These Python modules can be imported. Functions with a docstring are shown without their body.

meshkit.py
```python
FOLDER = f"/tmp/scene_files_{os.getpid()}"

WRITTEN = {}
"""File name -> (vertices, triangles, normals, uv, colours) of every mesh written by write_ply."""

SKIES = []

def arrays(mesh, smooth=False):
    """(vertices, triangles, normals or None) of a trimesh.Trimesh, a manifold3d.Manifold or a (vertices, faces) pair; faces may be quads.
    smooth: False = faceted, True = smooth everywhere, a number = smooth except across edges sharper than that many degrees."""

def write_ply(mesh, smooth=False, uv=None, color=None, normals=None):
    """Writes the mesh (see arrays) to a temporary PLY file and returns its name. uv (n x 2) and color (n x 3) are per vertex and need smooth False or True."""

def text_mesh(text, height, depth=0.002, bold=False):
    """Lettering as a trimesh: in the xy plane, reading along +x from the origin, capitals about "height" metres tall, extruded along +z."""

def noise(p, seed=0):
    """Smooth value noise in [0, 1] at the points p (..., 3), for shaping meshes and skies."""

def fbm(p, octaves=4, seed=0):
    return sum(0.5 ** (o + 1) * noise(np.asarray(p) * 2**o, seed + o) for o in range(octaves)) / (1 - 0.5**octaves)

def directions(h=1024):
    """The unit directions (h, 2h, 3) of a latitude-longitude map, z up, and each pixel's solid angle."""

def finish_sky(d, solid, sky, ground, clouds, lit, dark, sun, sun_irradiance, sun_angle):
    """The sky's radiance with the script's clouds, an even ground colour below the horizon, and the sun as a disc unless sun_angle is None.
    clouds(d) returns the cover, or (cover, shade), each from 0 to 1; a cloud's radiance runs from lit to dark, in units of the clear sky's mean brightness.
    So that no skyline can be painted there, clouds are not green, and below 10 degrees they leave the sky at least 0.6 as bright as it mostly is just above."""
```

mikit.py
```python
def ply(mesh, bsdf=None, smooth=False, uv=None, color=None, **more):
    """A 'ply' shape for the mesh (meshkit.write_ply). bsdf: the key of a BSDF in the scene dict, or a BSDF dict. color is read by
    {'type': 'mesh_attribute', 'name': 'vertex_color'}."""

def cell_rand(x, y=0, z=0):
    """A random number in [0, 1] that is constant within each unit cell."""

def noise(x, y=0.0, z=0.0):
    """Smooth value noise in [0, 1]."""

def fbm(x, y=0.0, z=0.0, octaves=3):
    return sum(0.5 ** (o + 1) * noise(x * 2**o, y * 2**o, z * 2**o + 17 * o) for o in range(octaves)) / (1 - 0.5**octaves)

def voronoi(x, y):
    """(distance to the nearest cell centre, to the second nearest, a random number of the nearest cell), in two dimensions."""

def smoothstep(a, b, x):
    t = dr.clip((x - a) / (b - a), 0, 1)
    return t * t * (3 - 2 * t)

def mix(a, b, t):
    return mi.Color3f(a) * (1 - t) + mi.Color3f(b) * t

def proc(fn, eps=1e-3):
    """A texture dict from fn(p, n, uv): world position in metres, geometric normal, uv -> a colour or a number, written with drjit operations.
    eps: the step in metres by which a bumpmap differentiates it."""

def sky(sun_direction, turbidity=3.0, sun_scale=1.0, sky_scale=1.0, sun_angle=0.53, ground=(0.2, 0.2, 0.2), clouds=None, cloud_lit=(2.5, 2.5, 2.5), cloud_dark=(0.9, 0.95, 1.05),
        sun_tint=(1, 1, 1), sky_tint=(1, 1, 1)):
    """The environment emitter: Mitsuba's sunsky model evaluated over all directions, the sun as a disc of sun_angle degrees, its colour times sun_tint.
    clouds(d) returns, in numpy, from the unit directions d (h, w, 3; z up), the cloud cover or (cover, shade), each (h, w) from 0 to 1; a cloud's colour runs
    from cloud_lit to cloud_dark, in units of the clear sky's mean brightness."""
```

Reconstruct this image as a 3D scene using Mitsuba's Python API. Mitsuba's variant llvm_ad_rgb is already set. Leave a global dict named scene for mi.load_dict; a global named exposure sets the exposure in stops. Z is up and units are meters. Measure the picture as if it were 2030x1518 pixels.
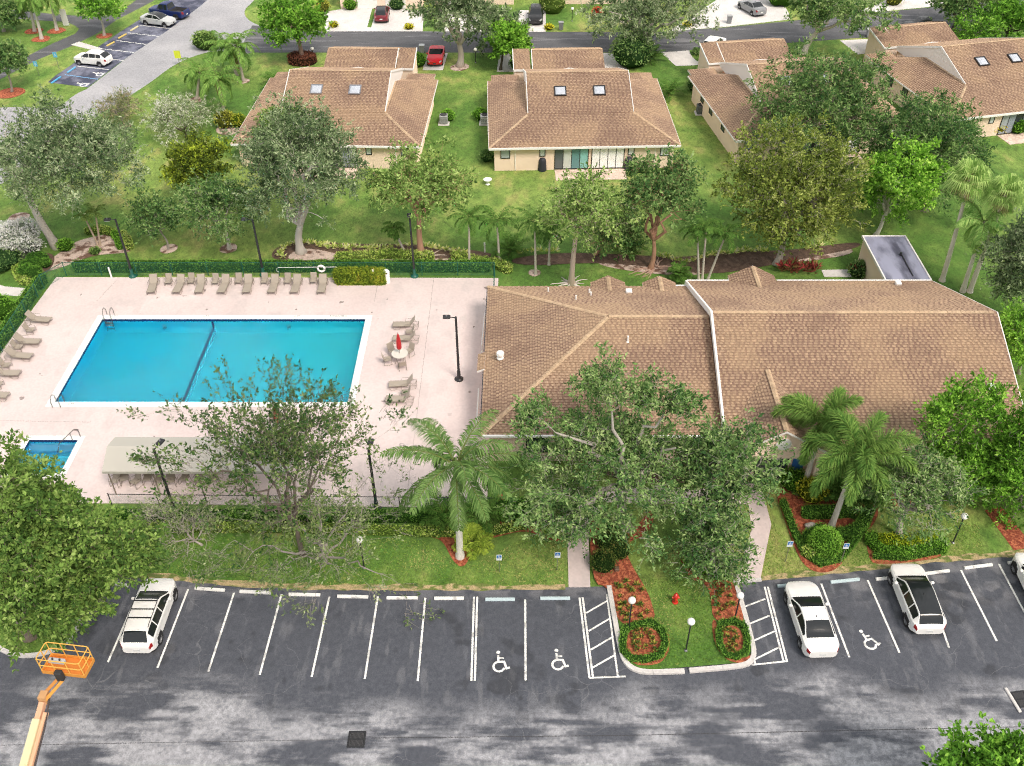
"""An aerial view of a community pool, its clubhouse, villas, gardens and car park, built in metres (z up, y away from the camera)."""
import math
import numpy as np
import drjit as dr
import mitsuba as mi
import mikit
import meshkit
import trimesh
from shapely.geometry import Polygon, LineString, MultiPolygon, box as sbox, Point
from shapely.ops import unary_union

scene, labels = {}, {}
# ---------------------------------------------------------------- camera, sky, exposure
CAM_POS = (0.0, 0.0, 43.4)
CAM_FORWARD = (-0.0094, 0.769342, -0.638768)
CAM_UP = (-0.000658, 0.638791, 0.76938)
CAM_FOV = 56.2232

scene['camera'] = {'type': 'perspective', 'fov': CAM_FOV, 'fov_axis': 'x', 'near_clip': 0.5, 'far_clip': 600.0,
                   'to_world': mi.ScalarTransform4f().look_at(origin=list(CAM_POS), target=[CAM_POS[i] + CAM_FORWARD[i] for i in range(3)], up=list(CAM_UP))}
scene['sky_light'] = mikit.sky((0.38, -0.52, 0.76), turbidity=3, sun_scale=0.7, sun_angle=18, clouds=lambda d: 1.0, sun_tint=(0.90, 0.96, 1.10))
exposure = 1.9

# ---------------------------------------------------------------- helpers
fbm, noise, mix, smoothstep, cell_rand, voronoi, proc = mikit.fbm, mikit.noise, mikit.mix, mikit.smoothstep, mikit.cell_rand, mikit.voronoi, mikit.proc


def rgb(*c):
    return {'type': 'rgb', 'value': list(c)}


def mat(name, col, rough=0.6, **k):
    scene['mat_' + name] = {'type': 'twosided', 'bsdf': {'type': 'principled', 'base_color': col if isinstance(col, dict) else rgb(*col), 'roughness': rough, **k}}


VC = {'type': 'mesh_attribute', 'name': 'vertex_color'}


def f_grass(p, n, uv):
    a = fbm(p.x * 0.11 + 3, p.y * 0.11, 0.0, 3)
    b = fbm(p.x * 0.9, p.y * 0.6 + 9, 2.0, 3)
    c = fbm(p.x * 9, p.y * 6, 5.0, 2)
    d = noise(p.x * 26, p.y * 18, 1.0)
    col = mix((0.088, 0.188, 0.028), (0.212, 0.302, 0.066), smoothstep(0.30, 0.68, a * 0.55 + b * 0.45))
    col = mix(col, (0.36, 0.33, 0.12), smoothstep(0.57, 0.78, b * 0.6 + a * 0.4) * 0.6)
    col = mix(col, (0.065, 0.160, 0.022), smoothstep(0.58, 0.40, a) * 0.35)
    e = fbm(p.x * 3.0, p.y * 2.2, 8.0, 3)
    k = 0.22 + 0.55 * c + 0.40 * d + 0.48 * e
    return col * k


def f_lot(p, n, uv):
    wob = fbm(p.x * 0.25, p.y * 0.25, 3.0, 3)
    lane = smoothstep(28.6, 25.4, p.y + (wob - 0.5) * 5.0)
    blot = fbm(p.x * 0.42 + 8, p.y * 0.75, 1.0, 6)
    streak = fbm(p.x * 0.6, p.y * 3.2, 6.0, 5)
    worn = smoothstep(0.39, 0.63, blot * 0.62 + streak * 0.38) * lane
    g = fbm(p.x * 6, p.y * 6, 2.0, 3)
    fine = noise(p.x * 30, p.y * 30, 4.0)
    stall = smoothstep(0.58, 0.80, fbm(p.x * 2.4, p.y * 0.7, 12.0, 5)) * (1 - lane)
    edge = smoothstep(32.5, 34.5, p.y) * smoothstep(0.45, 0.7, fbm(p.x * 1.1, p.y * 1.6, 21.0, 3))
    v1, v2, r = voronoi(p.x * 0.42 + 0.5 * fbm(p.x, p.y, 7.0, 2), p.y * 0.5 + 0.5 * fbm(p.x, p.y, 9.0, 2))
    crack = smoothstep(0.016, 0.004, v2 - v1) * smoothstep(0.5, 0.62, fbm(p.x * 0.3, p.y * 0.3, 31.0, 2))
    col = mix((0.058, 0.064, 0.082), (0.090, 0.098, 0.120), g)
    col = mix(col, (0.46, 0.465, 0.50), worn * (0.30 + 0.70 * g))
    col = mix(col, (0.20, 0.205, 0.225), stall * 0.38)
    oil = smoothstep(0.66, 0.80, fbm(p.x * 0.9, p.y * 0.9, 41.0, 3)) * (1 - lane)
    col = col * (1 - 0.35 * oil)
    col = mix(col, (0.22, 0.22, 0.24), edge * 0.6)
    col = mix(col, (0.26, 0.265, 0.28), crack * 0.3)
    return col * (0.80 + 0.4 * fine)


def f_road(p, n, uv):
    g = fbm(p.x * 0.5, p.y * 1.3, 3.0, 4)
    f = noise(p.x * 14, p.y * 14, 1.0)
    streak = smoothstep(0.6, 0.8, fbm(p.x * 0.25, p.y * 2.0, 11.0, 3))
    col = mix((0.075, 0.078, 0.088), (0.115, 0.118, 0.128), g)
    return mix(col, (0.22, 0.22, 0.235), streak * 0.6) * (0.85 + 0.3 * f)


def f_drive(p, n, uv):
    g = fbm(p.x * 0.3, p.y * 0.3, 5.0, 4)
    f = noise(p.x * 10, p.y * 10, 1.0)
    return mix((0.27, 0.275, 0.30), (0.42, 0.42, 0.44), g) * (0.85 + 0.3 * f)


def f_bay(p, n, uv):
    g = fbm(p.x * 0.9, p.y * 0.9, 5.0, 4)
    return mix((0.055, 0.062, 0.10), (0.17, 0.18, 0.24), smoothstep(0.35, 0.75, g)) * (0.85 + 0.3 * noise(p.x * 10, p.y * 10, 1.0))


def f_concrete(p, n, uv):
    g = fbm(p.x * 0.7, p.y * 0.7, p.z, 4)
    f = noise(p.x * 12, p.y * 12, p.z * 12)
    return mix((0.52, 0.50, 0.49), (0.68, 0.66, 0.65), g) * (0.9 + 0.2 * f)


def f_deck(p, n, uv):
    g = fbm(p.x * 0.35, p.y * 0.35, 1.0, 4)
    s = smoothstep(0.56, 0.75, fbm(p.x * 0.9, p.y * 0.5 + 4, 2.0, 4))
    f = noise(p.x * 9, p.y * 9, 3.0)
    spot = smoothstep(0.988, 0.995, cell_rand(dr.floor(p.x * 3.0), dr.floor(p.y * 3.0), 5.0)) * smoothstep(0.55, 0.75, noise(p.x * 5, p.y * 5, 1.0))
    col = mix((0.60, 0.505, 0.495), (0.70, 0.605, 0.592), g)
    col = mix(col, (0.53, 0.47, 0.46), s * 0.45)
    col = mix(col, (0.25, 0.20, 0.19), spot)
    return col * (0.95 + 0.1 * f)


def f_mulch(p, n, uv):
    a = fbm(p.x * 9, p.y * 9, 2.0, 3)
    b = noise(p.x * 30, p.y * 22, 1.0)
    return mix((0.24, 0.055, 0.028), (0.48, 0.15, 0.075), smoothstep(0.3, 0.7, a)) * (0.6 + 0.65 * b)


def f_sand(p, n, uv):
    a = fbm(p.x * 2.5, p.y * 2.5, 2.0, 4)
    b = fbm(p.x * 16, p.y * 14, 1.0, 2)
    return mix((0.15, 0.085, 0.06), (0.55, 0.44, 0.38), smoothstep(0.30, 0.62, a)) * (0.65 + 0.6 * b)


def f_soil(p, n, uv):
    a = fbm(p.x * 4, p.y * 4, 2.0, 3)
    b = noise(p.x * 24, p.y * 22, 1.0)
    return mix((0.045, 0.028, 0.02), (0.17, 0.11, 0.08), a) * (0.7 + 0.6 * b)


def f_verge(p, n, uv):
    a = fbm(p.x * 3.0, p.y * 5.0, 2.0, 3)
    b = noise(p.x * 24, p.y * 22, 1.0)
    return mix((0.15, 0.19, 0.05), (0.46, 0.36, 0.20), smoothstep(0.3, 0.62, a)) * (0.65 + 0.6 * b)


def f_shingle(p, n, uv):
    # uv.x: a random number of the tab, uv.y: 0 at its butt, 1 under the course above (darker granule band, painted to read as the butt shadow)
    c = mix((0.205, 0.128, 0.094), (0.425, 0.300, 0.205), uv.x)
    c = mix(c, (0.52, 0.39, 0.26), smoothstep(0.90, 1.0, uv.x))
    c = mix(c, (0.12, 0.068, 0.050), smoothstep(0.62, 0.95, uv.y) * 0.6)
    st = fbm(p.x * 0.35, p.y * 0.35, p.z * 0.35, 4)
    c = mix(c, (0.17, 0.105, 0.080), smoothstep(0.50, 0.74, st) * 0.40)
    c = mix(c, (0.44, 0.31, 0.19), smoothstep(0.52, 0.34, st) * 0.30)
    g = noise(p.x * 11, p.y * 11, p.z * 11)
    return c * (0.84 + 0.30 * g)


def f_stucco(p, n, uv):
    g = fbm(p.x * 0.8, p.y * 0.8, p.z * 1.2, 4)
    return mix((0.78, 0.60, 0.48), (0.84, 0.68, 0.57), g)


def f_membrane(p, n, uv):
    g = fbm(p.x * 0.8, p.y * 0.35, 3.0, 5)
    return mix((0.07, 0.07, 0.11), (0.30, 0.31, 0.42), smoothstep(0.35, 0.72, g))


def f_paver(p, n, uv):
    g = cell_rand(dr.floor(p.x * 4.0), dr.floor(p.y * 8.0), 2.0)
    return mix((0.56, 0.42, 0.35), (0.74, 0.60, 0.52), g) * (0.85 + 0.3 * noise(p.x * 2, p.y * 2, 0.0))


def f_oldwhite(p, n, uv):
    g = fbm(p.x * 3, p.y * 3, p.z * 3, 4)
    return mix((0.80, 0.80, 0.78), (0.36, 0.36, 0.36), smoothstep(0.60, 0.72, g) * 0.75)


def f_bark(p, n, uv):
    g = fbm(p.x * 3, p.y * 3, p.z * 1.2, 3)
    return mix((0.16, 0.13, 0.11), (0.50, 0.45, 0.41), smoothstep(0.25, 0.7, g))


def f_plaster(p, n, uv):
    g = fbm(p.x * 0.3, p.y * 0.3, p.z, 3)
    return mix((0.015, 0.55, 0.74), (0.06, 0.67, 0.73), smoothstep(-32.0, -12.0, p.x) * 0.6 + 0.55 * (g - 0.25))  # water depth tint painted into the plaster: bluer left, greener right


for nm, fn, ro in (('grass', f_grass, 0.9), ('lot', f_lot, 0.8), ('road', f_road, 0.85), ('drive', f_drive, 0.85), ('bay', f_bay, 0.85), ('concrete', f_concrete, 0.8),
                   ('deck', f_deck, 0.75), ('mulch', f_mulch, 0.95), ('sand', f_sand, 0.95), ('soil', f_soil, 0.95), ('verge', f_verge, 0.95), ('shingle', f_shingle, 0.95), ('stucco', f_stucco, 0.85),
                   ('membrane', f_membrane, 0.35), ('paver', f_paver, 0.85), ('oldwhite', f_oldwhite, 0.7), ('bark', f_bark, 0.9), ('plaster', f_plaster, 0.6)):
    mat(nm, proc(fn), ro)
mat('vc', VC, 0.65)
mat('vcgloss', VC, 0.22, specular=0.5, clearcoat=0.6, clearcoat_gloss=0.95)
mat('white', (0.80, 0.80, 0.79), 0.5)
mat('trim', (0.78, 0.755, 0.73), 0.55)
mat('blackmetal', (0.022, 0.023, 0.026), 0.35)
mat('greenmetal', (0.012, 0.10, 0.075), 0.4)
mat('wire', (0.03, 0.20, 0.15), 0.5)
mat('steel', (0.35, 0.35, 0.37), 0.3, metallic=0.8)
mat('tyre', (0.018, 0.018, 0.02), 0.8)
mat('rim', (0.42, 0.43, 0.45), 0.3, metallic=0.7)
mat('carglass', (0.012, 0.015, 0.018), 0.16, specular=0.7)
mat('window', (0.05, 0.06, 0.075), 0.08, specular=0.7)
mat('sling', (0.36, 0.315, 0.265), 0.7)
mat('tile', (0.008, 0.018, 0.10), 0.25)
mat('canvas', (0.46, 0.445, 0.40), 0.8)
mat('globe', (0.85, 0.85, 0.83), 0.25)
mat('red', (0.45, 0.02, 0.025), 0.5)
mat('orange', (0.75, 0.30, 0.03), 0.4)
mat('lampglass', (0.65, 0.68, 0.75), 0.2)
scene['mat_leaf'] = {'type': 'principledthin', 'base_color': VC, 'roughness': 0.5, 'diff_trans': 0.4, 'spec_trans': 0.0}
scene['mat_fronds'] = {'type': 'principledthin', 'base_color': VC, 'roughness': 0.65, 'diff_trans': 0.35, 'spec_trans': 0.0}
scene['mat_water'] = {'type': 'dielectric', 'int_ior': 1.33, 'ext_ior': 1.0}


class MB:
    """Collects geometry for ONE mesh."""

    def __init__(self):
        self.v, self.f, self.c, self.uv, self.n = [], [], [], [], 0

    def add(self, v, f, c=(1, 1, 1), uv=None):
        v, f = np.asarray(v, float), np.asarray(f, int)
        if f.shape[1] == 4:
            f = np.vstack([f[:, [0, 1, 2]], f[:, [0, 2, 3]]])
        self.v.append(v)
        self.f.append(f + self.n)
        self.c.append(np.broadcast_to(np.asarray(c, float), (len(v), 3)))
        self.uv.append(np.zeros((len(v), 2)) if uv is None else uv)
        self.n += len(v)
        return self

    def tm(self, m, c=(1, 1, 1)):
        return self.add(m.vertices, m.faces, c)

    def box(self, ctr, size, rz=0.0, c=(1, 1, 1), bev=0.0):
        h = np.asarray(size, float) / 2
        if bev:
            v, f = bevbox(h, bev)
        else:
            v = np.array([[x, y, z] for z in (-1, 1) for x, y in ((-1, -1), (1, -1), (1, 1), (-1, 1))]) * h
            f = np.array([[0, 3, 2, 1], [4, 5, 6, 7], [0, 1, 5, 4], [1, 2, 6, 5], [2, 3, 7, 6], [3, 0, 4, 7]])
        return self.add(rotz(v, rz) + np.asarray(ctr, float), f, c)

    def tube(self, pts, rad, sides=6, c=(1, 1, 1), cap=True):
        p = np.asarray(pts, float)
        r = np.broadcast_to(np.asarray(rad, float), (len(p),))
        t = np.gradient(p, axis=0)
        t /= np.linalg.norm(t, axis=1, keepdims=True) + 1e-12
        up = np.where(np.abs(t[:, 2:]) < 0.95, [[0, 0, 1.0]], [[1.0, 0, 0]])
        if np.abs(t[:, 2]).max() > 0.6 and np.abs(t[:, 0]).max() < 0.99:
            up = np.array([[1.0, 0.02, 0]])
        a = np.cross(t, up)
        a /= np.linalg.norm(a, axis=1, keepdims=True) + 1e-12
        b = np.cross(t, a)
        an = np.arange(sides) * 2 * np.pi / sides
        v = p[:, None] + r[:, None, None] * (np.cos(an)[None, :, None] * a[:, None] + np.sin(an)[None, :, None] * b[:, None])
        i, j = np.meshgrid(np.arange(len(p) - 1), np.arange(sides), indexing='ij')
        k = (j + 1) % sides
        q = np.stack([i * sides + j, i * sides + k, (i + 1) * sides + k, (i + 1) * sides + j], -1).reshape(-1, 4)
        f = np.vstack([q[:, [0, 1, 2]], q[:, [0, 2, 3]]])
        v = v.reshape(-1, 3)
        if cap:
            n = len(v)
            v = np.vstack([v, p[:1], p[-1:]])
            j = np.arange(sides)
            f = np.vstack([f, np.stack([j * 0 + n, (j + 1) % sides, j], 1), np.stack([j * 0 + n + 1, (len(p) - 1) * sides + j, (len(p) - 1) * sides + (j + 1) % sides], 1)])
        return self.add(v, f, c)

    def lathe(self, prof, ctr=(0, 0, 0), sides=16, c=(1, 1, 1)):
        prof = np.asarray(prof, float)
        an = np.arange(sides) * 2 * np.pi / sides
        v = np.stack([prof[:, None, 0] * np.cos(an), prof[:, None, 0] * np.sin(an), np.broadcast_to(prof[:, None, 1], (len(prof), sides))], -1)
        i, j = np.meshgrid(np.arange(len(prof) - 1), np.arange(sides), indexing='ij')
        k = (j + 1) % sides
        q = np.stack([i * sides + j, i * sides + k, (i + 1) * sides + k, (i + 1) * sides + j], -1).reshape(-1, 4)
        return self.add(v.reshape(-1, 3) + np.asarray(ctr, float), q, c)

    def quad(self, a, b, c_, d, c=(1, 1, 1)):
        return self.add([a, b, c_, d], [[0, 1, 2, 3]], c)

    def arr(self):
        return np.vstack(self.v), np.vstack(self.f), np.vstack(self.c), np.vstack(self.uv)


def rotz(v, a):
    v = np.asarray(v, float)
    c, s = math.cos(a), math.sin(a)
    return np.stack([v[..., 0] * c - v[..., 1] * s, v[..., 0] * s + v[..., 1] * c, v[..., 2]], -1)


def bevbox(h, b):
    v, idx = [], {}
    pts = []
    for x in (-1, 1):
        for y in (-1, 1):
            for z in (-1, 1):
                for k in range(3):
                    q = np.array([x, y, z]) * (np.asarray(h) - b)
                    q[k] += b * (x, y, z)[k]
                    pts.append(q)
    hull = trimesh.convex.convex_hull(np.array(pts))
    return np.array(hull.vertices), np.array(hull.faces)


def numbered(key):
    if key not in scene and not any_prefix.get(key):
        any_prefix[key] = 1
        return key
    i = any_prefix.get(key, 1)
    while f'{key}_{i:03d}' in any_prefix:
        i += 1
    any_prefix[key] = i + 1
    k = f'{key}_{i:03d}'
    any_prefix[k] = 1
    return k


any_prefix = {}


def thing(name, label=None, cat=None, group=None, kind=None):
    key = numbered(name)
    d = {}
    if label:
        d['label'] = label
    if cat:
        d['category'] = cat
    if group:
        d['group'] = group
    if kind:
        d['kind'] = kind
    if d:
        labels[key] = d
    return key


def put(key, m, bsdf, smooth=False, uv=False, color=None, **kw):
    """One entry of the scene under exactly this key."""
    if isinstance(m, MB):
        v, f, c, t = m.arr()
        col = bsdf in ('vc', 'vcgloss', 'leaf', 'fronds')
        if smooth is not False and smooth is not True and (col or uv):
            v, f, c, t = unshare(v, f, c, t, smooth)
            smooth = True
        scene[key] = mikit.ply((v, f), 'mat_' + bsdf, smooth=smooth, uv=t if uv else None, color=c if col else None, **kw)
    else:
        scene[key] = mikit.ply(m, 'mat_' + bsdf, smooth=smooth, **kw)
    return key


def unshare(v, f, c, t, ang):
    m = trimesh.Trimesh(v, f, process=False)
    n = m.face_normals
    # split vertices where faces differ by more than the angle: group corners of a vertex greedily
    corner_v = f.reshape(-1)
    corner_n = np.repeat(n, 3, axis=0)
    order = np.argsort(corner_v, kind='stable')
    newid = np.empty(len(corner_v), int)
    nv, src = 0, []
    ca = math.cos(math.radians(ang))
    i = 0
    while i < len(order):
        j = i
        while j < len(order) and corner_v[order[j]] == corner_v[order[i]]:
            j += 1
        reps = []
        for q in order[i:j]:
            for rn, rid in reps:
                if rn @ corner_n[q] > ca:
                    newid[q] = rid
                    break
            else:
                reps.append((corner_n[q], nv))
                newid[q] = nv
                src.append(corner_v[q])
                nv += 1
        i = j
    src = np.array(src)
    return v[src], newid.reshape(-1, 3), c[src], t[src]


def part(parent, name, m, bsdf, smooth=False, label=None, kind=None, **kw):
    key = numbered(parent + '__' + name)
    put(key, m, bsdf, smooth, **kw)
    d = {}
    if label:
        d['label'] = label
    if kind:
        d['kind'] = kind
    if d:
        labels[key] = d
    return key


def one(name, m, bsdf, label=None, cat=None, group=None, kind=None, smooth=False, **kw):
    return put(thing(name, label, cat, group, kind), m, bsdf, smooth, **kw)


def chaikin(pts, n=2, closed=True):
    p = np.asarray(pts, float)
    for _ in range(n):
        q = np.roll(p, -1, axis=0) if closed else p[1:]
        a = p if closed else p[:-1]
        r = np.empty((2 * len(a), 2))
        r[0::2], r[1::2] = a * 0.75 + q * 0.25, a * 0.25 + q * 0.75
        p = r if closed else np.vstack([p[:1], r, p[-1:]])
    return p


def flat(poly, z, mb=None, c=(1, 1, 1)):
    """A horizontal sheet from a shapely polygon."""
    mb = mb or MB()
    for g in getattr(poly, 'geoms', [poly]):
        if g.area > 1e-4:
            v, f = trimesh.creation.triangulate_polygon(g, engine='earcut')
            v, f = np.asarray(v), np.asarray(f)
            a = v[f]
            cr_ = (a[:, 1, 0] - a[:, 0, 0]) * (a[:, 2, 1] - a[:, 0, 1]) - (a[:, 1, 1] - a[:, 0, 1]) * (a[:, 2, 0] - a[:, 0, 0])
            f[cr_ < 0] = f[cr_ < 0][:, ::-1]
            mb.add(np.column_stack([v, np.full(len(v), z)]), f, c)
    return mb


def extrude(poly, z0, z1, mb=None, c=(1, 1, 1)):
    mb = mb or MB()
    for g in getattr(poly, 'geoms', [poly]):
        if g.area > 1e-5:
            m = trimesh.creation.extrude_polygon(g, z1 - z0, engine='earcut')
            mb.add(np.asarray(m.vertices) + [0, 0, z0], m.faces, c)
    return mb


def strip(pts, w):
    return LineString(np.asarray(pts, float)).buffer(w / 2, cap_style=2, join_style=1)



# ---------------------------------------------------------------- the ground
POOL = (-32.4, 50.08, -11.97, 59.95)       # water edge x0, y0, x1, y1
spa_x0, spa_x1, spa_y1, spa_y0 = -32.65, -29.35, 46.3, 43.1
pool_box, spa_box = sbox(*POOL[:4]), sbox(spa_x0, spa_y0, spa_x1, spa_y1)
holes = pool_box.buffer(0.02, join_style=2).union(spa_box.buffer(0.02, join_style=2))
put(thing('lawn', 'mown green grass with yellowing patches around the pool, gardens and villas', None, None, 'structure'), flat(sbox(-260, -60, 260, 330).difference(holes), 0.0), 'grass')

deck = Polygon([(-38.14, 65.78), (-1.85, 65.61)] + [(-2.1, 40.4)] + [(-6.58, 40.3), (-24.69, 40.59)] + [(-45.5, 40.6), (-45.5, 45.0)] + [(-38.55, 54.36)])
deck_full = deck
deck = deck.difference(holes)
dk = thing('pool_deck', 'pale pink concrete deck around the swimming pool', None, None, 'structure')
put(dk, extrude(deck, 0.004, 0.06), 'deck')
# saw cut joints of the deck: narrow dark inlays
jn = MB()
for q in ([(-7.12, 65.54), (-7.07, 40.55)], [(-11.59, 62.17), (-11.62, 65.62)], [(-35.39, 48.16), (-29.08, 48.02)], [(-17.91, 50.01), (-17.84, 46.44)], [(-33.01, 65.33), (-33.66, 62.18)]):
    jn_poly = strip(q, 0.03)
    flat(jn_poly.intersection(deck), 0.064, jn, (0.36, 0.30, 0.29))
part(dk, 'joint', jn, 'vc')

# car park
lot = Polygon(np.vstack([chaikin([(-42.57, 36.83), (-32.54, 35.8), (-27.06, 35.3), (-22.46, 35.02), (-20.24, 34.85), (-16.66, 34.39), (-12.32, 34.16), (-6.62, 34.14), (-0.93, 34.16), (4.99, 34.29), (12.14, 34.77), (16.32, 35.22), (19.88, 35.63), (23.81, 36.2), (27.13, 36.55), (30.15, 36.82), (44.05, 38.64)], 2, False), [(70, 0), (-70, 0)]]))
lt = thing('parking_lot', 'dark sealed asphalt car park worn pale along its drive lane', None, None, 'structure')
put(lt, flat(lot, 0.008), 'lot')

LN = 0.012
white, pale = (0.72, 0.73, 0.73), (0.60, 0.69, 0.72)


def stall_line(a, b, w=0.11, label=None, double=False, col='oldwhite'):
    a, b = np.array(a), np.array(b)
    n = np.array([-(b - a)[1], (b - a)[0]]) / np.linalg.norm(b - a)
    m = MB()
    for o in ((-0.09, 0.09) if double else (0,)):
        flat(strip([a + n * o, b + n * o], w), LN, m)
    part(lt, 'stall_line', m, col, label=label)


for q in ([(-21.49, 34.3), (-21.72, 29.24)], [(-18.77, 34.03), (-19.01, 28.91)], [(-16.12, 33.79), (-16.29, 28.71)], [(-13.43, 33.7), (-13.56, 28.51)], [(-10.71, 33.53), (-10.84, 28.4)], [(-8.0, 33.57), (-8.07, 28.29)], [(-5.34, 33.48), (-5.32, 28.18)],
          [(0.24, 33.39), (0.25, 28.24)], [(16.96, 34.54), (17.28, 29.7)], [(19.65, 34.8), (19.99, 29.99)], [(25.17, 35.54), (25.39, 30.73)], [(22.95, 34.63), (22.7, 30.31)], [(27.5, 35.99), (27.64, 31.74)], [(29.97, 36.37), (30.38, 32.08)]):
    stall_line(*q)
stall_line(*[(-2.53, 33.56), (-2.46, 28.2)], double=True)
stall_line(*[(3.36, 33.54), (3.64, 28.4)], double=True)
stall_line(*[(13.82, 34.31), (13.86, 29.41)], double=True)
for q in ([(4.81, 33.76), (5.02, 28.46)], [(12.34, 33.78), (12.26, 29.28)], [(3.53, 28.4), (5.42, 28.5)], [(12.06, 29.22), (13.92, 29.44)], [(3.59, 32.48), (4.81, 33.31)], [(3.66, 31.29), (4.86, 32.12)], [(3.71, 30.11), (4.91, 30.91)], [(3.72, 29.0), (4.97, 29.8)],
          [(12.33, 32.92), (13.6, 33.47)], [(12.25, 31.72), (13.63, 32.35)], [(12.26, 30.62), (13.7, 31.33)], [(12.28, 29.55), (13.73, 30.31)]):
    stall_line(*q, w=0.1)
part(lt, 'pavement_joint', flat(strip([(-7.36, 24.99), (4.89, 25.18), (25.58, 25.76)], 0.035), LN, None, (0.05, 0.05, 0.055)), 'vc')
part(lt, 'pavement_joint', flat(strip([(-26.43, 24.51), (-8.46, 24.91)], 0.03), LN, None, (0.10, 0.10, 0.11)), 'vc')


def wheelchair(ctr, ang, s, z=0.013):
    P_ = []
    th = np.linspace(math.radians(75), math.radians(345), 22)
    ring = np.column_stack([0.36 * np.cos(th) - 0.05, 0.36 * np.sin(th) - 0.36])
    P_.append(LineString(ring).buffer(0.075, cap_style=2))
    P_.append(Point(-0.12, 0.72).buffer(0.13))
    P_.append(LineString([(-0.12, 0.52), (-0.10, 0.0), (0.28, 0.0), (0.45, -0.50), (0.66, -0.42)]).buffer(0.075, cap_style=2, join_style=2))
    P_.append(LineString([(-0.11, 0.28), (0.25, 0.28)]).buffer(0.06, cap_style=2))
    m = flat(unary_union(P_), 0)
    v, f, c, t = m.arr()
    v = rotz(v * s, ang) + [ctr[0], ctr[1], z]
    return MB().add(v, f)


part(lt, 'wheelchair_symbol', wheelchair((-1.1, 29.35), 0.0, 0.8), 'oldwhite', label='white painted wheelchair symbol left of the two beside the double line')
part(lt, 'wheelchair_symbol', wheelchair((1.98, 29.48), 0.0, 0.8), 'oldwhite', label='scuffed white wheelchair symbol in the stall beside the left hatched aisle')
part(lt, 'wheelchair_symbol', wheelchair((18.57, 30.8), 0.25, 0.8), 'oldwhite', label='white painted wheelchair symbol between the two white cars')

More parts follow.
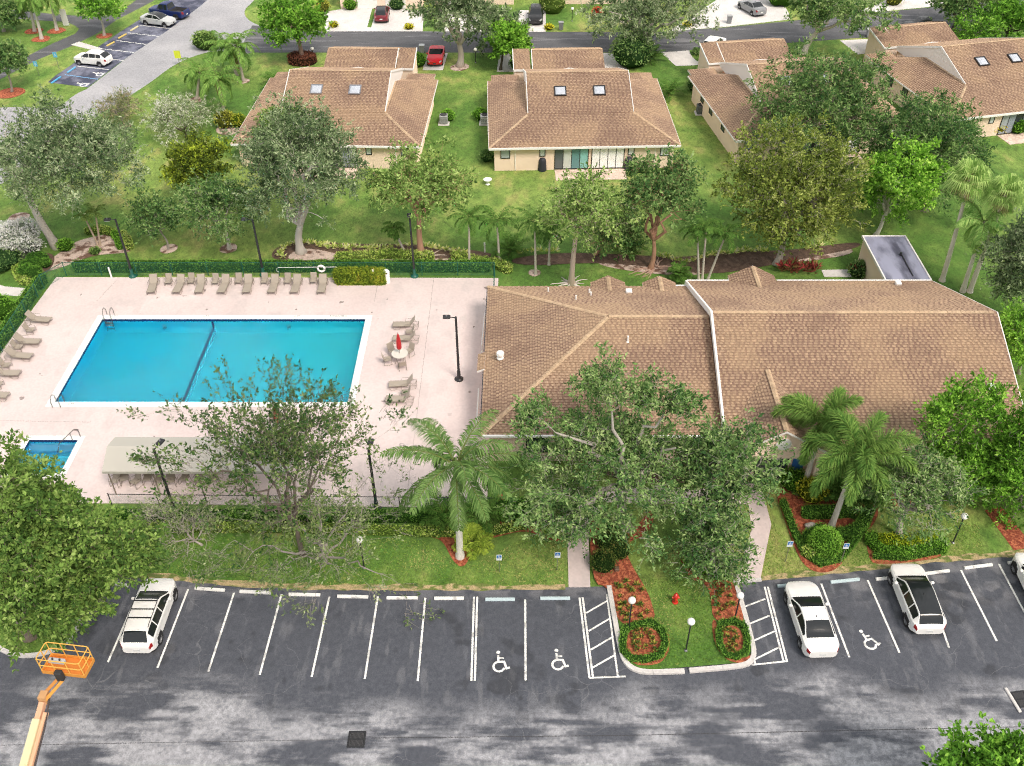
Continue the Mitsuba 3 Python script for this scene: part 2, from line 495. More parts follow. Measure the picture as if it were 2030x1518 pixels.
stop_words = ['partly under the big tree', 'at the nose of the leftmost white car', 'third from the left', 'fourth from the left, with a broken end', 'fifth from the left', 'sixth from the left', 'seventh from the left',
              'last white one before the double line', 'in the left wheelchair stall', 'beside the left hatched aisle', 'in front of the white saloon', 'between the two white cars on the right', 'under the black roofed white car',
              'right of the white car with the black roof', 'second from the right edge', 'beside the white car at the right edge']
STOPS = [[(-22.97, 34.37), (-22.18, 34.23)], [(-20.83, 34.24), (-19.82, 34.2)], [(-18.38, 34.07), (-16.67, 33.93)], [(-15.8, 33.86), (-14.04, 33.76)], [(-13.0, 33.66), (-11.24, 33.63)], [(-10.26, 33.53), (-8.53, 33.5)], [(-7.48, 33.44), (-5.76, 33.44)], [(-4.83, 33.41), (-3.17, 33.42)],
         [(-1.98, 33.35), (-0.33, 33.36)], [(1.08, 33.43), (2.74, 33.44)], [(14.45, 34.32), (16.1, 34.5)], [(17.49, 34.61), (19.17, 34.83)], [(20.11, 34.83), (21.47, 34.98)], [(22.8, 35.2), (24.46, 35.46)], [(25.38, 35.65), (27.07, 35.91)], [(28.03, 36.03), (29.64, 36.29)]]
for i, (a, b) in enumerate(STOPS):
    a, b = np.array(a), np.array(b)
    L, an = np.linalg.norm(b - a), math.atan2(*(b - a)[::-1])
    prof = np.array([[-0.09, 0], [-0.09, 0.05], [-0.06, 0.12], [0.06, 0.12], [0.09, 0.05], [0.09, 0]])
    v = np.array([[x, y, z] for x in (-L / 2, L / 2) for y, z in prof])
    f = [[k, k + 1, k + 7, k + 6] for k in range(5)]
    m = MB().add(v, f).add(v, [[0, 1, 2], [0, 2, 3], [0, 3, 4], [0, 4, 5], [6, 8, 7], [6, 9, 8], [6, 10, 9], [6, 11, 10]])
    v, f, c, t = m.arr()
    v = rotz(v, an) + [*(a + b) / 2, 0.010]
    blue = i in (8, 9, 10, 11)
    m = MB().add(v, f, (0.50, 0.62, 0.66))
    one('wheel_stop', m, 'vc' if blue else 'oldwhite', ('faded pale blue' if blue else 'worn white') + ' concrete wheel stop ' + stop_words[i], 'wheel stop', 'wheel stops along the edge of the car park')

vg = LineString(chaikin([(-22.46, 35.02), (-20.24, 34.85), (-16.66, 34.39), (-12.32, 34.16), (-6.62, 34.14), (-0.93, 34.16), (2.54, 34.21)], 2, False))
vn = np.array([vg.interpolate(t).coords[0] for t in np.arange(0, vg.length, 0.25)])
vw = 0.10 + 0.30 * meshkit.noise(np.column_stack([vn * 1.3, vn[:, :1] * 0]))
put(thing('verge', 'dry yellowed edge of the front lawn along the car park', None, None, 'structure'), flat(Polygon(np.vstack([vn - np.column_stack([vw * 0, vw * 0.6]), (vn + np.column_stack([vw * 0, vw]))[::-1]])).buffer(0), 0.016), 'verge')
vg = LineString(chaikin([(13.67, 34.85), (16.32, 35.22), (19.88, 35.63), (23.81, 36.2), (27.13, 36.55), (30.15, 36.82)], 2, False))
vn = np.array([vg.interpolate(t).coords[0] for t in np.arange(0, vg.length, 0.25)])
vw = 0.10 + 0.30 * meshkit.noise(np.column_stack([vn * 1.3, vn[:, :1] * 0]))
put(thing('verge', 'dry yellowed edge of the right front garden along the car park', None, None, 'structure'), flat(Polygon(np.vstack([vn - np.column_stack([vw * 0, vw * 0.6]), (vn + np.column_stack([vw * 0, vw]))[::-1]])).buffer(0), 0.016), 'verge')
# kerbed island in the car park
isl = [(5.13, 34.29), (5.15, 33.69), (5.45, 29.81), (5.66, 29.25), (6.19, 28.92), (7.02, 28.86), (11.68, 29.31), (11.97, 29.61), (12.19, 30.24), (12.19, 31.68), (11.99, 34.7)]
isl_poly = Polygon(isl + [(11.72, 35.13), (5.51, 34.75)])
put(thing('island_lawn', 'grass on the kerbed island reaching into the car park', None, None, 'structure'), flat(isl_poly, 0.10), 'grass')
kerb_line = chaikin([(4.96, 34.29), (5.0, 33.69), (5.29, 29.81), (5.55, 29.13), (6.12, 28.74), (7.0, 28.71), (8.5, 28.78)], 2, False)
kerb_line2 = chaikin([(8.74, 28.81), (11.51, 29.09), (12.0, 29.31), (12.25, 29.68), (12.34, 30.14), (12.3, 31.68), (12.13, 34.7)], 2, False)
for kl, lb in ((kerb_line, 'white concrete kerb on the left and front of the island'), (kerb_line2, 'white concrete kerb on the right and front of the island')):
    k = thing('kerb', lb, None, None, 'structure')
    L = LineString(kl)
    n = max(2, int(L.length / 1.5))
    body = MB()
    for i in range(n):
        from_, to_ = L.length * i / n + 0.008, L.length * (i + 1) / n - 0.008
        seg = [L.interpolate(t) for t in np.linspace(from_, to_, 6)]
        m = extrude(strip([(q.x, q.y) for q in seg], 0.26), 0.0, 0.15)
        part(k, 'kerb_stone', m, 'concrete')
left_isl = Polygon(chaikin([(-24.24, 33.24), (-24.0, 32.39), (-24.14, 30.83), (-24.56, 30.0), (-25.93, 29.5), (-27.37, 29.74), (-28.94, 30.88), (-29.67, 33.22), (-27.97, 34.64), (-25.95, 34.65)], 2))
put(thing('island_lawn', 'grass on the kerbed island under the big tree at the lower left', None, None, 'structure'), flat(left_isl, 0.10), 'grass')
k = thing('kerb', 'grey concrete kerb around the island under the big tree at the lower left', None, None, 'structure')
ring = np.asarray(left_isl.exterior.coords)
L = LineString(ring)
n = int(L.length / 1.5)
for i in range(n):
    seg = [L.interpolate(t) for t in np.linspace(L.length * i / n + 0.008, L.length * (i + 1) / n - 0.008, 5)]
    part(k, 'kerb_stone', extrude(strip([(q.x, q.y) for q in seg], 0.22), 0.0, 0.15), 'concrete')

# walks
WALK = MB()
wk = thing('footpath', 'pale pink concrete walks from the car park to the clubhouse entrance', None, None, 'structure')
walks = unary_union([Polygon([(2.81, 41.64), (4.13, 41.65), (3.91, 34.25), (2.69, 34.24)]), Polygon([(14.1, 42.33), (15.04, 42.33), (15.03, 38.96), (13.58, 34.81), (12.14, 34.77), (13.78, 38.56)]), Polygon([(2.76, 42.08), (14.71, 41.89), (14.84, 40.61), (2.71, 40.75)]), Polygon([(-1.1, 46.47), (3.56, 45.99), (3.52, 45.03), (-1.08, 45.5)])])
put(wk, extrude(walks, 0.0, 0.05), 'deck')
put(thing('kerb', 'low concrete kerb at the foot of the right walk', None, None, 'structure'), extrude(strip([(12.27, 34.67), (13.63, 34.78)], 0.22), 0.0, 0.09), 'concrete')
put(thing('footpath', 'concrete walk leading to the gate in the left pool fence', None, None, 'structure'), extrude(Polygon([(-44.98, 65.05), (-42.34, 64.68), (-41.84, 64.46), (-39.31, 64.09), (-39.21, 63.02), (-41.73, 63.23), (-44.23, 63.38)]), 0.0, 0.03), 'concrete')
put(thing('footpath', 'concrete walk along the outside of the left pool fence', None, None, 'structure'), extrude(Polygon([(-39.48, 62.88), (-39.24, 62.88), (-39.57, 56.29), (-40.09, 56.29)]), 0.0, 0.03), 'concrete')
put(thing('concrete_pad', 'concrete pad on the grass behind the clubhouse', None, None, 'structure'), extrude(Polygon([(24.7, 66.79), (26.87, 66.86), (26.92, 65.81), (24.71, 65.82)]), 0.0, 0.06), 'concrete')
rp = thing('mulch_path', 'red mulch path at the right edge of the front garden', None, None, 'structure')
put(rp, flat(Polygon([(28.23, 40.14), (29.36, 40.48), (30.03, 37.24), (28.76, 37.0)]), 0.016), 'mulch')

# roads at the back
put(thing('side_street', 'dark asphalt street in front of the garages', None, None, 'structure'),
    flat(Polygon([(-34.37, 114.22), (-32.74, 115.19), (1.63, 114.96), (16.27, 114.85), (23.73, 115.79), (32.74, 117.9), (41.86, 119.55), (50.76, 120.01), (62.0, 124.77), (71.1, 129.46)] + [(74.63, 137.68), (65.37, 133.54), (54.94, 130.8), (44.17, 128.14), (34.37, 125.56), (26.2, 123.41), (17.01, 121.68), (1.71, 121.98), (-25.3, 122.55), (-27.92, 122.75), (-34.79, 124.64)]), 0.012), 'road')
put(thing('access_road', 'pale grey asphalt road running up the left side', None, None, 'structure'),
    flat(Polygon(np.vstack([chaikin([(-59.84, 78.42), (-50.4, 79.35), (-48.08, 85.41), (-46.36, 94.53), (-42.64, 105.13), (-41.27, 111.56), (-38.87, 115.07), (-36.6, 115.88), (-33.97, 115.2), (-29.04, 115.17)], 2, False), chaikin([(-30.58, 123.13), (-34.46, 124.63), (-37.31, 129.43), (-36.58, 134.49), (-36.17, 140.99)], 2, False),
                            chaikin([(-46.29, 141.1), (-45.01, 131.49), (-48.83, 104.87), (-49.98, 102.63), (-50.4, 99.65), (-51.81, 99.0), (-55.07, 99.54), (-58.95, 98.91), (-69.64, 97.14)], 1, False)])), 0.008), 'drive')
bay = thing('parking_bay', 'blue grey asphalt parking bay beside the access road', None, None, 'structure')
put(bay, flat(Polygon([(-54.29, 106.2), (-54.14, 108.12), (-51.15, 122.57), (-48.47, 133.56), (-48.31, 136.72), (-43.02, 136.67), (-43.35, 132.49), (-45.31, 122.52), (-47.61, 113.51), (-49.18, 104.73)]), 0.014), 'bay')
for i, q in enumerate(([(-52.58, 111.01), (-48.49, 109.9)], [(-52.01, 113.86), (-47.66, 112.71)], [(-51.36, 116.48), (-47.19, 115.29)], [(-50.75, 119.38), (-46.52, 117.97)], [(-50.13, 122.02), (-45.76, 120.74)], [(-49.42, 124.75), (-44.85, 123.43)], [(-48.55, 129.14), (-45.63, 128.33)])):
    part(bay, 'stall_line', flat(strip(q, 0.12), 0.018), 'oldwhite')
part(bay, 'stall_line', flat(strip([(-53.18, 108.41), (-48.82, 107.05)], 0.12), 0.018, None, (0.18, 0.42, 0.70)), 'vc', label='blue painted stall line')
part(bay, 'wheelchair_symbol', wheelchair((-49.33, 108.69), 0.9, 1.0, 0.019), 'oldwhite', label='white wheelchair symbol in the stall beside the white hatchback')
part(bay, 'wheelchair_symbol', wheelchair((-50.12, 105.6), 0.9, 1.0, 0.019), 'oldwhite', label='white wheelchair symbol in the last stall of the blue grey bay')
for q, colr, lb in (([(-53.71, 105.76), (-53.32, 107.67)], (0.10, 0.40, 0.70), 'bright blue wheel stop in the last stall of the far bay'), ([(-52.99, 108.86), (-52.65, 110.54)], (0.15, 0.45, 0.72), 'bright blue wheel stop beside the white hatchback'),
                    ([(-51.21, 117.32), (-50.71, 118.68)], (0.72, 0.55, 0.16), 'yellow wheel stop nearest the white hatchback'), ([(-50.6, 119.9), (-50.09, 121.48)], (0.72, 0.55, 0.16), 'yellow wheel stop in the middle of the far bay'), ([(-49.91, 122.56), (-49.45, 124.2)], (0.74, 0.64, 0.36), 'pale yellow wheel stop nearest the silver saloon')):
    a, b = map(np.array, q)
    d = b - a
    one('wheel_stop', MB().box([*(a + b) / 2, 0.085], [np.linalg.norm(d), 0.18, 0.14], math.atan2(d[1], d[0]), colr, bev=0.03), 'vc', lb, 'wheel stop', 'wheel stops in the far parking bay')
put(thing('cart_path', 'dark blue grey asphalt path through the grass at the upper left', None, None, 'structure'),
    flat(Polygon(np.vstack([[(-62.37, 104.1), (-60.2, 107.12), (-58.14, 113.09), (-55.54, 117.69), (-53.88, 122.05), (-53.13, 126.67), (-50.61, 133.79), (-49.68, 137.81)], [(-52.53, 137.84), (-53.12, 133.4), (-53.5, 131.57), (-54.1, 128.6), (-56.93, 128.04), (-62.76, 129.26), (-67.87, 130.69), (-75.14, 132.78), (-73.53, 129.16), (-66.51, 127.35), (-62.39, 126.55), (-59.59, 126.15), (-57.92, 124.82), (-56.86, 123.52), (-56.73, 121.89), (-58.5, 118.06), (-59.7, 114.72), (-61.47, 110.14), (-64.19, 108.18)]])), 0.010), 'road')
put(thing('footpath', 'short white concrete walk joining the cart path and the parking bay', None, None, 'structure'), extrude(Polygon([(-55.85, 117.87), (-55.21, 118.89), (-51.36, 116.48), (-52.07, 115.82)]), 0.0, 0.05), 'concrete')
# driveways and aprons along the street
DRIVES = [([(-24.95, 122.36), (-26.42, 129.53), (-24.85, 130.31), (-22.65, 131.49), (-18.56, 131.46), (-13.0, 129.81), (-12.53, 122.27)], 'wide concrete driveways of the far garages at the top'), ([(-9.83, 122.25), (-9.68, 130.57), (-4.95, 130.53), (-5.02, 122.21)], 'concrete driveway behind the tall forked tree'), ([(-0.34, 121.99), (-0.36, 130.1), (3.27, 130.06), (3.11, 121.96)], 'concrete driveway under the black car'),
          ([(18.64, 122.02), (21.4, 126.04), (26.55, 133.9), (35.44, 135.49), (35.18, 126.31), (26.23, 123.59)], 'white concrete driveway under the grey saloon'), ([(43.51, 128.15), (51.74, 135.76), (57.25, 135.71), (57.22, 131.58)], 'concrete driveway at the top right'),
          ([(-23.21, 109.44), (-23.05, 114.96), (-21.64, 114.95), (-21.14, 109.43)], 'concrete apron left of the first garage'), ([(-11.52, 109.52), (-11.54, 112.79), (-11.21, 114.88), (-8.88, 114.86), (-9.0, 112.77), (-9.16, 109.5)], 'concrete driveway under the red convertible'), ([(-2.84, 109.01), (-2.64, 114.82), (0.78, 114.8), (0.75, 108.99)], 'grey concrete driveway beside the round bright tree'),
          ([(8.92, 109.24), (9.25, 114.74), (13.94, 114.71), (12.15, 109.22)], 'concrete apron right of the second garage'), ([(16.88, 114.85), (20.32, 115.48), (21.79, 111.0), (18.18, 110.56)], 'concrete driveway left of the third garage'), ([(20.38, 115.48), (26.96, 116.76), (26.02, 111.44), (21.68, 110.23), (20.84, 113.53)], 'concrete driveway under the white car behind the third garage'),
          ([(39.45, 118.71), (46.23, 119.52), (44.98, 115.31), (40.38, 114.04)], 'concrete driveway left of the fourth garage')]
for q, lb in DRIVES:
    put(thing('driveway', lb, None, None, 'structure'), flat(Polygon(q), 0.016), 'concrete')
put(thing('grass_strip', 'narrow strip of grass between two far driveways', None, None, 'structure'), flat(Polygon([(-19.79, 123.78), (-19.99, 130.87), (-19.38, 130.86), (-19.27, 123.77)]), 0.02), 'grass')
put(thing('grass_strip', 'grass wedge between two driveways left of the third garage', None, None, 'structure'), flat(Polygon(chaikin([(20.4, 115.65), (20.77, 115.64), (21.53, 114.17), (22.19, 112.09), (20.93, 111.63), (20.4, 113.85)], 1)), 0.02), 'grass')

# planting beds
BEDS = [('sand', [(-39.95, 66.16), (-39.94, 68.08), (-39.25, 69.66), (-38.6, 71.46), (-37.14, 72.3), (-35.75, 72.81), (-33.77, 71.71), (-33.12, 69.66), (-34.64, 69.42), (-36.47, 69.1), (-37.67, 67.69)], 'sandy bed around the thin palms outside the pool fence'),
        ('soil', [(-41.86, 66.54), (-41.69, 69.27), (-39.9, 69.66), (-39.09, 68.08), (-39.2, 66.16), (-40.07, 65.19)], 'dark bed at the foot of the silver shrub'),
        ('soil', [(-21.17, 68.69), (-21.06, 70.29), (-19.73, 71.27), (-18.01, 71.44), (-14.45, 70.93), (-8.8, 70.93), (-5.73, 70.27), (-2.7, 69.62), (-1.4, 68.43), (-1.38, 67.27), (-3.06, 67.42), (-6.47, 68.36), (-14.22, 69.23), (-17.44, 68.06), (-19.11, 67.9)], 'dark mulched bed along the back of the pool fence'),
        ('sand', [(-19.38, 68.21), (-19.78, 69.24), (-18.68, 70.29), (-16.9, 69.96), (-14.59, 68.84), (-12.02, 68.68), (-5.64, 68.67), (-3.5, 68.04), (-3.04, 66.89), (-9.76, 67.28), (-15.7, 67.74), (-17.42, 67.9)], 'pinkish sand in the bed around the pale trunk'),
        ('soil', [(-1.4, 68.43), (2.86, 69.61), (9.24, 69.21), (13.41, 68.65), (17.84, 69.84), (22.51, 69.75), (28.91, 71.37), (29.07, 70.39), (23.96, 68.64), (18.58, 66.87), (15.15, 66.12), (11.15, 67.26), (6.19, 68.03), (0.29, 67.42)], 'dark bed of low plants behind the clubhouse'),
        ('sand', [(6.0, 68.42), (8.76, 68.66), (12.9, 67.87), (17.15, 68.26), (19.81, 68.96), (24.18, 69.59), (28.22, 70.39), (27.9, 69.19), (23.86, 68.17), (18.65, 67.25), (14.74, 66.12), (11.44, 66.12), (6.98, 67.26)], 'sandy strip with surface roots behind the clubhouse'),
        ('mulch', [(-6.4, 38.26), (-5.19, 38.19), (-4.3, 38.27), (0.22, 38.52), (0.83, 38.92), (2.56, 38.13), (2.54, 37.43), (1.56, 37.81), (0.22, 38.52), (-1.58, 37.88), (-2.61, 37.53), (-2.87, 36.57), (-3.22, 35.74), (-3.56, 35.67), (-4.03, 36.26), (-4.55, 37.52), (-5.18, 37.95), (-6.38, 38.03)], 'red mulch bed at the foot of the big palm'),
        ('mulch', [(-1.5, 41.63), (-1.03, 41.64), (-0.9, 38.92), (-1.29, 38.72)], 'red mulch beside the fence corner near the big palm'),
        ('mulch', [(4.19, 40.58), (4.9, 41.01), (5.02, 38.14), (6.52, 38.14), (8.28, 40.59), (7.72, 38.15), (6.01, 37.36), (6.32, 35.85), (6.9, 34.4), (7.22, 33.35), (7.38, 31.67), (5.25, 31.4), (5.01, 34.21), (3.97, 34.39)], 'red mulch bed on the left of the island with clipped shrubs'),
        ('mulch', [(9.05, 36.79), (9.4, 36.8), (9.82, 34.94), (10.63, 34.59), (11.94, 34.77), (12.04, 33.71), (12.17, 32.18), (11.97, 31.68), (10.41, 31.84), (10.58, 33.36), (10.46, 34.41), (9.51, 34.76)], 'red mulch bed on the right of the island'),
        ('mulch', [(5.33, 31.33), (5.6, 29.13), (7.04, 29.07), (7.68, 29.6), (8.03, 30.7), (7.78, 31.41), (7.74, 30.06), (7.08, 29.38), (5.89, 29.38)], 'red mulch ring around the left oval flower bed'),
        ('mulch', [(10.37, 31.94), (10.65, 32.01), (10.56, 30.71), (10.83, 29.76), (11.72, 29.52), (12.17, 29.83), (12.08, 29.61), (11.53, 29.21), (10.77, 29.39), (10.27, 30.39)], 'red mulch edge around the right oval flower bed'),
        ('mulch', [(5.67, 30.94), (6.07, 31.4), (7.03, 31.5), (7.52, 30.95), (7.47, 30.06), (6.82, 29.5), (5.92, 29.5), (5.6, 30.06)], 'red mulch inside the left oval flower bed'),
        ('mulch', [(10.72, 31.03), (11.02, 31.55), (11.63, 31.62), (11.92, 31.1), (11.79, 30.08), (11.3, 29.7), (10.8, 29.89)], 'red mulch inside the right oval flower bed'),
        ('mulch', [(15.76, 41.68), (16.69, 42.33), (16.88, 41.03), (20.81, 41.26), (22.03, 40.63), (21.26, 38.98), (19.48, 37.4), (18.5, 35.89), (17.47, 35.22), (16.39, 35.51), (16.0, 37.01), (15.91, 39.37)], 'red mulch bed around the clipped ball shrub and palms'),
        ('mulch', [(20.43, 38.18), (20.84, 38.58), (21.33, 38.18), (24.57, 37.61), (24.55, 36.84), (24.21, 36.35), (20.36, 35.82), (20.16, 36.45)], 'red mulch bed under the leaning tree'),
        ('mulch', [(22.81, 41.69), (24.12, 41.91), (23.91, 40.21), (22.68, 40.21)], 'red mulch patch behind the leaning tree'),
        ('soil', [(4.99, 45.04), (14.94, 44.82), (14.16, 42.33), (5.0, 42.52)], 'dark planted strip in front of the clubhouse wall')]
for i, (mt, q, lb) in enumerate(BEDS):
    put(thing('planting_bed', lb, None, None, 'structure'), flat(Polygon(chaikin(q, 2)).buffer(0), 0.02 + 0.004 * (i % 5) + (0.10 if 8 <= i <= 13 else 0)), mt)
RINGS = [('mulch', (-60.37, 119.97), 1.15), ('mulch', (-62.45, 122.66), 1.15), ('mulch', (-59.53, 122.82), 1.1), ('mulch', (-52.74, 120.97), 0.95), ('mulch', (-57.36, 103.23), 1.5), ('sand', (-30.13, 70.22), 0.75), ('sand', (-25.04, 70.29), 0.75), ('sand', (-45.18, 75.45), 0.95),
         ('sand', (-35.89, 101.32), 0.8), ('sand', (-31.81, 106.36), 0.7), ('sand', (-30.5, 93.86), 1.4), ('sand', (-7.2, 110.41), 1.1), ('sand', (1.12, 66.43), 0.5), ('sand', (-41.72, 94.51), 0.7)]
for i, (mt, q, r) in enumerate(RINGS):
    a = np.linspace(0, 2 * np.pi, 20, endpoint=False)
    rr = r * (0.9 + 0.25 * meshkit.noise(np.column_stack([a * 1.3, a * 0 + i * 3.1, a * 0])))
    nm = {'mulch': 'red mulch', 'sand': 'pale sandy mulch'}[mt]
    put(thing('mulch_ring', nm + ' ring around a tree in the grass', None, 'mulch rings around trees', 'structure'), flat(Polygon(np.column_stack([q[0] + rr * np.cos(a), q[1] + rr * np.sin(a)])), 0.03), mt)

# ---------------------------------------------------------------- swimming pool and spa
WZ = -0.10


def pool(key, x0, y0, x1, y1, depth, cop):
    m = MB()
    a, b, c, d = (x0, y0), (x1, y0), (x1, y1), (x0, y1)
    m.quad([*a, -depth], [*b, -depth], [*c, -depth], [*d, -depth])
    for p, q in ((a, b), (b, c), (c, d), (d, a)):
        m.quad([*p, -depth], [*q, -depth], [*q, -0.22], [*p, -0.22])
    part(key, 'basin', m, 'plaster')
    m = MB()
    for p, q in ((a, b), (b, c), (c, d), (d, a)):
        m.quad([*p, -0.22], [*q, -0.22], [*q, 0.07], [*p, 0.07])
    part(key, 'tile_band', m, 'tile')
    part(key, 'water', flat(sbox(x0 + 0.004, y0 + 0.004, x1 - 0.004, y1 - 0.004), WZ), 'water')
    # coping stones
    o = cop
    n = 0
    for (p, q, nx, ny) in (((x0 - o, y0), (x1 + o, y0), 0, -1), ((x0 - o, y1), (x1 + o, y1), 0, 1), ((x0, y0), (x0, y1), -1, 0), ((x1, y0), (x1, y1), 1, 0)):
        Lg = math.hypot(q[0] - p[0], q[1] - p[1])
        k = max(2, int(round(Lg / 1.8)))
        for i in range(k):
            s, e = (i + 0.006) / k, (i + 0.994) / k
            A = (p[0] + (q[0] - p[0]) * s, p[1] + (q[1] - p[1]) * s)
            Bq = (p[0] + (q[0] - p[0]) * e, p[1] + (q[1] - p[1]) * e)
            xs, ys = sorted((A[0], Bq[0] + nx * o)), sorted((A[1], Bq[1] + ny * o))
            if nx:
                xs = sorted((p[0] - nx * 0.03, p[0] + nx * o))
            if ny:
                ys = sorted((p[1] - ny * 0.03, p[1] + ny * o))
            part(key, 'coping_stone', MB().box([sum(xs) / 2, sum(ys) / 2, 0.055], [xs[1] - xs[0], ys[1] - ys[0], 0.06], bev=0.012), 'white')


pl = thing('swimming_pool', 'large rectangular turquoise swimming pool with white coping and a navy tile band', 'pool')
pool(pl, *POOL, 1.3, 0.46)
part(pl, 'lane_stripe', flat(sbox(-23.98, 50.10, -23.82, 59.93), -1.29), 'tile', label='navy stripe across the pool floor')
part(pl, 'lane_stripe', MB().quad([-23.98, 59.935, -1.28], [-23.82, 59.935, -1.28], [-23.82, 59.935, -0.23], [-23.98, 59.935, -0.23]), 'tile', label='navy stripe down the far pool wall')
for i, (px_, tx) in enumerate((((-31.61, 60.34), '4 FT'), ((-24.48, 60.4), '4 FT'), ((-17.41, 60.4), '4 FT'), ((-14.12, 60.4), 'NO DIVING'))):
    t = meshkit.text_mesh(tx, 0.17, 0.004)
    v = np.array(t.vertices)
    v[:, 0] -= v[:, 0].mean()
    part(pl, 'depth_marking', MB().add(v + [px_[0], 60.18, 0.087], t.faces, (0.03, 0.03, 0.04)), 'vc', label='dark depth marking on the far coping')
for px_ in ((-31.22, 49.94), (-24.4, 49.9)):
    t = meshkit.text_mesh('4 FT', 0.17, 0.004)
    v = np.array(t.vertices)
    v[:, 0] -= v[:, 0].mean()
    part(pl, 'depth_marking', MB().add(v + [px_[0], 49.80, 0.087], t.faces, (0.03, 0.03, 0.04)), 'vc', label='dark depth marking on the near coping')
for q in ((-27.59, 59.47), (-17.94, 59.47)):
    part(pl, 'return_fitting', MB().lathe([(0.02, 0), (0.14, 0.0), (0.15, 0.03), (0.05, 0.04)], (q[0], 59.6, -0.6), 12, (0.1, 0.12, 0.13)), 'vc')
sp = thing('spa_pool', 'small blue spa pool with white coping under the big tree', 'pool')
pool(sp, spa_x0, spa_y0, spa_x1, spa_y1, 0.9, 0.35)
part(sp, 'bench', MB().box([(spa_x0 + spa_x1) / 2, spa_y1 - 0.35, -0.62], [spa_x1 - spa_x0 - 0.02, 0.68, 0.4], 0, (0.10, 0.48, 0.70)), 'vc')


# ---------------------------------------------------------------- buildings
def shingle_mesh(planes, seed, e=0.195, w=0.33, lift=0.04, mb=None):
    """Courses of tabs over convex roof planes; each tab a wedge whose butt stands proud of the course below."""
    rng = np.random.default_rng(seed)
    mb = mb or MB()
    for pl_ in planes:
        p = np.asarray(pl_, float)
        n = np.zeros(3)
        for i in range(1, len(p) - 1):
            n += np.cross(p[i] - p[0], p[i + 1] - p[0])
        n /= np.linalg.norm(n)
        if n[2] < 0:
            n = -n
        u = np.cross([0, 0, 1.0], n)
        u /= np.linalg.norm(u)
        v = np.cross(n, u)
        if v[2] < 0:
            u, v = -u, -v
        o = p[0]
        q = np.column_stack([(p - o) @ u, (p - o) @ v])
        v0, v1 = q[:, 1].min(), q[:, 1].max()

        def span(y):
            xs = []
            for a, b in zip(q, np.roll(q, -1, axis=0)):
                if (a[1] - y) * (b[1] - y) <= 0 and abs(a[1] - b[1]) > 1e-9:
                    xs.append(a[0] + (b[0] - a[0]) * (y - a[1]) / (b[1] - a[1]))
                elif abs(a[1] - b[1]) <= 1e-9 and abs(a[1] - y) < 1e-6:
                    xs += [a[0], b[0]]
            return (min(xs), max(xs)) if xs else (0, 0)

        rows = np.arange(v0, v1 - 0.03, e)
        for r, ya in enumerate(rows):
            yb = min(ya + e, v1)
            la, ra = span(ya + 1e-7)
            lb, rb = span(yb - 1e-7)
            lo, hi = min(la, lb), max(ra, rb)
            if hi - lo < 0.03:
                continue
            m_ = int((hi - lo) / (w * 0.36)) + 10
            ws = np.where(np.arange(m_) % 2 == 0, w * 0.58, w * 0.42) * rng.uniform(0.75, 1.3, m_)
            xs = lo - rng.uniform(0, w) + np.concatenate([[0], np.cumsum(ws)])
            par = np.arange(len(xs)) % 2
            ok = (xs > lo + 0.03) & (xs < hi - 0.03)
            first = par[np.nonzero(ok)[0][0] - 1] if ok.any() and np.nonzero(ok)[0][0] > 0 else 0
            pr = np.concatenate([[first], par[ok]])
            xs = np.concatenate([[lo], xs[ok], [hi]])
            a0, a1 = np.clip(xs[:-1], la, ra), np.clip(xs[1:], la, ra)
            b0, b1 = np.clip(xs[:-1], lb, rb), np.clip(xs[1:], lb, rb)
            k = len(a0)
            h = np.where(pr == 0, lift, lift * 0.35) * rng.uniform(0.8, 1.2, k)

            def pt(x, y, z):
                x = np.asarray(x)
                return o + np.multiply.outer(x, u) + np.multiply.outer(np.broadcast_to(y, x.shape), v) + np.multiply.outer(np.broadcast_to(z, x.shape), n)

            V = np.stack([pt(a0, ya, 0.0), pt(a1, ya, 0.0), pt(a0, ya, h), pt(a1, ya, h), pt(b0, yb, 0.004), pt(b1, yb, 0.004)], 1).reshape(-1, 3)
            base = np.arange(k)[:, None] * 6
            F = np.concatenate([base + np.array([[2, 3, 5]]), base + np.array([[2, 5, 4]]), base + np.array([[0, 1, 3]]), base + np.array([[0, 3, 2]]), base + np.array([[0, 2, 4]]), base + np.array([[1, 5, 3]])])
            t = np.repeat(np.column_stack([np.where(pr == 0, rng.uniform(0.52, 0.92, k), rng.uniform(0.0, 0.30, k)), np.zeros(k)]), 6, axis=0)
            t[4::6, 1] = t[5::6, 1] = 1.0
            mb.add(V, F, (1, 1, 1), t)
    return mb


def ridge_caps(a, b, seed, w=0.16, step=0.30):
    """Short overlapping cap pieces from a up to b, one mesh each."""
    a, b = np.asarray(a, float), np.asarray(b, float)
    d = b - a
    L = np.linalg.norm(d)
    d /= L
    s = np.cross(d, [0, 0, 1.0])
    s /= np.linalg.norm(s)
    up = np.cross(s, d)
    rng = np.random.default_rng(seed)
    out = []
    for i in range(max(1, int(L / step))):
        p, q = a + d * i * step, a + d * min((i + 1) * step + 0.04, L)
        dr_ = 0.055
        h = 0.045 + 0.012 * rng.uniform()
        v = [p - s * w + up * (h - dr_), p + up * (h + 0.015), p + s * w + up * (h - dr_), q - s * w + up * (h - dr_ - 0.02), q + up * (h - 0.01), q + s * w + up * (h - dr_ - 0.02),
             p - s * w + up * (h - dr_ - 0.04), p + s * w + up * (h - dr_ - 0.04)]
        out.append(MB().add(v, [[0, 1, 4], [0, 4, 3], [1, 2, 5], [1, 5, 4], [0, 6, 7], [0, 7, 2], [0, 2, 1]], (1, 1, 1), np.repeat([[0.93 + 0.07 * rng.uniform(), 0.0]], 8, axis=0)))
    return out


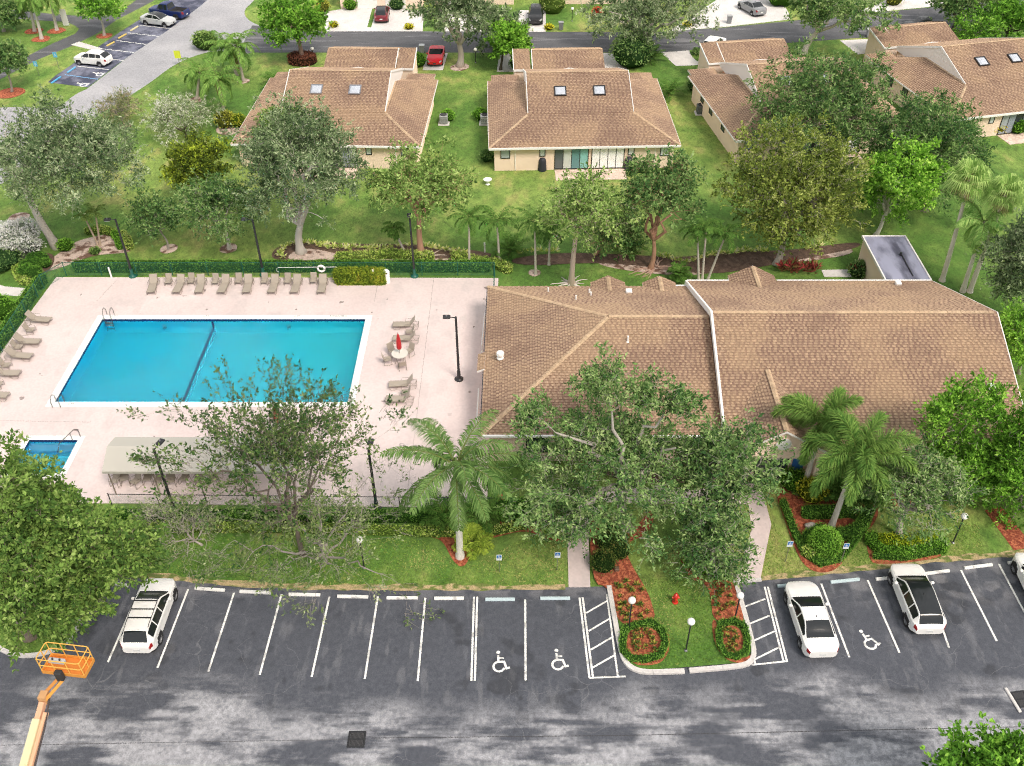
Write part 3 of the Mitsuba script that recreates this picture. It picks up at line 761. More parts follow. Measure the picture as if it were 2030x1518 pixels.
def slab(poly3, t, mb=None):
    """A roof plane with thickness t below it."""
    mb = mb or MB()
    p = np.asarray(poly3, float)
    k = len(p)
    v = np.vstack([p, p - [0, 0, t]])
    f = [[0, i, i + 1] for i in range(1, k - 1)] + [[k, k + i + 1, k + i] for i in range(1, k - 1)]
    for i in range(k):
        j = (i + 1) % k
        f += [[i, k + i, k + j], [i, k + j, j]]
    return mb.add(v, f)


def board(a, b, h, t, mb, c=(1, 1, 1), drop=0.0):
    """An upright board along a-b (fascia, gutter): height h below the line, thickness t."""
    a, b = np.asarray(a, float), np.asarray(b, float)
    d = b - a
    nrm = np.array([-d[1], d[0], 0.0])
    nrm /= np.linalg.norm(nrm)
    v = []
    for p in (a, b):
        for s in (-t / 2, t / 2):
            for z in (-h - drop, -drop):
                v.append(p + nrm * s + [0, 0, z])
    return mb.add(v, [[0, 1, 3, 2], [4, 6, 7, 5], [0, 4, 5, 1], [2, 3, 7, 6], [1, 5, 7, 3], [0, 2, 6, 4]])


def wall_window(house, T, x, y, z, w, h, nx=0, ny=-1, panes=1, frame='blackmetal', glass='window', name='window', label=None):
    """A framed window on a wall facing (nx, ny) in the house's own axes."""
    fr = MB()
    ax = np.array([-ny, nx, 0.0]) if True else None
    out = np.array([nx, ny, 0.0])
    c = np.array([x, y, z], float)

    def bar(c0, sx, sz, d0, d1):
        v = []
        for s in (-sx / 2, sx / 2):
            for q in (-sz / 2, sz / 2):
                for d in (d0, d1):
                    v.append(c0 + ax * s + [0, 0, q] + out * d)
        return v, [[0, 1, 3, 2], [4, 6, 7, 5], [0, 4, 5, 1], [2, 3, 7, 6], [1, 5, 7, 3], [0, 2, 6, 4]]
    b = 0.07
    for dx in (-w / 2, w / 2):
        fr.add(*bar(c + ax * dx, b, h + b, 0.0, 0.07))
    for dz in (-h / 2, h / 2):
        fr.add(*bar(c + [0, 0, dz], w - b, b, 0.0, 0.065))
    for k in range(1, panes):
        fr.add(*bar(c + ax * (-w / 2 + w * k / panes), b * 0.8, h - b, 0.0, 0.06))
    v, f, cc, t = fr.arr()
    win = part(house, name, MB().add(T(v), f), frame, label=label)
    glist = glass if isinstance(glass, (list, tuple)) else [glass] * panes
    for k in range(panes):
        v, f = bar(c + ax * (-w / 2 + w * (k + 0.5) / panes), w / panes - b * 0.9, h - b, 0.004, 0.03)
        g = glist[k % len(glist)]
        col = None
        mt = g
        if isinstance(g, tuple):
            mt, col = 'vcgloss', g
        part(win, 'pane', MB().add(T(np.array(v)), f, col or (1, 1, 1)), mt)
    return win


# ---- the clubhouse
cb = thing('clubhouse', 'long clubhouse with a tan shingled roof in two heights beside the pool deck', 'building')
m = MB()
m.box([5.25, 52.05, 1.4], [14.5, 15.3, 2.8])
part(cb, 'wall', m, 'stucco', label='peach wall of the lower left wing')
m = MB()
gx0, gx1 = 12.75, 30.9
prof = [(42.9, 0), (42.9, 2.95), (51.5, 6.55), (60.1, 2.95), (60.1, 0)]
v = [(x, y, z) for x in (gx0, gx1) for y, z in prof]
f = [[0, 1, 2], [0, 2, 3], [0, 3, 4], [5, 7, 6], [5, 8, 7], [5, 9, 8]] + [[i, i + 5, i + 6] for i in range(4)] + [[i, i + 6, i + 1] for i in range(4)]
part(cb, 'wall', MB().add(v, f), 'stucco', label='peach wall of the taller right wing')
EL, ER, ZL, ZR = 2.8, 2.8, 5.97, 6.70
L_planes = [[(-2.5, 43.8, EL), (12.5, 43.8, EL), (12.5, 52.05, ZL), (5.85, 52.05, ZL)], [(-2.5, 60.3, EL), (-2.5, 43.8, EL), (5.85, 52.05, ZL)], [(12.5, 60.3, EL), (-2.5, 60.3, EL), (5.85, 52.05, ZL), (12.5, 52.05, ZL)]]
R_planes = [[(12.55, 42, ER), (31.15, 42, ER), (31.15, 51.5, ZR), (12.55, 51.5, ZR)], [(31.15, 61, ER), (12.55, 61, ER), (12.55, 51.5, ZR), (31.15, 51.5, ZR)]]
tab = [[(-2.95, 50.2, EL - 0.02), (-2.95, 52.0, EL - 0.02), (-2.45, 52.0, EL + 0.17), (-2.45, 50.2, EL + 0.17)]]
# entrance gable and the small hips behind
AX, AY, AZ, GW = 15.64, 41.85, 5.15, 3.15
GE = AZ - GW * 0.62
yv = 42 + (GE - 2.8) / 0.4105
G_planes = [[(AX - GW, AY - 0.22, GE), (AX, AY - 0.22, AZ), (AX, 42 + (AZ - 2.8) / 0.4105, AZ), (AX - GW, yv, GE)], [(AX + GW, AY - 0.22, GE), (AX + GW, yv, GE), (AX, 42 + (AZ - 2.8) / 0.4105, AZ), (AX, AY - 0.22, AZ)]]


def back_hip(cx, w, yb, ztop, ze, yr, plane_y0, slope):
    """A small hip-ended gable on a back slope: ridge at ztop from the slope out to yr, hip end at yb."""
    ys = plane_y0 - (ztop - 2.8) / slope
    ye = plane_y0 - (ze - 2.8) / slope
    return [[(cx - w, yb, ze), (cx - w, ye, ze), (cx, ys, ztop), (cx, yr, ztop)], [(cx + w, ye, ze), (cx + w, yb, ze), (cx, yr, ztop), (cx, ys, ztop)], [(cx + w, yb, ze), (cx - w, yb, ze), (cx, yr, ztop)]]


D_planes = back_hip(17.55, 1.75, 61.7, 3.75, 2.84, 61.7, 61.0, 0.4105)[:2]
D2 = back_hip(6.55, 1.3, 60.8, 3.45, 2.82, 60.8, 60.3, 0.384)[:2] + back_hip(10.42, 1.25, 60.8, 3.42, 2.82, 60.8, 60.3, 0.384)[:2]
roofm = MB()
for p_ in L_planes + R_planes + tab + G_planes + D_planes + D2:
    slab(np.asarray(p_), 0.16, roofm)
rf = part(cb, 'roof', roofm, 'trim')
UPS = [np.asarray(p_) + [0, 0, 0.006] for p_ in L_planes + R_planes + tab + G_planes + D_planes + D2]
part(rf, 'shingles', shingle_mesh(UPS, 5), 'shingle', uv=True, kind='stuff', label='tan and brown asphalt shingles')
for i, (a, b) in enumerate((((-2.5, 43.8, EL), (5.85, 52.05, ZL)), ((-2.5, 60.3, EL), (5.85, 52.05, ZL)), ((5.85, 52.05, ZL), (12.5, 52.05, ZL)), ((12.6, 51.5, ZR), (31.15, 51.5, ZR)), ((AX, AY - 0.22, AZ), (AX, 47.6, AZ)),
                            ((17.55, 58.8, 3.75), (17.55, 61.7, 3.75)), ((6.55, 58.7, 3.45), (6.55, 60.8, 3.45)), ((10.42, 58.75, 3.42), (10.42, 60.8, 3.42)))):
    for cp in ridge_caps(np.array(a) + [0, 0, 0.02], np.array(b) + [0, 0, 0.02], 40 + i):
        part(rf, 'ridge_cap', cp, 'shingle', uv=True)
# white gable board between the two wings, gutters and fascias
fm = MB()
board((12.5, 42.0, ER + 0.11), (12.5, 51.5, ZR + 0.11), 0.42, 0.14, fm)
board((12.5, 51.5, ZR + 0.11), (12.5, 61.0, ER + 0.11), 0.42, 0.14, fm)
part(rf, 'gable_board', fm, 'white', label='white board along the step between the two roof heights')
fm = MB()
board((31.2, 42.0, ER + 0.02), (31.2, 51.5, ZR + 0.02), 0.24, 0.06, fm)
board((31.2, 51.5, ZR + 0.02), (31.2, 61.0, ER + 0.02), 0.24, 0.06, fm)
part(rf, 'gable_board', fm, 'trim')
for a, b in (((12.6, 61.08), (15.75, 61.08)), ((19.4, 61.08), (31.1, 61.08)), ((12.6, 41.92), (31.1, 41.92)), ((-2.4, 43.72), (12.4, 43.72)), ((11.0, 60.38), (12.4, 60.38))):
    gm = MB()
    board((*a, 2.86), (*b, 2.86), 0.14, 0.13, gm)
    part(rf, 'gutter', gm, 'white')
gm = MB()
board((-2.56, 43.8, 2.80), (-2.56, 60.3, 2.80), 0.14, 0.05, gm)
part(rf, 'drip_edge', gm, 'blackmetal')
# entrance gable face
m = MB()
v = [(AX - GW + 0.3, AY, GE - 0.05), (AX + GW - 0.3, AY, GE - 0.05), (AX, AY, AZ - 0.12), (AX - GW + 0.3, AY + 0.25, GE - 0.05), (AX + GW - 0.3, AY + 0.25, GE - 0.05), (AX, AY + 0.25, AZ - 0.12)]
m.add(v, [[0, 1, 2], [3, 5, 4], [0, 3, 4], [0, 4, 1]])
m.box([AX, AY + 0.12, GE - 0.25], [2 * GW - 0.6, 0.3, 0.40])
gb = part(cb, 'entrance_gable', m, 'stucco', label='tan entrance gable with a round white medallion')
md = MB().lathe([(0.0, 0.0), (0.40, 0.0), (0.46, 0.03), (0.46, 0.06), (0.36, 0.075), (0.0, 0.075)], (0, 0, 0), 28)
v, f, c, t = md.arr()
part(gb, 'medallion', MB().add(np.stack([v[:, 0] + AX + 0.05, AY - v[:, 2], v[:, 1] + AZ - 1.22], -1), f), 'white', label='round white medallion')
for x in (AX - 2.5, AX + 2.5):
    part(cb, 'column', MB().box([x, AY + 0.2, 1.4], [0.4, 0.4, 2.8 - 0.02]), 'stucco')
dw = part(cb, 'door', MB().box([AX, 42.87, 1.1], [2.0, 0.08, 2.2]), 'blackmetal', label='dark framed entrance door with a blue sign beside it')
for s in (-0.5, 0.5):
    part(dw, 'pane', MB().box([AX + s, 42.82, 1.15], [0.82, 0.03, 1.9]), 'window')
part(cb, 'notice_board', MB().box([AX + 1.6, 42.82, 1.3], [0.7, 0.06, 1.1], 0, (0.03, 0.14, 0.42)), 'vc', label='blue notice board by the entrance')
ID = lambda v: np.asarray(v, float)
for x in (1.0, 4.2, 9.0, 11.0):
    wall_window(cb, ID, x, 44.4, 1.45, 1.3, 1.2, panes=2)
for x in (20.5, 23.5, 26.5, 29):
    wall_window(cb, ID, x, 42.9, 1.45, 1.4, 1.3, panes=2)
m = MB().lathe([(0.17, -0.5), (0.17, 0.02), (0.24, 0.02), (0.24, 0.06), (0.15, 0.08), (0.15, 0.30), (0.26, 0.32), (0.27, 0.40), (0.24, 0.52), (0.10, 0.60), (0.0, 0.61)], (-1.40, 50.9, 3.30), 20)
part(rf, 'turbine_vent', m, 'white', smooth=40, label='round white metal roof turbine near the pool')
for x, y, pn, h, r in ((2.0, 58.7, 0, 0.35, 0.06), (5.0, 58.3, 0, 0.35, 0.06), (5.05, 57.5, 0, 0.35, 0.06), (3.9, 56.4, 0, 0.35, 0.06), (7.0, 50.2, 2, 0.45, 0.06)):
    z = 2.8 + 0.384 * ((60.3 - y) if pn == 0 else (y - 43.8))
    part(rf, 'vent_pipe', MB().lathe([(0.12, -0.02), (r, 0.05), (r, h), (0, h)], (x, y, z), 10), 'white')
part(rf, 'roof_vent', MB().box([7.9, 58.4, 2.8 + 0.384 * 1.9 + 0.14], [0.45, 0.45, 0.25], bev=0.04), 'white', label='square white roof vent')
for x, y in ((28.0, 59.7), (29.45, 46.3)):
    z = 2.8 + 0.4105 * ((61 - y) if y > 52 else (y - 42))
    part(rf, 'roof_vent', MB().box([x, y, z + 0.15], [0.42, 0.42, 0.26], bev=0.04), 'white')
# white boards along the pool side of the clubhouse
for i, q in enumerate(([(-2.81, 54.23), (-2.71, 58.24)], [(-2.87, 45.94), (-2.86, 49.49)])):
    (xa, ya), (xb, yb) = q
    m = MB().box([(xa + xb) / 2, (ya + yb) / 2, 1.6], [0.08, yb - ya, 0.55], math.atan2(-(xb - xa), yb - ya))
    for yy, xx in ((ya + 0.1, xa), (yb - 0.1, xb)):
        m.box([xx, yy, 0.7], [0.06, 0.06, 1.3])
    part(cb, 'screen_board', m, 'white')

# ---- flat roofed shed behind the clubhouse
sd = thing('equipment_shed', 'peach shed with a flat grey membrane roof behind the clubhouse', 'shed')
sx0, sx1, sy0, sy1 = 27.75, 31.2, 61.3, 67.8
part(sd, 'wall', MB().box([(sx0 + sx1) / 2, (sy0 + sy1) / 2, 1.27], [sx1 - sx0 - 0.2, sy1 - sy0 - 0.2, 2.54]), 'stucco')
rm = part(sd, 'roof', MB().box([(sx0 + sx1) / 2, (sy0 + sy1) / 2, 2.58], [sx1 - sx0, sy1 - sy0, 0.12]), 'membrane', label='stained grey membrane roof')
e = MB()
for c_, s_ in (([sx0, (sy0 + sy1) / 2, 2.62], [0.10, sy1 - sy0 + 0.1, 0.2]), ([sx1, (sy0 + sy1) / 2, 2.62], [0.10, sy1 - sy0 + 0.1, 0.2]), ([(sx0 + sx1) / 2, sy1, 2.62], [sx1 - sx0 - 0.11, 0.1, 0.2])):
    e.box(c_, s_)
part(rm, 'edge_trim', e, 'trim')
part(rm, 'pipe', MB().tube([(30.0, 61.9, 2.69), (30.05, 65.2, 2.69)], 0.04, 8), 'blackmetal')
part(rm, 'vent_pipe', MB().lathe([(0.09, 2.63), (0.09, 2.9), (0, 2.9)], (29.95, 64.9, 0), 10), 'blackmetal')

# ---- the villas
HW, HD = 18.2, 16.0
XL, XR = 3.9, 14.1


def villa(origin, rot, mirror, label, seed, teal_panes):
    h = thing('villa', label, 'house', 'tan roofed villas along the street')

    def T(v):
        v = np.array(v, float).copy()
        if mirror:
            v[..., 0] = HW - v[..., 0]
        return rotz(v, rot) + [origin[0], origin[1], 0]

    def TM(mb):
        v, f, c, t = mb.arr()
        q = MB().add(T(v), f[:, ::-1] if mirror else f, c, t)
        return q
    e, zw, zr, s = 2.6, 4.1, 6.05, 0.357
    m = MB().box([HW / 2, HD / 2, 1.3], [HW - 1.0, HD - 1.0, 2.6])
    part(h, 'wall', TM(m), 'stucco')
    yr = (zr - e) / s
    yb = 17.2
    zb = zr - s * (yb - yr)
    planes = [[(0, 0, e), (HW, 0, e), (XR, 4.2, zw), (XL, 4.2, zw)], [(XL, 4.2, zw), (XR, 4.2, zw), (XR, yr, zr), (XL, yr, zr)], [(XR, yb, zb), (XL, yb, zb), (XL, yr, zr), (XR, yr, zr)],
              [(0, HD, e), (0, 0, e), (XL, 4.2, zw), (XL, HD - 4.2, zw)], [(HW, 0, e), (HW, HD, e), (XR, HD - 4.2, zw), (XR, 4.2, zw)], [(XL, HD, e), (0, HD, e), (XL, HD - 4.2, zw)], [(HW, HD, e), (XR, HD, e), (XR, HD - 4.2, zw)],
              ]
    for cx in (1.9, HW - 1.9):
        planes += [[(cx - 1.5, HD + 1.6, e), (cx - 1.5, HD - 0.3, e), (cx, HD - 2.2, e + 0.62), (cx, HD + 0.1, e + 0.62)], [(cx + 1.5, HD - 0.3, e), (cx + 1.5, HD + 1.6, e), (cx, HD + 0.1, e + 0.62), (cx, HD - 2.2, e + 0.62)],
                   [(cx + 1.5, HD + 1.6, e), (cx - 1.5, HD + 1.6, e), (cx, HD + 0.1, e + 0.62)]]
    # garage
    g0, g1 = 5.0, 12.9
    gy0, gy1, gy2, ge, gr = 18.4, 22.0, 25.2, 2.65, 3.7
    planes += [[(g0, gy0, ge), (g1, gy0, ge), (g1, gy1, gr), (g0, gy1, gr)], [(g1, gy2, ge), (g0, gy2, ge), (g0, gy1, gr), (g1, gy1, gr)]]
    # entry tower with its own little shed roof
    planes += [[(2.9, 18.0, 3.0), (4.7, 18.0, 3.0), (4.7, 21.8, 3.9), (2.9, 21.8, 3.9)]]
    rm_ = MB()
    for p_ in planes:
        slab(np.asarray(p_), 0.14, rm_)
    r = part(h, 'roof', TM(rm_), 'trim')
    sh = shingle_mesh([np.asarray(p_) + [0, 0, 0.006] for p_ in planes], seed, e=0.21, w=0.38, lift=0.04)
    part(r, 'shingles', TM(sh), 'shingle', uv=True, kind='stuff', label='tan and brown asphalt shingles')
    cm = MB()
    for i, (a, b) in enumerate((((0, 0, e), (XL, 4.2, zw)), ((HW, 0, e), (XR, 4.2, zw)), ((XL, yr, zr), (XR, yr, zr)), ((g0, gy1, gr), (g1, gy1, gr)), ((XL, 4.2, zw), (XL, HD - 4.2, zw)))):
        for cp in ridge_caps(np.array(a) + [0, 0, 0.02], np.array(b) + [0, 0, 0.02], seed + i, w=0.14):
            v, f, c, t = cp.arr()
            cm.add(v, f, c, t)
    part(r, 'ridge_caps', TM(cm), 'shingle', uv=True, kind='stuff')
    # clerestory gable walls above the wings
    for x, d in ((XL + 0.06, 0.12), (XR - 0.06, 0.12)):
        m = MB()
        v = [(x + sx_ * d / 2, y, z) for sx_ in (-1, 1) for y, z in ((4.25, zw - 0.15), (yr, zr - 0.15), (yb, zb - 0.15), (yb, zw - 1.2), (4.25, zw - 1.2))]
        m.add(v, [[0, 1, 2], [0, 2, 3], [0, 3, 4], [5, 7, 6], [5, 8, 7], [5, 9, 8]])
        part(h, 'clerestory_wall', TM(m), 'trim')
    for x in (XL - 0.05, XR + 0.05):
        b_ = MB()
        board((x, 4.3, zw + 0.07), (x, yr, zr + 0.07), 0.22, 0.06, b_)
        board((x, yr, zr + 0.07), (x, yb, zb + 0.07), 0.22, 0.06, b_)
        part(r, 'gable_board', TM(b_), 'white')
    b_ = MB()
    board((0.0, -0.05, e + 0.02), (HW, -0.05, e + 0.02), 0.19, 0.11, b_)
    part(r, 'gutter', TM(b_), 'white')
    for x in (-0.04, HW + 0.04):
        b_ = MB()
        board((x, 0, e), (x, HD, e), 0.14, 0.05, b_)
        part(r, 'fascia', TM(b_), 'trim')
    # skylights
    for x in (7.15, 11.0):
        z = e + s * 7.0
        k = MB()
        for dx, dy, sx_, sy_ in ((-0.55, 0, 0.1, 1.3), (0.55, 0, 0.1, 1.3), (0, -0.6, 1.0, 0.1), (0, 0.6, 1.0, 0.1)):
            k.box([dx, dy, 0.08], [sx_, sy_, 0.2])
        v, f, c, t = k.arr()
        al = math.atan(s)
        tilt = lambda v: np.stack([v[:, 0] + x, 7.0 + v[:, 1] * math.cos(al) - v[:, 2] * math.sin(al), z + v[:, 1] * math.sin(al) + v[:, 2] * math.cos(al)], -1)
        sk = part(r, 'skylight', TM(MB().add(tilt(v), f)), 'blackmetal' if (seed + int(x)) % 2 else 'steel')
        dome = MB()
        gx, gy = np.meshgrid(np.linspace(-1, 1, 9), np.linspace(-1, 1, 9))
        hz = 0.12 + 0.13 * (1 - gx ** 4) * (1 - gy ** 4)
        v = np.stack([gx.ravel() * 0.5, gy.ravel() * 0.55, hz.ravel()], -1)
        ii = np.arange(8)[:, None] * 9 + np.arange(8)
        f = np.stack([ii, ii + 1, ii + 10, ii + 9], -1).reshape(-1, 4)
        part(sk, 'dome', TM(MB().add(tilt(v), f, (0.45, 0.49, 0.56))), 'vcgloss', smooth=True)
    # front: windows, sliding doors
    fw, dk_ = (0.62, 0.66, 0.66), 'window'
    wall_window(h, T, 1.55, 0.5, 1.75, 0.85, 0.85, glass=[(0.35, 0.40, 0.42)])
    wall_window(h, T, 5.1, 0.5, 1.85, 0.5, 0.75, glass=[(0.55, 0.60, 0.60)])
    wall_window(h, T, HW - 1.35, 0.5, 1.75, 0.85, 0.85, glass=[(0.60, 0.64, 0.65)])
    wall_window(h, T, 13.6, 0.5, 1.85, 0.55, 0.75, glass=[(0.68, 0.70, 0.70)])
    wall_window(h, T, 7.9, 0.5, 1.2, 3.2, 2.15, panes=4, glass=[(0.08, 0.10, 0.11), (0.50, 0.55, 0.52), (0.10, 0.24, 0.25), (0.20, 0.45, 0.43)] if teal_panes else [(0.30, 0.34, 0.38), (0.24, 0.28, 0.34), (0.03, 0.035, 0.05), (0.14, 0.16, 0.20)], name='sliding_door')  # door panes in differing tones, one set with teal
    wall_window(h, T, 11.4, 0.5, 1.2, 3.1, 2.15, panes=4, glass=[(0.80, 0.82, 0.83)], name='sliding_door')
    for y in (5.0, 9.0, 12.0):
        wall_window(h, T, 0.5, y, 1.7, 0.9, 0.8, nx=-1, ny=0, glass=[(0.05, 0.06, 0.07)])
        wall_window(h, T, HW - 0.5, y, 1.7, 0.9, 0.8, nx=1, ny=0, glass=[(0.05, 0.06, 0.07)])
    for x in (2.5, HW - 2.3):
        part(h, 'downpipe', TM(MB().tube([(x, 0.44, 0.05), (x, 0.44, 2.3), (x, 0.0, 2.48)], 0.05, 6)), 'trim')
    # patio pavers
    for x in (7.9, 11.5):
        part(h, 'patio', TM(MB().box([x, -0.65, 0.02], [3.2, 2.1, 0.05])), 'paver', label='pale brick paver patio')
    # garage walls and entry
    part(h, 'garage_wall', TM(MB().box([(g0 + g1) / 2, (gy0 + gy2) / 2 + 0.1, 1.3], [g1 - g0 - 0.3, gy2 - gy0 - 0.4, 2.6])), 'stucco')
    m = MB()
    v = [(x, y, z) for x in (2.95, 4.65) for y, z in ((18.1, 0), (18.1, 2.95), (21.7, 3.8), (21.7, 0))]
    m.add(v, [[0, 1, 2, 3], [4, 7, 6, 5], [0, 4, 5, 1], [1, 5, 6, 2], [2, 6, 7, 3]])
    part(h, 'entry_wall', TM(m), 'stucco')
    b_ = MB()
    board((2.85, 17.97, 3.04), (4.75, 17.97, 3.04), 0.2, 0.08, b_)
    board((2.85, 18.0, 3.06), (2.85, 21.8, 3.96), 0.2, 0.08, b_)
    board((g0 - 0.05, gy0, ge + 0.06), (g0 - 0.05, gy1, gr + 0.06), 0.2, 0.08, b_)
    part(r, 'gable_board', TM(b_), 'white')
    # low white pediment over the courtyard
    v = [(g0 + 0.1, gy0 - 0.25, 2.45), (g1 - 0.1, gy0 - 0.25, 2.45), (g1 - 0.1, gy0 - 0.25, 2.70), ((g0 + g1) / 2, gy0 - 0.25, 3.05), (g0 + 0.1, gy0 - 0.25, 2.70)]
    v = v + [(a, b + 0.12, c) for a, b, c in v]
    m = MB().add(v, [[0, 1, 2], [0, 2, 3], [0, 3, 4], [5, 7, 6], [5, 8, 7], [5, 9, 8]]).add(v, [[4, 3, 8, 9], [3, 2, 7, 8], [2, 1, 6, 7], [0, 4, 9, 5]])
    part(h, 'courtyard_pediment', TM(m), 'white')
    return h, T


VA = villa((-27.75, 84.9), math.radians(-2.0), True, 'left villa of the front row with two skylights, behind the round olive tree', 11, False)
VB = villa((-3.05, 83.85), math.radians(2.0), False, 'middle villa with two skylights and white sliding doors facing the lawn', 12, True)
VC_ = villa((20.5, 85.4), math.radians(8.7), False, 'villa seen from its long side wall, half hidden behind the dark trees', 13, False)
VD = villa((42.6, 90.0), math.radians(13.5), False, 'villa at the right edge with a pale triangular wall above its roof', 14, False)


def far_house(x0, x1, y, depth, label, doors, wins, seed):
    h = thing('far_house', label, 'house', 'houses across the street')
    part(h, 'wall', MB().box([(x0 + x1) / 2, y + depth / 2, 1.35], [x1 - x0, depth, 2.7]), 'stucco')
    e, s = 2.7, 0.35
    ym = y + depth / 2
    zr = e + s * (depth / 2 + 0.5)
    pls = [[(x0 - 0.5, y - 0.5, e), (x1 + 0.5, y - 0.5, e), (x1 + 0.5, ym, zr), (x0 - 0.5, ym, zr)], [(x1 + 0.5, y + depth + 0.5, e), (x0 - 0.5, y + depth + 0.5, e), (x0 - 0.5, ym, zr), (x1 + 0.5, ym, zr)]]
    rm_ = MB()
    for p_ in pls:
        slab(np.asarray(p_), 0.14, rm_)
    r = part(h, 'roof', rm_, 'trim')
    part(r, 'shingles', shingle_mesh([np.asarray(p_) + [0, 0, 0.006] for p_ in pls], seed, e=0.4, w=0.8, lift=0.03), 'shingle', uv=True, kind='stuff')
    for dx in doors:
        d = part(h, 'garage_door', MB().box([dx, y - 0.04, 1.1], [2.7, 0.08, 2.2]), 'trim')
        for k in range(4):
            part(d, 'panel', MB().box([dx, y - 0.095, 0.29 + 0.54 * k], [2.6, 0.03, 0.50], bev=0.01), 'white')
    for wx in wins:
        wall_window(h, ID, wx, y, 1.5, 1.3, 1.2, panes=2)
    return h


fy = (-20.19, 130.87)[1]
far_house(-24.2, -13.2, fy, 9, 'far house with white garage doors at the top of the picture', (-20.6, -16.8), (), 31)
far_house(-12.0, -1.0, fy + 1.5, 9, 'far house hidden behind the tall forked tree', (-9.0,), (-4.0,), 32)
far_house(5.0, 17.0, (4.55, 132.46)[1], 9, 'far house with a window behind the black car', (), (6.6, 12.0), 33)


# ---------------------------------------------------------------- plants
def nrm(a):
    return a / (np.linalg.norm(a, axis=-1, keepdims=True) + 1e-9)


def leaves(rng, p, d, size, asp, pal, tone, up=0.6, mb=None):
    """Diamond leaves at p pointing along d; tone (n,) runs from 0 to 1 through the palette."""
    n = len(p)
    side = nrm(np.cross(d, rng.normal(size=(n, 3)) * 0.7 + [0, 0, up]))
    s = size * rng.uniform(0.65, 1.3, n)[:, None]
    fold = np.cross(side, d) * s * 0.10
    V = np.stack([p, p + d * s * 0.45 + side * s * asp * 0.5 + fold, p + d * s, p + d * s * 0.45 - side * s * asp * 0.5 + fold], 1).reshape(-1, 3)
    b = np.arange(n)[:, None] * 4
    F = np.concatenate([b + [[0, 1, 2]], b + [[0, 2, 3]]])
    pal = np.asarray(pal, float)
    t = np.clip(tone + rng.normal(size=n) * 0.20, 0, 0.999) * (len(pal) - 1)
    i = t.astype(int)
    c = pal[i] + (pal[i + 1] - pal[i]) * (t - i)[:, None]
    c = c * rng.uniform(0.82, 1.2, n)[:, None]
    c = np.clip(c * 1.85, 0, 0.75)
    (mb if mb is not None else MB()).add(V, F, np.repeat(c, 4, axis=0))
    return mb


OLIVE = [(0.038, 0.068, 0.030), (0.090, 0.135, 0.060), (0.175, 0.225, 0.120), (0.30, 0.34, 0.22)]
OAK = [(0.030, 0.072, 0.024), (0.065, 0.125, 0.038), (0.125, 0.200, 0.065), (0.215, 0.275, 0.12)]
LIME = [(0.048, 0.115, 0.016), (0.098, 0.215, 0.026), (0.160, 0.310, 0.040), (0.25, 0.40, 0.075)]
FRESH = [(0.040, 0.105, 0.014), (0.080, 0.185, 0.024), (0.135, 0.275, 0.035), (0.21, 0.35, 0.065)]
GUMBO = [(0.050, 0.095, 0.024), (0.10, 0.165, 0.042), (0.165, 0.245, 0.07), (0.26, 0.33, 0.12)]
YELLOW = [(0.075, 0.090, 0.018), (0.165, 0.175, 0.028), (0.28, 0.29, 0.045), (0.42, 0.42, 0.10)]
SILVER = [(0.22, 0.26, 0.20), (0.40, 0.44, 0.36), (0.56, 0.60, 0.50), (0.68, 0.70, 0.60)]
DRY = [(0.11, 0.095, 0.055), (0.20, 0.17, 0.10), (0.27, 0.25, 0.15), (0.36, 0.33, 0.23)]
REDLEAF = [(0.05, 0.03, 0.02), (0.16, 0.03, 0.03), (0.30, 0.05, 0.06), (0.12, 0.16, 0.05)]
HEDGE = [(0.032, 0.085, 0.016), (0.065, 0.155, 0.024), (0.105, 0.215, 0.034), (0.16, 0.28, 0.055)]
CROTON = [(0.020, 0.050, 0.014), (0.045, 0.085, 0.022), (0.12, 0.14, 0.03), (0.34, 0.30, 0.07)]
VARIEG = [(0.09, 0.15, 0.03), (0.22, 0.31, 0.06), (0.40, 0.47, 0.14), (0.56, 0.58, 0.26)]
BARK_GREY, BARK_PALE, BARK_RED, BARK_DARK = (0.30, 0.27, 0.245), (0.50, 0.46, 0.42), (0.42, 0.24, 0.165), (0.085, 0.068, 0.055)


def clumps(rng, n, cx, cy, cz, r, rz, seed, lobes=0.55, shell=0.55, flat_=0.75):
    d = nrm(rng.normal(size=(n * 3, 3)))
    d = d[d[:, 2] > -flat_][:n]
    out = 0.72 + lobes * (meshkit.noise(d * 1.7 + seed * 7.3) - 0.25) + 0.10 * rng.normal(size=len(d))
    rad = out * rng.uniform(0, 1, len(d)) ** (1 - shell)
    return np.column_stack([cx + d[:, 0] * r * rad, cy + d[:, 1] * r * rad, cz + d[:, 2] * rz * rad])


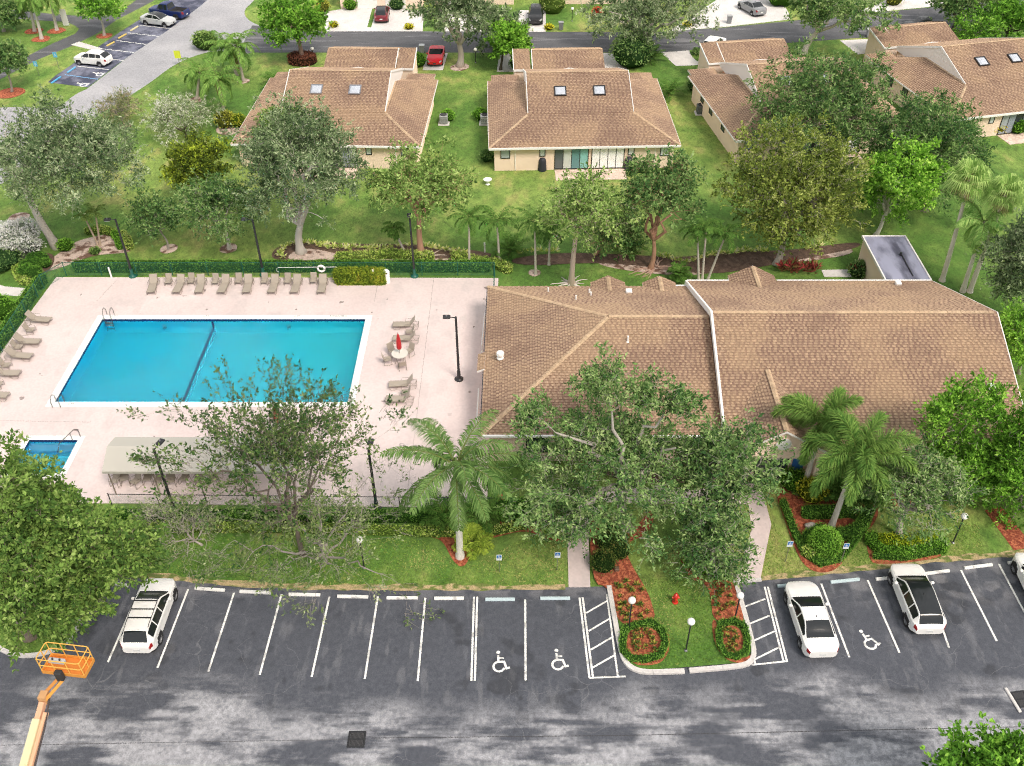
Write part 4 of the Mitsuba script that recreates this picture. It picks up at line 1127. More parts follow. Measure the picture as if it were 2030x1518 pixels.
def tree(dims, label, cat='tree', group=None, name='tree', pal=OAK, seed=1, n=150, twigs=7, per=9, leaf=0.26, asp=0.5, twig=0.7, bark=BARK_GREY, trunk=0.22, fork=0.35, limbs=5, droop=-0.15, lobes=0.7, shell=0.55,
         spread=0.45, sticks=0.35, flat_=0.75, extra=None, tone=0.5, bare=0.0, lean=None, outw=0.8):
    X, Y, cx, cz, r, rz = dims
    rng = np.random.default_rng(seed)
    key = thing(name, label, cat, group)
    cl = clumps(rng, n, cx, Y, cz, r, rz, seed, lobes, shell, flat_)
    if extra:
        for (ex, ey, ez, er, erz, en) in extra:
            cl = np.vstack([cl, clumps(rng, en, ex, ey, ez, er, erz, seed + 3, lobes, shell, flat_)])
    cl[:, 2] = np.maximum(cl[:, 2], 0.25)
    w = MB()
    base = np.array([X, Y, 0.0])
    zf = max(0.35, (cz - rz * 0.55) * fork / 0.35 if fork < 0.36 else (cz - rz * 0.2) * fork)
    top = np.array([X + (cx - X) * 0.35, Y, zf])
    if lean:
        top = np.array([X + lean[0], Y + lean[1], zf])
    k = 6
    tt = np.linspace(0, 1, k)[:, None]
    bend = rng.normal(size=3) * [0.06, 0.06, 0] * zf
    tp = base + (top - base) * tt + bend * np.sin(tt * np.pi)
    rad = trunk * (1 - 0.35 * tt[:, 0])
    rad[0] *= 1.5
    tp[0, 2] = -0.05
    w.tube(tp, rad, 9, bark)
    # limbs: clusters of clumps by direction
    nodes, nrad = [tp[-1]], [rad[-1]]
    ang = np.arctan2(cl[:, 1] - top[1], cl[:, 0] - top[0]) + rng.uniform(0, 6.28)
    lab = ((ang % 6.2832) / 6.2832 * limbs).astype(int)
    cen = np.array([cl[:, 0].mean(), cl[:, 1].mean(), cl[:, 2].max()])
    hi = np.argsort(np.linalg.norm(cl[:, :2] - cen[:2], axis=1))[:len(cl) // 6]
    lab[hi] = limbs
    for g in range(limbs + 1):
        m = cl[lab == g]
        if len(m) < 2:
            continue
        tgt = m.mean(0) * 0.8 + m[np.argmax(np.linalg.norm(m - top, axis=1))] * 0.2
        mid = top + (tgt - top) * 0.5 + np.array([0, 0, 0.12 * np.linalg.norm(tgt - top)]) + rng.normal(size=3) * 0.12 * np.linalg.norm(tgt - top) * 0.5
        t = np.linspace(0, 1, 8)[:, None]
        path = (1 - t) ** 2 * top + 2 * t * (1 - t) * mid + t ** 2 * tgt
        path += rng.normal(size=path.shape) * 0.04 * np.linalg.norm(tgt - top) * (t > 0.05) * (t < 0.99)
        lr = trunk * 0.62 * (1 - 0.72 * t[:, 0])
        w.tube(path, lr, 7, np.array(bark) * rng.uniform(0.9, 1.1))
        nodes += [path[i_] for i_ in range(1, 8)]
        nrad += [lr[i_] for i_ in range(1, 8)]
    # branches: every clump grows from the nearest wood that is closer to the fork
    N, R_ = np.array(nodes), np.array(nrad)
    dist = np.linalg.norm(cl - top, axis=1)
    for q in cl[np.argsort(dist)]:
        dn_ = np.linalg.norm(N - q, axis=1)
        dt_ = np.linalg.norm(N - top, axis=1)
        j = int(np.argmin(dn_ + 0.25 * dt_ + 5.0 * (dt_ > np.linalg.norm(q - top))))
        p0, l_ = N[j], dn_[j]
        mm = (p0 + q) / 2 + rng.normal(size=3) * 0.14 * l_ + [0, 0, 0.08 * l_]
        t2 = np.linspace(0, 1, 5)[:, None]
        pth = (1 - t2) ** 2 * p0 + 2 * t2 * (1 - t2) * mm + t2 ** 2 * q
        r0 = min(R_[j] * 0.62, 0.05)
        w.tube(pth, np.linspace(r0, max(r0 * 0.55, 0.007), 5), 4, np.array(bark) * rng.uniform(0.75, 1.05), cap=False)
        N, R_ = np.vstack([N, pth[2:3], q[None]]), np.concatenate([R_, [r0 * 0.8, max(r0 * 0.6, 0.008)]])
    # twigs
    T_ = twigs * len(cl)
    ctone = np.repeat(np.clip(tone + 0.5 * (meshkit.noise(cl * 0.55 + seed) - 0.5) + rng.normal(size=len(cl)) * 0.10, 0, 1), twigs)
    cc = np.repeat(cl, twigs, axis=0)
    o = cc + rng.normal(size=(T_, 3)) * spread * [0.55, 0.55, 0.4]
    ctr = np.array([cx, Y, cz - rz * 0.5])
    d = nrm(nrm(cc - ctr) * outw + nrm(rng.normal(size=(T_, 3))) * 0.9 + [0, 0, droop])
    L = twig * rng.uniform(0.6, 1.35, T_)
    leafy = rng.uniform(size=T_) >= bare
    t = rng.uniform(0, 1, (T_, per)) ** 0.8
    pos = o[:, None] + d[:, None] * (t * L[:, None])[..., None]
    pos[..., 2] -= (t * L[:, None]) ** 2 * 0.12 * (1 if droop < 0 else 0)
    pos = (pos + rng.normal(size=pos.shape) * 0.045)[leafy].reshape(-1, 3)
    ld = nrm(np.repeat(d[leafy], per, axis=0) * 0.75 + nrm(rng.normal(size=(len(pos), 3))) * 0.8)
    lv = MB()
    ttone = np.repeat((ctone + rng.normal(size=T_) * 0.20)[leafy], per)
    ok = pos[:, 2] > 0.12
    leaves(rng, pos[ok], ld[ok], leaf, asp, pal, ttone[ok], mb=lv)
    idx = np.nonzero((rng.uniform(size=T_) < sticks) | ~leafy)[0]
    if len(idx):
        a, b = o[idx] - d[idx] * 0.15, o[idx] + d[idx] * L[idx, None]
        s_ = nrm(np.cross(d[idx], rng.normal(size=(len(idx), 3))))
        s2 = np.cross(d[idx], s_)
        wd = 0.011
        V = np.stack([a + s_ * wd, a - s_ * wd * 0.5 + s2 * wd, a - s_ * wd * 0.5 - s2 * wd, b], 1).reshape(-1, 3)
        bb = np.arange(len(idx))[:, None] * 4
        w.add(V, np.concatenate([bb + [[0, 1, 3]], bb + [[1, 2, 3]], bb + [[2, 0, 3]]]), np.array(bark) * 1.05)
    part(key, 'trunk', w, 'vc', smooth=True)
    part(key, 'crown', lv, 'leaf')
    return key


FARSETT = dict(n=110, twigs=6, per=7, leaf=0.42, twig=0.8)
# the far street trees
tree((-26.07, 112.25, -26.53, 4.88, 4.4, 2.82), 'dense green round tree with a reddish trunk left of the first garage', pal=FRESH, seed=2, n=170, twigs=7, per=8, leaf=0.36, bark=(0.26, 0.17, 0.14), trunk=0.30, lobes=0.5, tone=0.38)
tree((-7.21, 110.72, -7.21, 6.54, 5.3, 2.81), 'tall pale forked tree with grey green leaves beside the red convertible', pal=OLIVE, seed=3, n=150, twigs=7, per=9, leaf=0.36, asp=0.4, bark=(0.42, 0.37, 0.33), trunk=0.42, limbs=4, fork=0.45, tone=0.42)
tree((-2.97, 115.64, -2.63, 2.2, 3.64, 2.33), 'grey green tree behind the round bright green tree', pal=OLIVE, seed=4, n=90, twigs=7, per=8, leaf=0.36, trunk=0.2, tone=0.3)
tree((-2.43, 109.61, -1.46, 3.6, 2.77, 2.02), 'round bright green tree at the edge of the street', pal=LIME, seed=5, n=170, twigs=8, per=8, leaf=0.34, asp=0.6, bark=BARK_DARK, trunk=0.16, lobes=0.25, tone=0.3, spread=0.35, twig=0.5)
tree((13.93, 114.54, 14.6, 5.06, 8.28, 4.14), 'broad grey green tree with several pale stems behind the second garage', pal=OLIVE, seed=6, n=260, twigs=7, per=9, leaf=0.36, asp=0.4, bark=BARK_PALE, trunk=0.40, fork=0.2, limbs=6, tone=0.5)
tree((33.87, 114.08, 37.08, 5.64, 6.15, 3.07), 'tall pale trunked tree arching over the street at the top right', pal=OAK, seed=7, n=170, twigs=7, per=8, leaf=0.36, bark=BARK_PALE, trunk=0.36, fork=0.55, limbs=4, tone=0.55)
tree((54.37, 121.74, 55.19, 3.54, 5.13, 3.67), 'dark trunked tree standing in the street at the top right', pal=OAK, seed=8, n=150, twigs=7, per=8, leaf=0.36, bark=BARK_DARK, trunk=0.32, fork=0.5, tone=0.5)
tree((59.27, 117.71, 59.55, 2.91, 4.25, 3.21), 'dense green tree at the top right corner', pal=FRESH, seed=9, n=130, twigs=7, per=8, leaf=0.36, bark=BARK_DARK, trunk=0.22, tone=0.3)
tree((54.07, 115.57, 54.63, 2.55, 3.0, 1.93), 'slim stemmed tree behind the fourth villa', pal=FRESH, seed=10, n=70, twigs=7, per=7, leaf=0.34, bark=BARK_GREY, trunk=0.10, tone=0.35)
tree((-52.8, 121.15, -52.45, 3.75, 2.89, 1.62), 'young fresh green tree with a pale forked trunk beside the parking bay', pal=FRESH, seed=11, n=80, twigs=7, per=8, leaf=0.36, bark=BARK_PALE, trunk=0.17, fork=0.3, limbs=4, tone=0.5)
tree((-57.31, 103.51, -56.59, 3.74, 2.01, 1.85), 'small tree on a red mulch ring at the left edge', pal=OAK, seed=12, n=80, twigs=7, per=8, leaf=0.32, bark=BARK_GREY, trunk=0.13, fork=0.55, tone=0.4)
tree((-66.23, 122.69, -65.95, 2.48, 2.5, 1.93), 'dark green tree in the top left corner', pal=OAK, seed=13, n=90, twigs=7, per=8, leaf=0.36, tone=0.35, trunk=0.2, flat_=0.9)
# the lawn trees
tree((-39.82, 70.48, -36.8, 8.42, 5.85, 3.63), 'broad silver green tree with a pale leaning trunk on the left lawn', pal=OLIVE, seed=21, n=430, twigs=8, per=10, leaf=0.27, asp=0.36, twig=0.9, bark=BARK_PALE, trunk=0.36, fork=0.34, limbs=7, droop=-0.2, lobes=0.8, tone=0.42, lean=(-1.0, 0.0), sticks=0.3)
tree((-18.7, 69.64, -17.73, 8.37, 5.04, 4.19), 'broad silver green tree with a pale trunk behind the pool fence', pal=OLIVE, seed=22, n=420, twigs=8, per=10, leaf=0.27, asp=0.36, twig=0.85, bark=(0.52, 0.49, 0.45), trunk=0.38, fork=0.36, limbs=6, droop=-0.15, lobes=0.75, tone=0.36, sticks=0.3)
tree((-23.5, 85.33, -22.71, 4.06, 2.83, 2.07), 'olive brown round tree against the left villa', pal=GUMBO, seed=23, n=130, twigs=7, per=9, leaf=0.28, tone=0.35, trunk=0.16, lobes=0.4, flat_=0.9)
tree((-29.84, 79.11, -29.18, 3.52, 2.97, 2.69), 'dark bushy tree with yellow green tips in the middle of the left lawn', pal=[(0.035, 0.06, 0.012), (0.08, 0.11, 0.018), (0.17, 0.22, 0.025), (0.28, 0.34, 0.04)], seed=24, n=150, twigs=8, per=9, leaf=0.27, asp=0.55, tone=0.42, trunk=0.14, lobes=0.5, flat_=0.98, bark=BARK_DARK)
tree((-24.92, 70.13, -25.35, 4.25, 3.34, 2.29), 'low spreading tree with a pale crooked trunk behind the pool fence', pal=OAK, seed=25, n=190, twigs=7, per=9, leaf=0.25, asp=0.4, tone=0.42, bark=BARK_PALE, trunk=0.17, fork=0.3, limbs=6)
tree((-30.15, 70.14, -30.66, 3.31, 2.05, 1.66), 'small dark green tree with a thin trunk on a pale ring', pal=OAK, seed=26, n=85, twigs=7, per=9, leaf=0.24, tone=0.38, bark=BARK_GREY, trunk=0.09, fork=0.5, limbs=4, lobes=0.9)
tree((-34.45, 91.84, -34.55, 2.09, 4.16, 2.08), 'low silvery tree with a dark bent trunk beside the tall palms', pal=[(0.10, 0.14, 0.06), (0.19, 0.23, 0.13), (0.34, 0.36, 0.27), (0.50, 0.50, 0.43)], seed=27, n=140, twigs=6, per=7, leaf=0.26, asp=0.35, tone=0.45, bark=BARK_DARK, trunk=0.13, fork=0.2, limbs=6, bare=0.15, sticks=0.5, flat_=0.5)
tree((-41.77, 94.51, -41.82, 2.01, 2.26, 1.51), 'half bare bushy tree at the edge of the access road', pal=[(0.07, 0.10, 0.03), (0.13, 0.15, 0.06), (0.22, 0.19, 0.12), (0.33, 0.28, 0.2)], seed=28, n=90, twigs=7, per=7, leaf=0.25, asp=0.35, tone=0.45, trunk=0.1, bare=0.35, sticks=0.8, flat_=0.95)
tree((-8.47, 69.47, -8.27, 6.72, 4.09, 2.05), 'open crowned tree with red peeling limbs behind the pool fence', pal=GUMBO, seed=29, n=200, twigs=7, per=8, leaf=0.27, tone=0.45, bark=BARK_RED, trunk=0.28, fork=0.22, limbs=6, lobes=0.9, sticks=0.5)
tree((4.08, 64.87, 4.83, 6.89, 3.33, 1.66), 'sparse crowned tree with a white trunk and pink limbs right behind the clubhouse', pal=GUMBO, seed=30, n=150, twigs=7, per=8, leaf=0.26, tone=0.45, bark=(0.52, 0.42, 0.36), trunk=0.24, fork=0.3, limbs=5, lobes=0.9, sticks=0.6)
tree((10.72, 67.11, 10.76, 7.22, 3.33, 2.42), 'dark green tree with a reddish forked trunk behind the clubhouse', pal=OAK, seed=31, n=170, twigs=7, per=8, leaf=0.27, tone=0.40, bark=BARK_RED, trunk=0.22, fork=0.4, limbs=5, lobes=1.0, sticks=0.5)
tree((6.26, 69.21, 7.81, 2.44, 2.92, 2.0), 'green tree half hidden between the two red limbed trees', pal=OAK, seed=32, n=90, twigs=7, per=8, leaf=0.27, tone=0.45, bark=BARK_RED, trunk=0.14, fork=0.4)
tree((21.23, 67.63, 21.35, 7.32, 5.9, 4.98), 'large round olive brown tree with twin grey trunks behind the clubhouse', pal=[(0.055, 0.085, 0.018), (0.10, 0.135, 0.028), (0.165, 0.205, 0.045), (0.26, 0.29, 0.10)], seed=33, n=470, twigs=8, per=9, leaf=0.26, tone=0.45, bark=(0.40, 0.36, 0.33), trunk=0.30, fork=0.42, limbs=7, lobes=0.4, flat_=0.95, sticks=0.5, outw=1.1)
tree((30.72, 72.28, 31.42, 5.45, 3.36, 3.23), 'vivid lime green tree with white twin trunks above the flat roofed shed', pal=LIME, seed=34, n=230, twigs=8, per=9, leaf=0.27, asp=0.6, tone=0.55, bark=(0.60, 0.57, 0.52), trunk=0.20, fork=0.38, limbs=5, lobes=0.7, spread=0.35, twig=0.5)
tree((30.27, 83.6, 27.62, 6.6, 6.32, 4.91), 'large dark grey green tree covering the third villa', pal=OAK, seed=35, n=420, twigs=8, per=9, leaf=0.30, asp=0.38, twig=0.95, tone=0.42, bark=(0.30, 0.25, 0.22), trunk=0.4, fork=0.4, limbs=7, lobes=0.8)
tree((36.27, 76.82, 34.65, 5.67, 5.98, 5.01), 'large dark tree in front of the right villa', pal=OAK, seed=36, n=440, twigs=8, per=9, leaf=0.29, asp=0.38, twig=0.9, tone=0.36, bark=(0.30, 0.25, 0.22), trunk=0.4, limbs=7, lobes=0.8)
tree((39.25, 58.83, 36.72, 6.59, 2.6, 4.76), 'blue green tree at the right edge beside the clubhouse', pal=OLIVE, seed=37, n=260, twigs=8, per=10, leaf=0.27, asp=0.36, twig=0.85, tone=0.38, trunk=0.3, flat_=0.95)
tree((35.56, 53.38, 34.59, 3.72, 1.47, 2.66), 'bright yellow green bushy tree at the right edge past the roof end', pal=FRESH, seed=38, n=80, twigs=8, per=9, leaf=0.24, tone=0.6, trunk=0.12, flat_=0.95)
# the front trees
tree((-26.4, 30.82, -23.81, 7.02, 3.96, 7.02), 'big leafy tree on the kerbed island at the lower left', pal=[(0.035, 0.072, 0.018), (0.066, 0.122, 0.028), (0.115, 0.185, 0.042), (0.19, 0.26, 0.080)], seed=41, n=520, twigs=9, per=10, leaf=0.24, asp=0.55, twig=0.6, tone=0.48, bark=(0.25, 0.2, 0.17), trunk=0.34, fork=0.35, limbs=8, lobes=0.5, flat_=0.95, sticks=0.25,
     spread=0.4, extra=[(*(-19.96, 6.37)[:1], (-26.4, 30.82)[1] + 0.6, (-19.96, 6.37)[1], 1.75, 1.9, 75)])
tree((-12.75, 36.61, -12.67, 8.36, 5.55, 3.65), 'open airy tree with dark twigs in front of the pool', pal=[(0.018, 0.045, 0.014), (0.040, 0.080, 0.022), (0.085, 0.125, 0.04), (0.14, 0.175, 0.07)], seed=42, n=300, twigs=7, per=7, leaf=0.20, asp=0.5, twig=0.75, tone=0.45, bark=(0.16, 0.13, 0.11), trunk=0.16, fork=0.16, limbs=8, lobes=1.0, shell=0.45, sticks=0.9, bare=0.12, droop=0.25, outw=1.3, spread=0.5)
tree((-11.44, 35.79, -10.91, 2.93, 5.78, 2.89), 'low straggling grey twigged tree on the front grass', pal=[(0.05, 0.085, 0.03), (0.09, 0.135, 0.045), (0.16, 0.20, 0.09), (0.26, 0.29, 0.17)], seed=43, n=120, twigs=7, per=8, leaf=0.20, asp=0.4, twig=0.8, tone=0.42, bark=(0.33, 0.30, 0.27), trunk=0.13, fork=0.2, limbs=8, lobes=1.0, sticks=0.9, bare=0.25, droop=-0.15, outw=1.0)
tree((-18.84, 37.29, -19.81, 1.43, 2.66, 1.76), 'thin leafless twigged tree on the grass right of the big leafy tree', pal=[(0.05, 0.085, 0.03), (0.09, 0.135, 0.045), (0.16, 0.20, 0.09), (0.26, 0.29, 0.17)], seed=44, n=80, twigs=6, per=7, leaf=0.18, asp=0.4, twig=0.8, tone=0.5, bark=(0.42, 0.38, 0.34), trunk=0.08, fork=0.2, limbs=6, lobes=1.0, sticks=1.0, bare=0.5, outw=1.0)
tree((6.4, 38.54, 5.14, 5.87, 5.63, 2.82), 'large spreading oak overhanging the front of the clubhouse', pal=OAK, seed=45, n=270, twigs=8, per=10, leaf=0.235, asp=0.45, twig=0.8, tone=0.52, bark=(0.38, 0.35, 0.32), trunk=0.30, fork=0.3, limbs=8, lobes=1.2, shell=0.45, sticks=0.55, spread=0.45,
     extra=[((4.15, 11.2)[0], (6.4, 38.54)[1], (4.15, 11.2)[1], 1.0, 1.3, 26), ((6.32, 10.51)[0], (6.4, 38.54)[1], (6.32, 10.51)[1], 0.9, 1.2, 22), ((8.37, 9.98)[0], (6.4, 38.54)[1], (8.37, 9.98)[1], 1.0, 1.2, 24),
            ((0.74, 8.89)[0], (6.4, 38.54)[1], (0.74, 8.89)[1], 0.9, 0.8, 18)])
tree((12.21, 38.16, 11.34, 5.87, 2.45, 2.67), 'oak beside the clubhouse entrance gable', pal=OAK, seed=46, n=150, twigs=8, per=10, leaf=0.235, asp=0.45, twig=0.8, tone=0.48, bark=(0.38, 0.35, 0.32), trunk=0.2, fork=0.3, limbs=6, lobes=1.0, sticks=0.55)
tree((10.85, 35.13, 10.55, 3.13, 2.17, 2.18), 'low drooping oak on the island lawn', pal=OAK, seed=47, n=115, twigs=8, per=10, leaf=0.22, asp=0.42, twig=0.75, tone=0.42, bark=(0.38, 0.35, 0.32), trunk=0.2, fork=0.3, limbs=7, lobes=0.8, sticks=0.55, flat_=0.95)
tree((3.09, 38.53, 2.79, 2.08, 2.58, 1.44), 'low oak at the bend of the pink walk', pal=OAK, seed=52, n=90, twigs=8, per=9, leaf=0.22, asp=0.42, twig=0.75, tone=0.5, bark=(0.46, 0.43, 0.40), trunk=0.13, fork=0.3, limbs=6, lobes=0.8, sticks=0.55)
tree((22.39, 38.03, 21.9, 4.53, 2.96, 1.48), 'leaning grey trunked tree in the front garden', pal=OAK, seed=48, n=190, twigs=8, per=9, leaf=0.21, asp=0.45, twig=0.7, tone=0.5, bark=(0.46, 0.42, 0.38), trunk=0.20, fork=0.22, limbs=7, lobes=0.9, sticks=0.7, bare=0.06)
tree((27.73, 41.06, 26.66, 2.83, 2.62, 2.31), 'upright vivid green tree in front of the right end of the clubhouse', pal=LIME, seed=49, n=130, twigs=8, per=10, leaf=0.23, asp=0.5, twig=0.7, tone=0.36, bark=(0.45, 0.40, 0.33), trunk=0.12, fork=0.15, limbs=7, lobes=1.1, droop=0.9, outw=0.5, flat_=0.95, spread=0.35, shell=0.4,
     extra=[(*e_, 17) for e_ in (((23.78, 6.47)[0], (27.73, 41.06)[1], (23.78, 6.47)[1], 0.62, 1.3), ((24.65, 7.24)[0], (27.73, 41.06)[1] + 0.4, (24.65, 7.24)[1], 0.62, 1.6), ((25.82, 7.36)[0], (27.73, 41.06)[1], (25.82, 7.36)[1], 0.66, 1.6), ((27.08, 7.25)[0], (27.73, 41.06)[1] + 0.3, (27.08, 7.25)[1], 0.62, 1.5))])
tree((30.64, 40.23, 29.22, 4.27, 2.33, 4.55), 'bright green bushy tree at the right edge of the front garden', pal=LIME, seed=50, n=260, twigs=8, per=10, leaf=0.23, asp=0.5, twig=0.7, tone=0.33, trunk=0.12, fork=0.15, limbs=7, lobes=0.9, droop=0.7, outw=0.5, flat_=0.98, spread=0.4)
tree((22.24, 19.84, 19.98, 5.63, 2.44, 1.35), 'leafy tree top in the bottom right corner', pal=FRESH, seed=51, n=200, twigs=9, per=10, leaf=0.24, asp=0.6, twig=0.55, tone=0.38, trunk=0.25, flat_=0.8, lobes=0.9)


# ---- palms
def frond(rng, base, az, L, rise, droop, nl=34, ll=0.62, lw=0.045, hang=0.5, col=((0.05, 0.12, 0.02), (0.13, 0.22, 0.05)), plume=False, mb=None, stem=(0.16, 0.20, 0.06)):
    """A feather frond: an arching stem with leaflets on both sides (all round it when plume)."""
    mb = mb or MB()
    t = np.linspace(0, 1, 12)
    h = np.array([math.cos(az), math.sin(az), 0.0])
    a0 = rise - droop * t ** 1.4
    ds = L / 11
    pts = [np.asarray(base, float)]
    for k in range(11):
        am = (a0[k] + a0[k + 1]) / 2
        pts.append(pts[-1] + ds * (h * math.cos(am) + np.array([0, 0, math.sin(am)])))
    pts = np.array(pts)
    mb.tube(pts, 0.035 * (1 - 0.8 * t) * max(0.5, L / 3), 4, stem, cap=False)
    side0 = np.array([-h[1], h[0], 0.0])
    tl = np.linspace(0.10, 0.99, nl)
    m = 2 if not plume else 5
    tt = np.repeat(tl, m) + rng.normal(size=nl * m) * 0.006
    tt = np.clip(tt, 0.05, 1)
    p = np.stack([np.interp(tt, t, pts[:, k]) for k in range(3)], -1)
    tan = nrm(np.stack([np.interp(tt, t, np.gradient(pts[:, k])) for k in range(3)], -1))
    upv = np.cross(side0, tan)
    if plume:
        ph = np.tile(np.arange(m) * 2 * np.pi / m, nl) + np.repeat(np.arange(nl) * 1.9, m)
        d = side0 * np.cos(ph)[:, None] + upv * -np.abs(np.sin(ph))[:, None] * np.where(np.sin(ph) > 0, 1, -0.8)[:, None]
    else:
        sg = np.tile([-1.0, 1.0], nl)
        d = side0 * sg[:, None] + upv * -0.15
    d = nrm(d + tan * 0.75 + [0, 0, -hang * 0.5] + rng.normal(size=d.shape) * 0.12)
    prof = np.sin(np.clip(tt * 0.86 + 0.10, 0, 1) * np.pi) ** 0.6
    ln = ll * prof * rng.uniform(0.8, 1.15, len(tt))
    wv = nrm(np.cross(d, upv + rng.normal(size=d.shape) * 0.4)) * lw
    mid = p + d * (ln * 0.5)[:, None] + [0, 0, 0.02]
    tip = mid + nrm(d + [0, 0, -hang]) * (ln * 0.55)[:, None]
    V = np.stack([p - wv * 0.4, p + wv * 0.4, mid + wv, mid - wv, tip], 1).reshape(-1, 3)
    b = np.arange(len(p))[:, None] * 5
    F = np.concatenate([b + [[0, 1, 2]], b + [[0, 2, 3]], b + [[3, 2, 4]]])
    c0, c1 = np.array(col[0]) * 1.35, np.array(col[1]) * 1.5
    c = c0 + (c1 - c0) * np.clip(rng.uniform(0, 1, (len(p), 1)) * 0.7 + rng.uniform(0, 0.3), 0, 1)
    mb.add(V, F, np.repeat(c, 5, axis=0))
    return mb


def palm(base, top, label, cat='palm', group=None, seed=1, nf=14, L=2.2, r=0.14, col=((0.05, 0.12, 0.02), (0.13, 0.22, 0.05)), trunk=(0.42, 0.39, 0.35), shaft=None, rise=(1.2, -0.5), droop=1.3, nl=30, ll=0.55, lw=0.04, hang=0.5, plume=False,
         name='palm_tree', curve=0.0, old=0):
    rng = np.random.default_rng(seed)
    key = thing(name, label, cat, group)
    base, top = np.array([base[0], base[1], 0.0]), np.array(top, float)
    t = np.linspace(0, 1, 9)[:, None]
    p = base + (top - base) * t + np.array([top[0] - base[0], top[1] - base[1], 0]) * curve * (t * t - t)
    rad = r * (1.25 - 0.45 * t[:, 0])
    rad[0] *= 1.35
    w = MB()
    nseg = 36
    tt = np.linspace(0, 1, nseg)
    pp = np.stack([np.interp(tt, t[:, 0], p[:, k]) for k in range(3)], -1)
    w.tube(pp, np.interp(tt, t[:, 0], rad) * (1 + 0.05 * (np.arange(nseg) % 2)), 9, trunk)
    tr = part(key, 'trunk', w, 'vc', smooth=40)
    if shaft:
        d = nrm(pp[-1] - pp[-3])
        part(key, 'crownshaft', MB().tube([pp[-1] - d * 0.1, pp[-1] + d * L * 0.12, pp[-1] + d * L * 0.28, pp[-1] + d * L * 0.42], [r * 0.9, r * 1.0, r * 0.75, r * 0.3], 8, shaft), 'vc', smooth=True)
        cen = pp[-1] + d * L * 0.28
    else:
        cen = pp[-1]
    for i in range(nf):
        f = (i + 0.5) / nf
        az = i * 2.39996 + rng.normal() * 0.15
        ri = rise[0] + (rise[1] - rise[0]) * f + rng.normal() * 0.08
        cc = ((0.20, 0.15, 0.06), (0.34, 0.28, 0.14)) if i >= nf - old else col
        part(key, 'frond', frond(rng, cen + np.array([math.cos(az), math.sin(az), 0]) * r * 0.5, az, L * rng.uniform(0.85, 1.1), ri, droop * rng.uniform(0.8, 1.15), nl, ll, lw, hang, cc, plume), 'fronds')
    return key


ROYAL = ((0.035, 0.090, 0.020), (0.150, 0.235, 0.075))
palm((-3.54, 36.42), ((-3.47, 6.41)[0], (-3.54, 36.42)[1], (-3.47, 6.41)[1]), 'big feathery palm with a white painted trunk base beside the front grass', seed=61, nf=17, L=3.9, r=0.17, col=ROYAL, trunk=(0.62, 0.60, 0.56), shaft=(0.16, 0.24, 0.07),
     rise=(1.3, -0.55), droop=1.35, nl=80, ll=0.85, lw=0.034, hang=0.8)
FOX = ((0.040, 0.115, 0.022), (0.190, 0.290, 0.070))
palm((18.54, 38.73), ((18.75, 4.92)[0], (18.54, 38.73)[1], (18.75, 4.92)[1]), 'bushy plumed palm with a grey trunk inside the clipped hedge', seed=62, nf=14, L=3.5, r=0.15, col=FOX, trunk=(0.56, 0.52, 0.48), shaft=(0.20, 0.27, 0.08), rise=(1.4, -0.1), droop=1.9, nl=90, ll=0.80, lw=0.024,
     hang=0.5, plume=True)
palm((17.6, 41.9), ((17.67, 4.38)[0], (17.6, 41.9)[1], (17.67, 4.38)[1]), 'bushy plumed palm in front of the entrance gable', seed=63, nf=12, L=3.4, r=0.15, col=FOX, trunk=(0.56, 0.52, 0.48), shaft=(0.20, 0.27, 0.08), rise=(1.4, -0.1), droop=1.9, nl=90, ll=0.80, lw=0.024, hang=0.5, plume=True)
GARD = 'garden palms behind the pool and clubhouse'
for i, (bx, tx, lb, L, nf, s) in enumerate(((((-4.33, 67.81)), (-4.2, 3.89), 'slim palm with a bare pale trunk left of the clubhouse corner', 1.9, 11, 71), (((1.2, 66.21)), (1.08, 4.36), 'palm with arching dark fronds behind the clubhouse corner', 2.0, 11, 72),
                                            (((-1.81, 68.04)), (-1.96, 3.94), 'leafy green palm next to the white post behind the fence', 2.1, 13, 73), (((14.41, 65.23)), (13.82, 4.29), 'left of the three slim palms behind the taller roof', 1.5, 10, 74),
                                            (((14.69, 65.23)), (14.44, 4.65), 'middle of the three slim palms behind the taller roof', 1.5, 10, 75), (((15.1, 65.23)), (15.95, 4.02), 'leaning right one of the three slim palms behind the taller roof', 1.6, 11, 76),
                                            (((2.31, 67.65)), (2.34, 2.66), 'dark young palm beside the white trunked tree', 1.6, 10, 77), (((-10.02, 70.03)), (-10.7, 2.12), 'small fan shaped palm left of the middle light pole', 1.15, 11, 78))):
    palm(bx, (tx[0], bx[1], tx[1]), lb, group=GARD, seed=s, nf=nf, L=L, r=0.085, col=((0.030, 0.085, 0.016), (0.10, 0.185, 0.04)), trunk=(0.52, 0.48, 0.42), shaft=(0.16, 0.24, 0.07) if i not in (2, 7) else None, rise=(1.2, -0.3), droop=1.6, nl=24, ll=0.5, lw=0.035, hang=0.6)
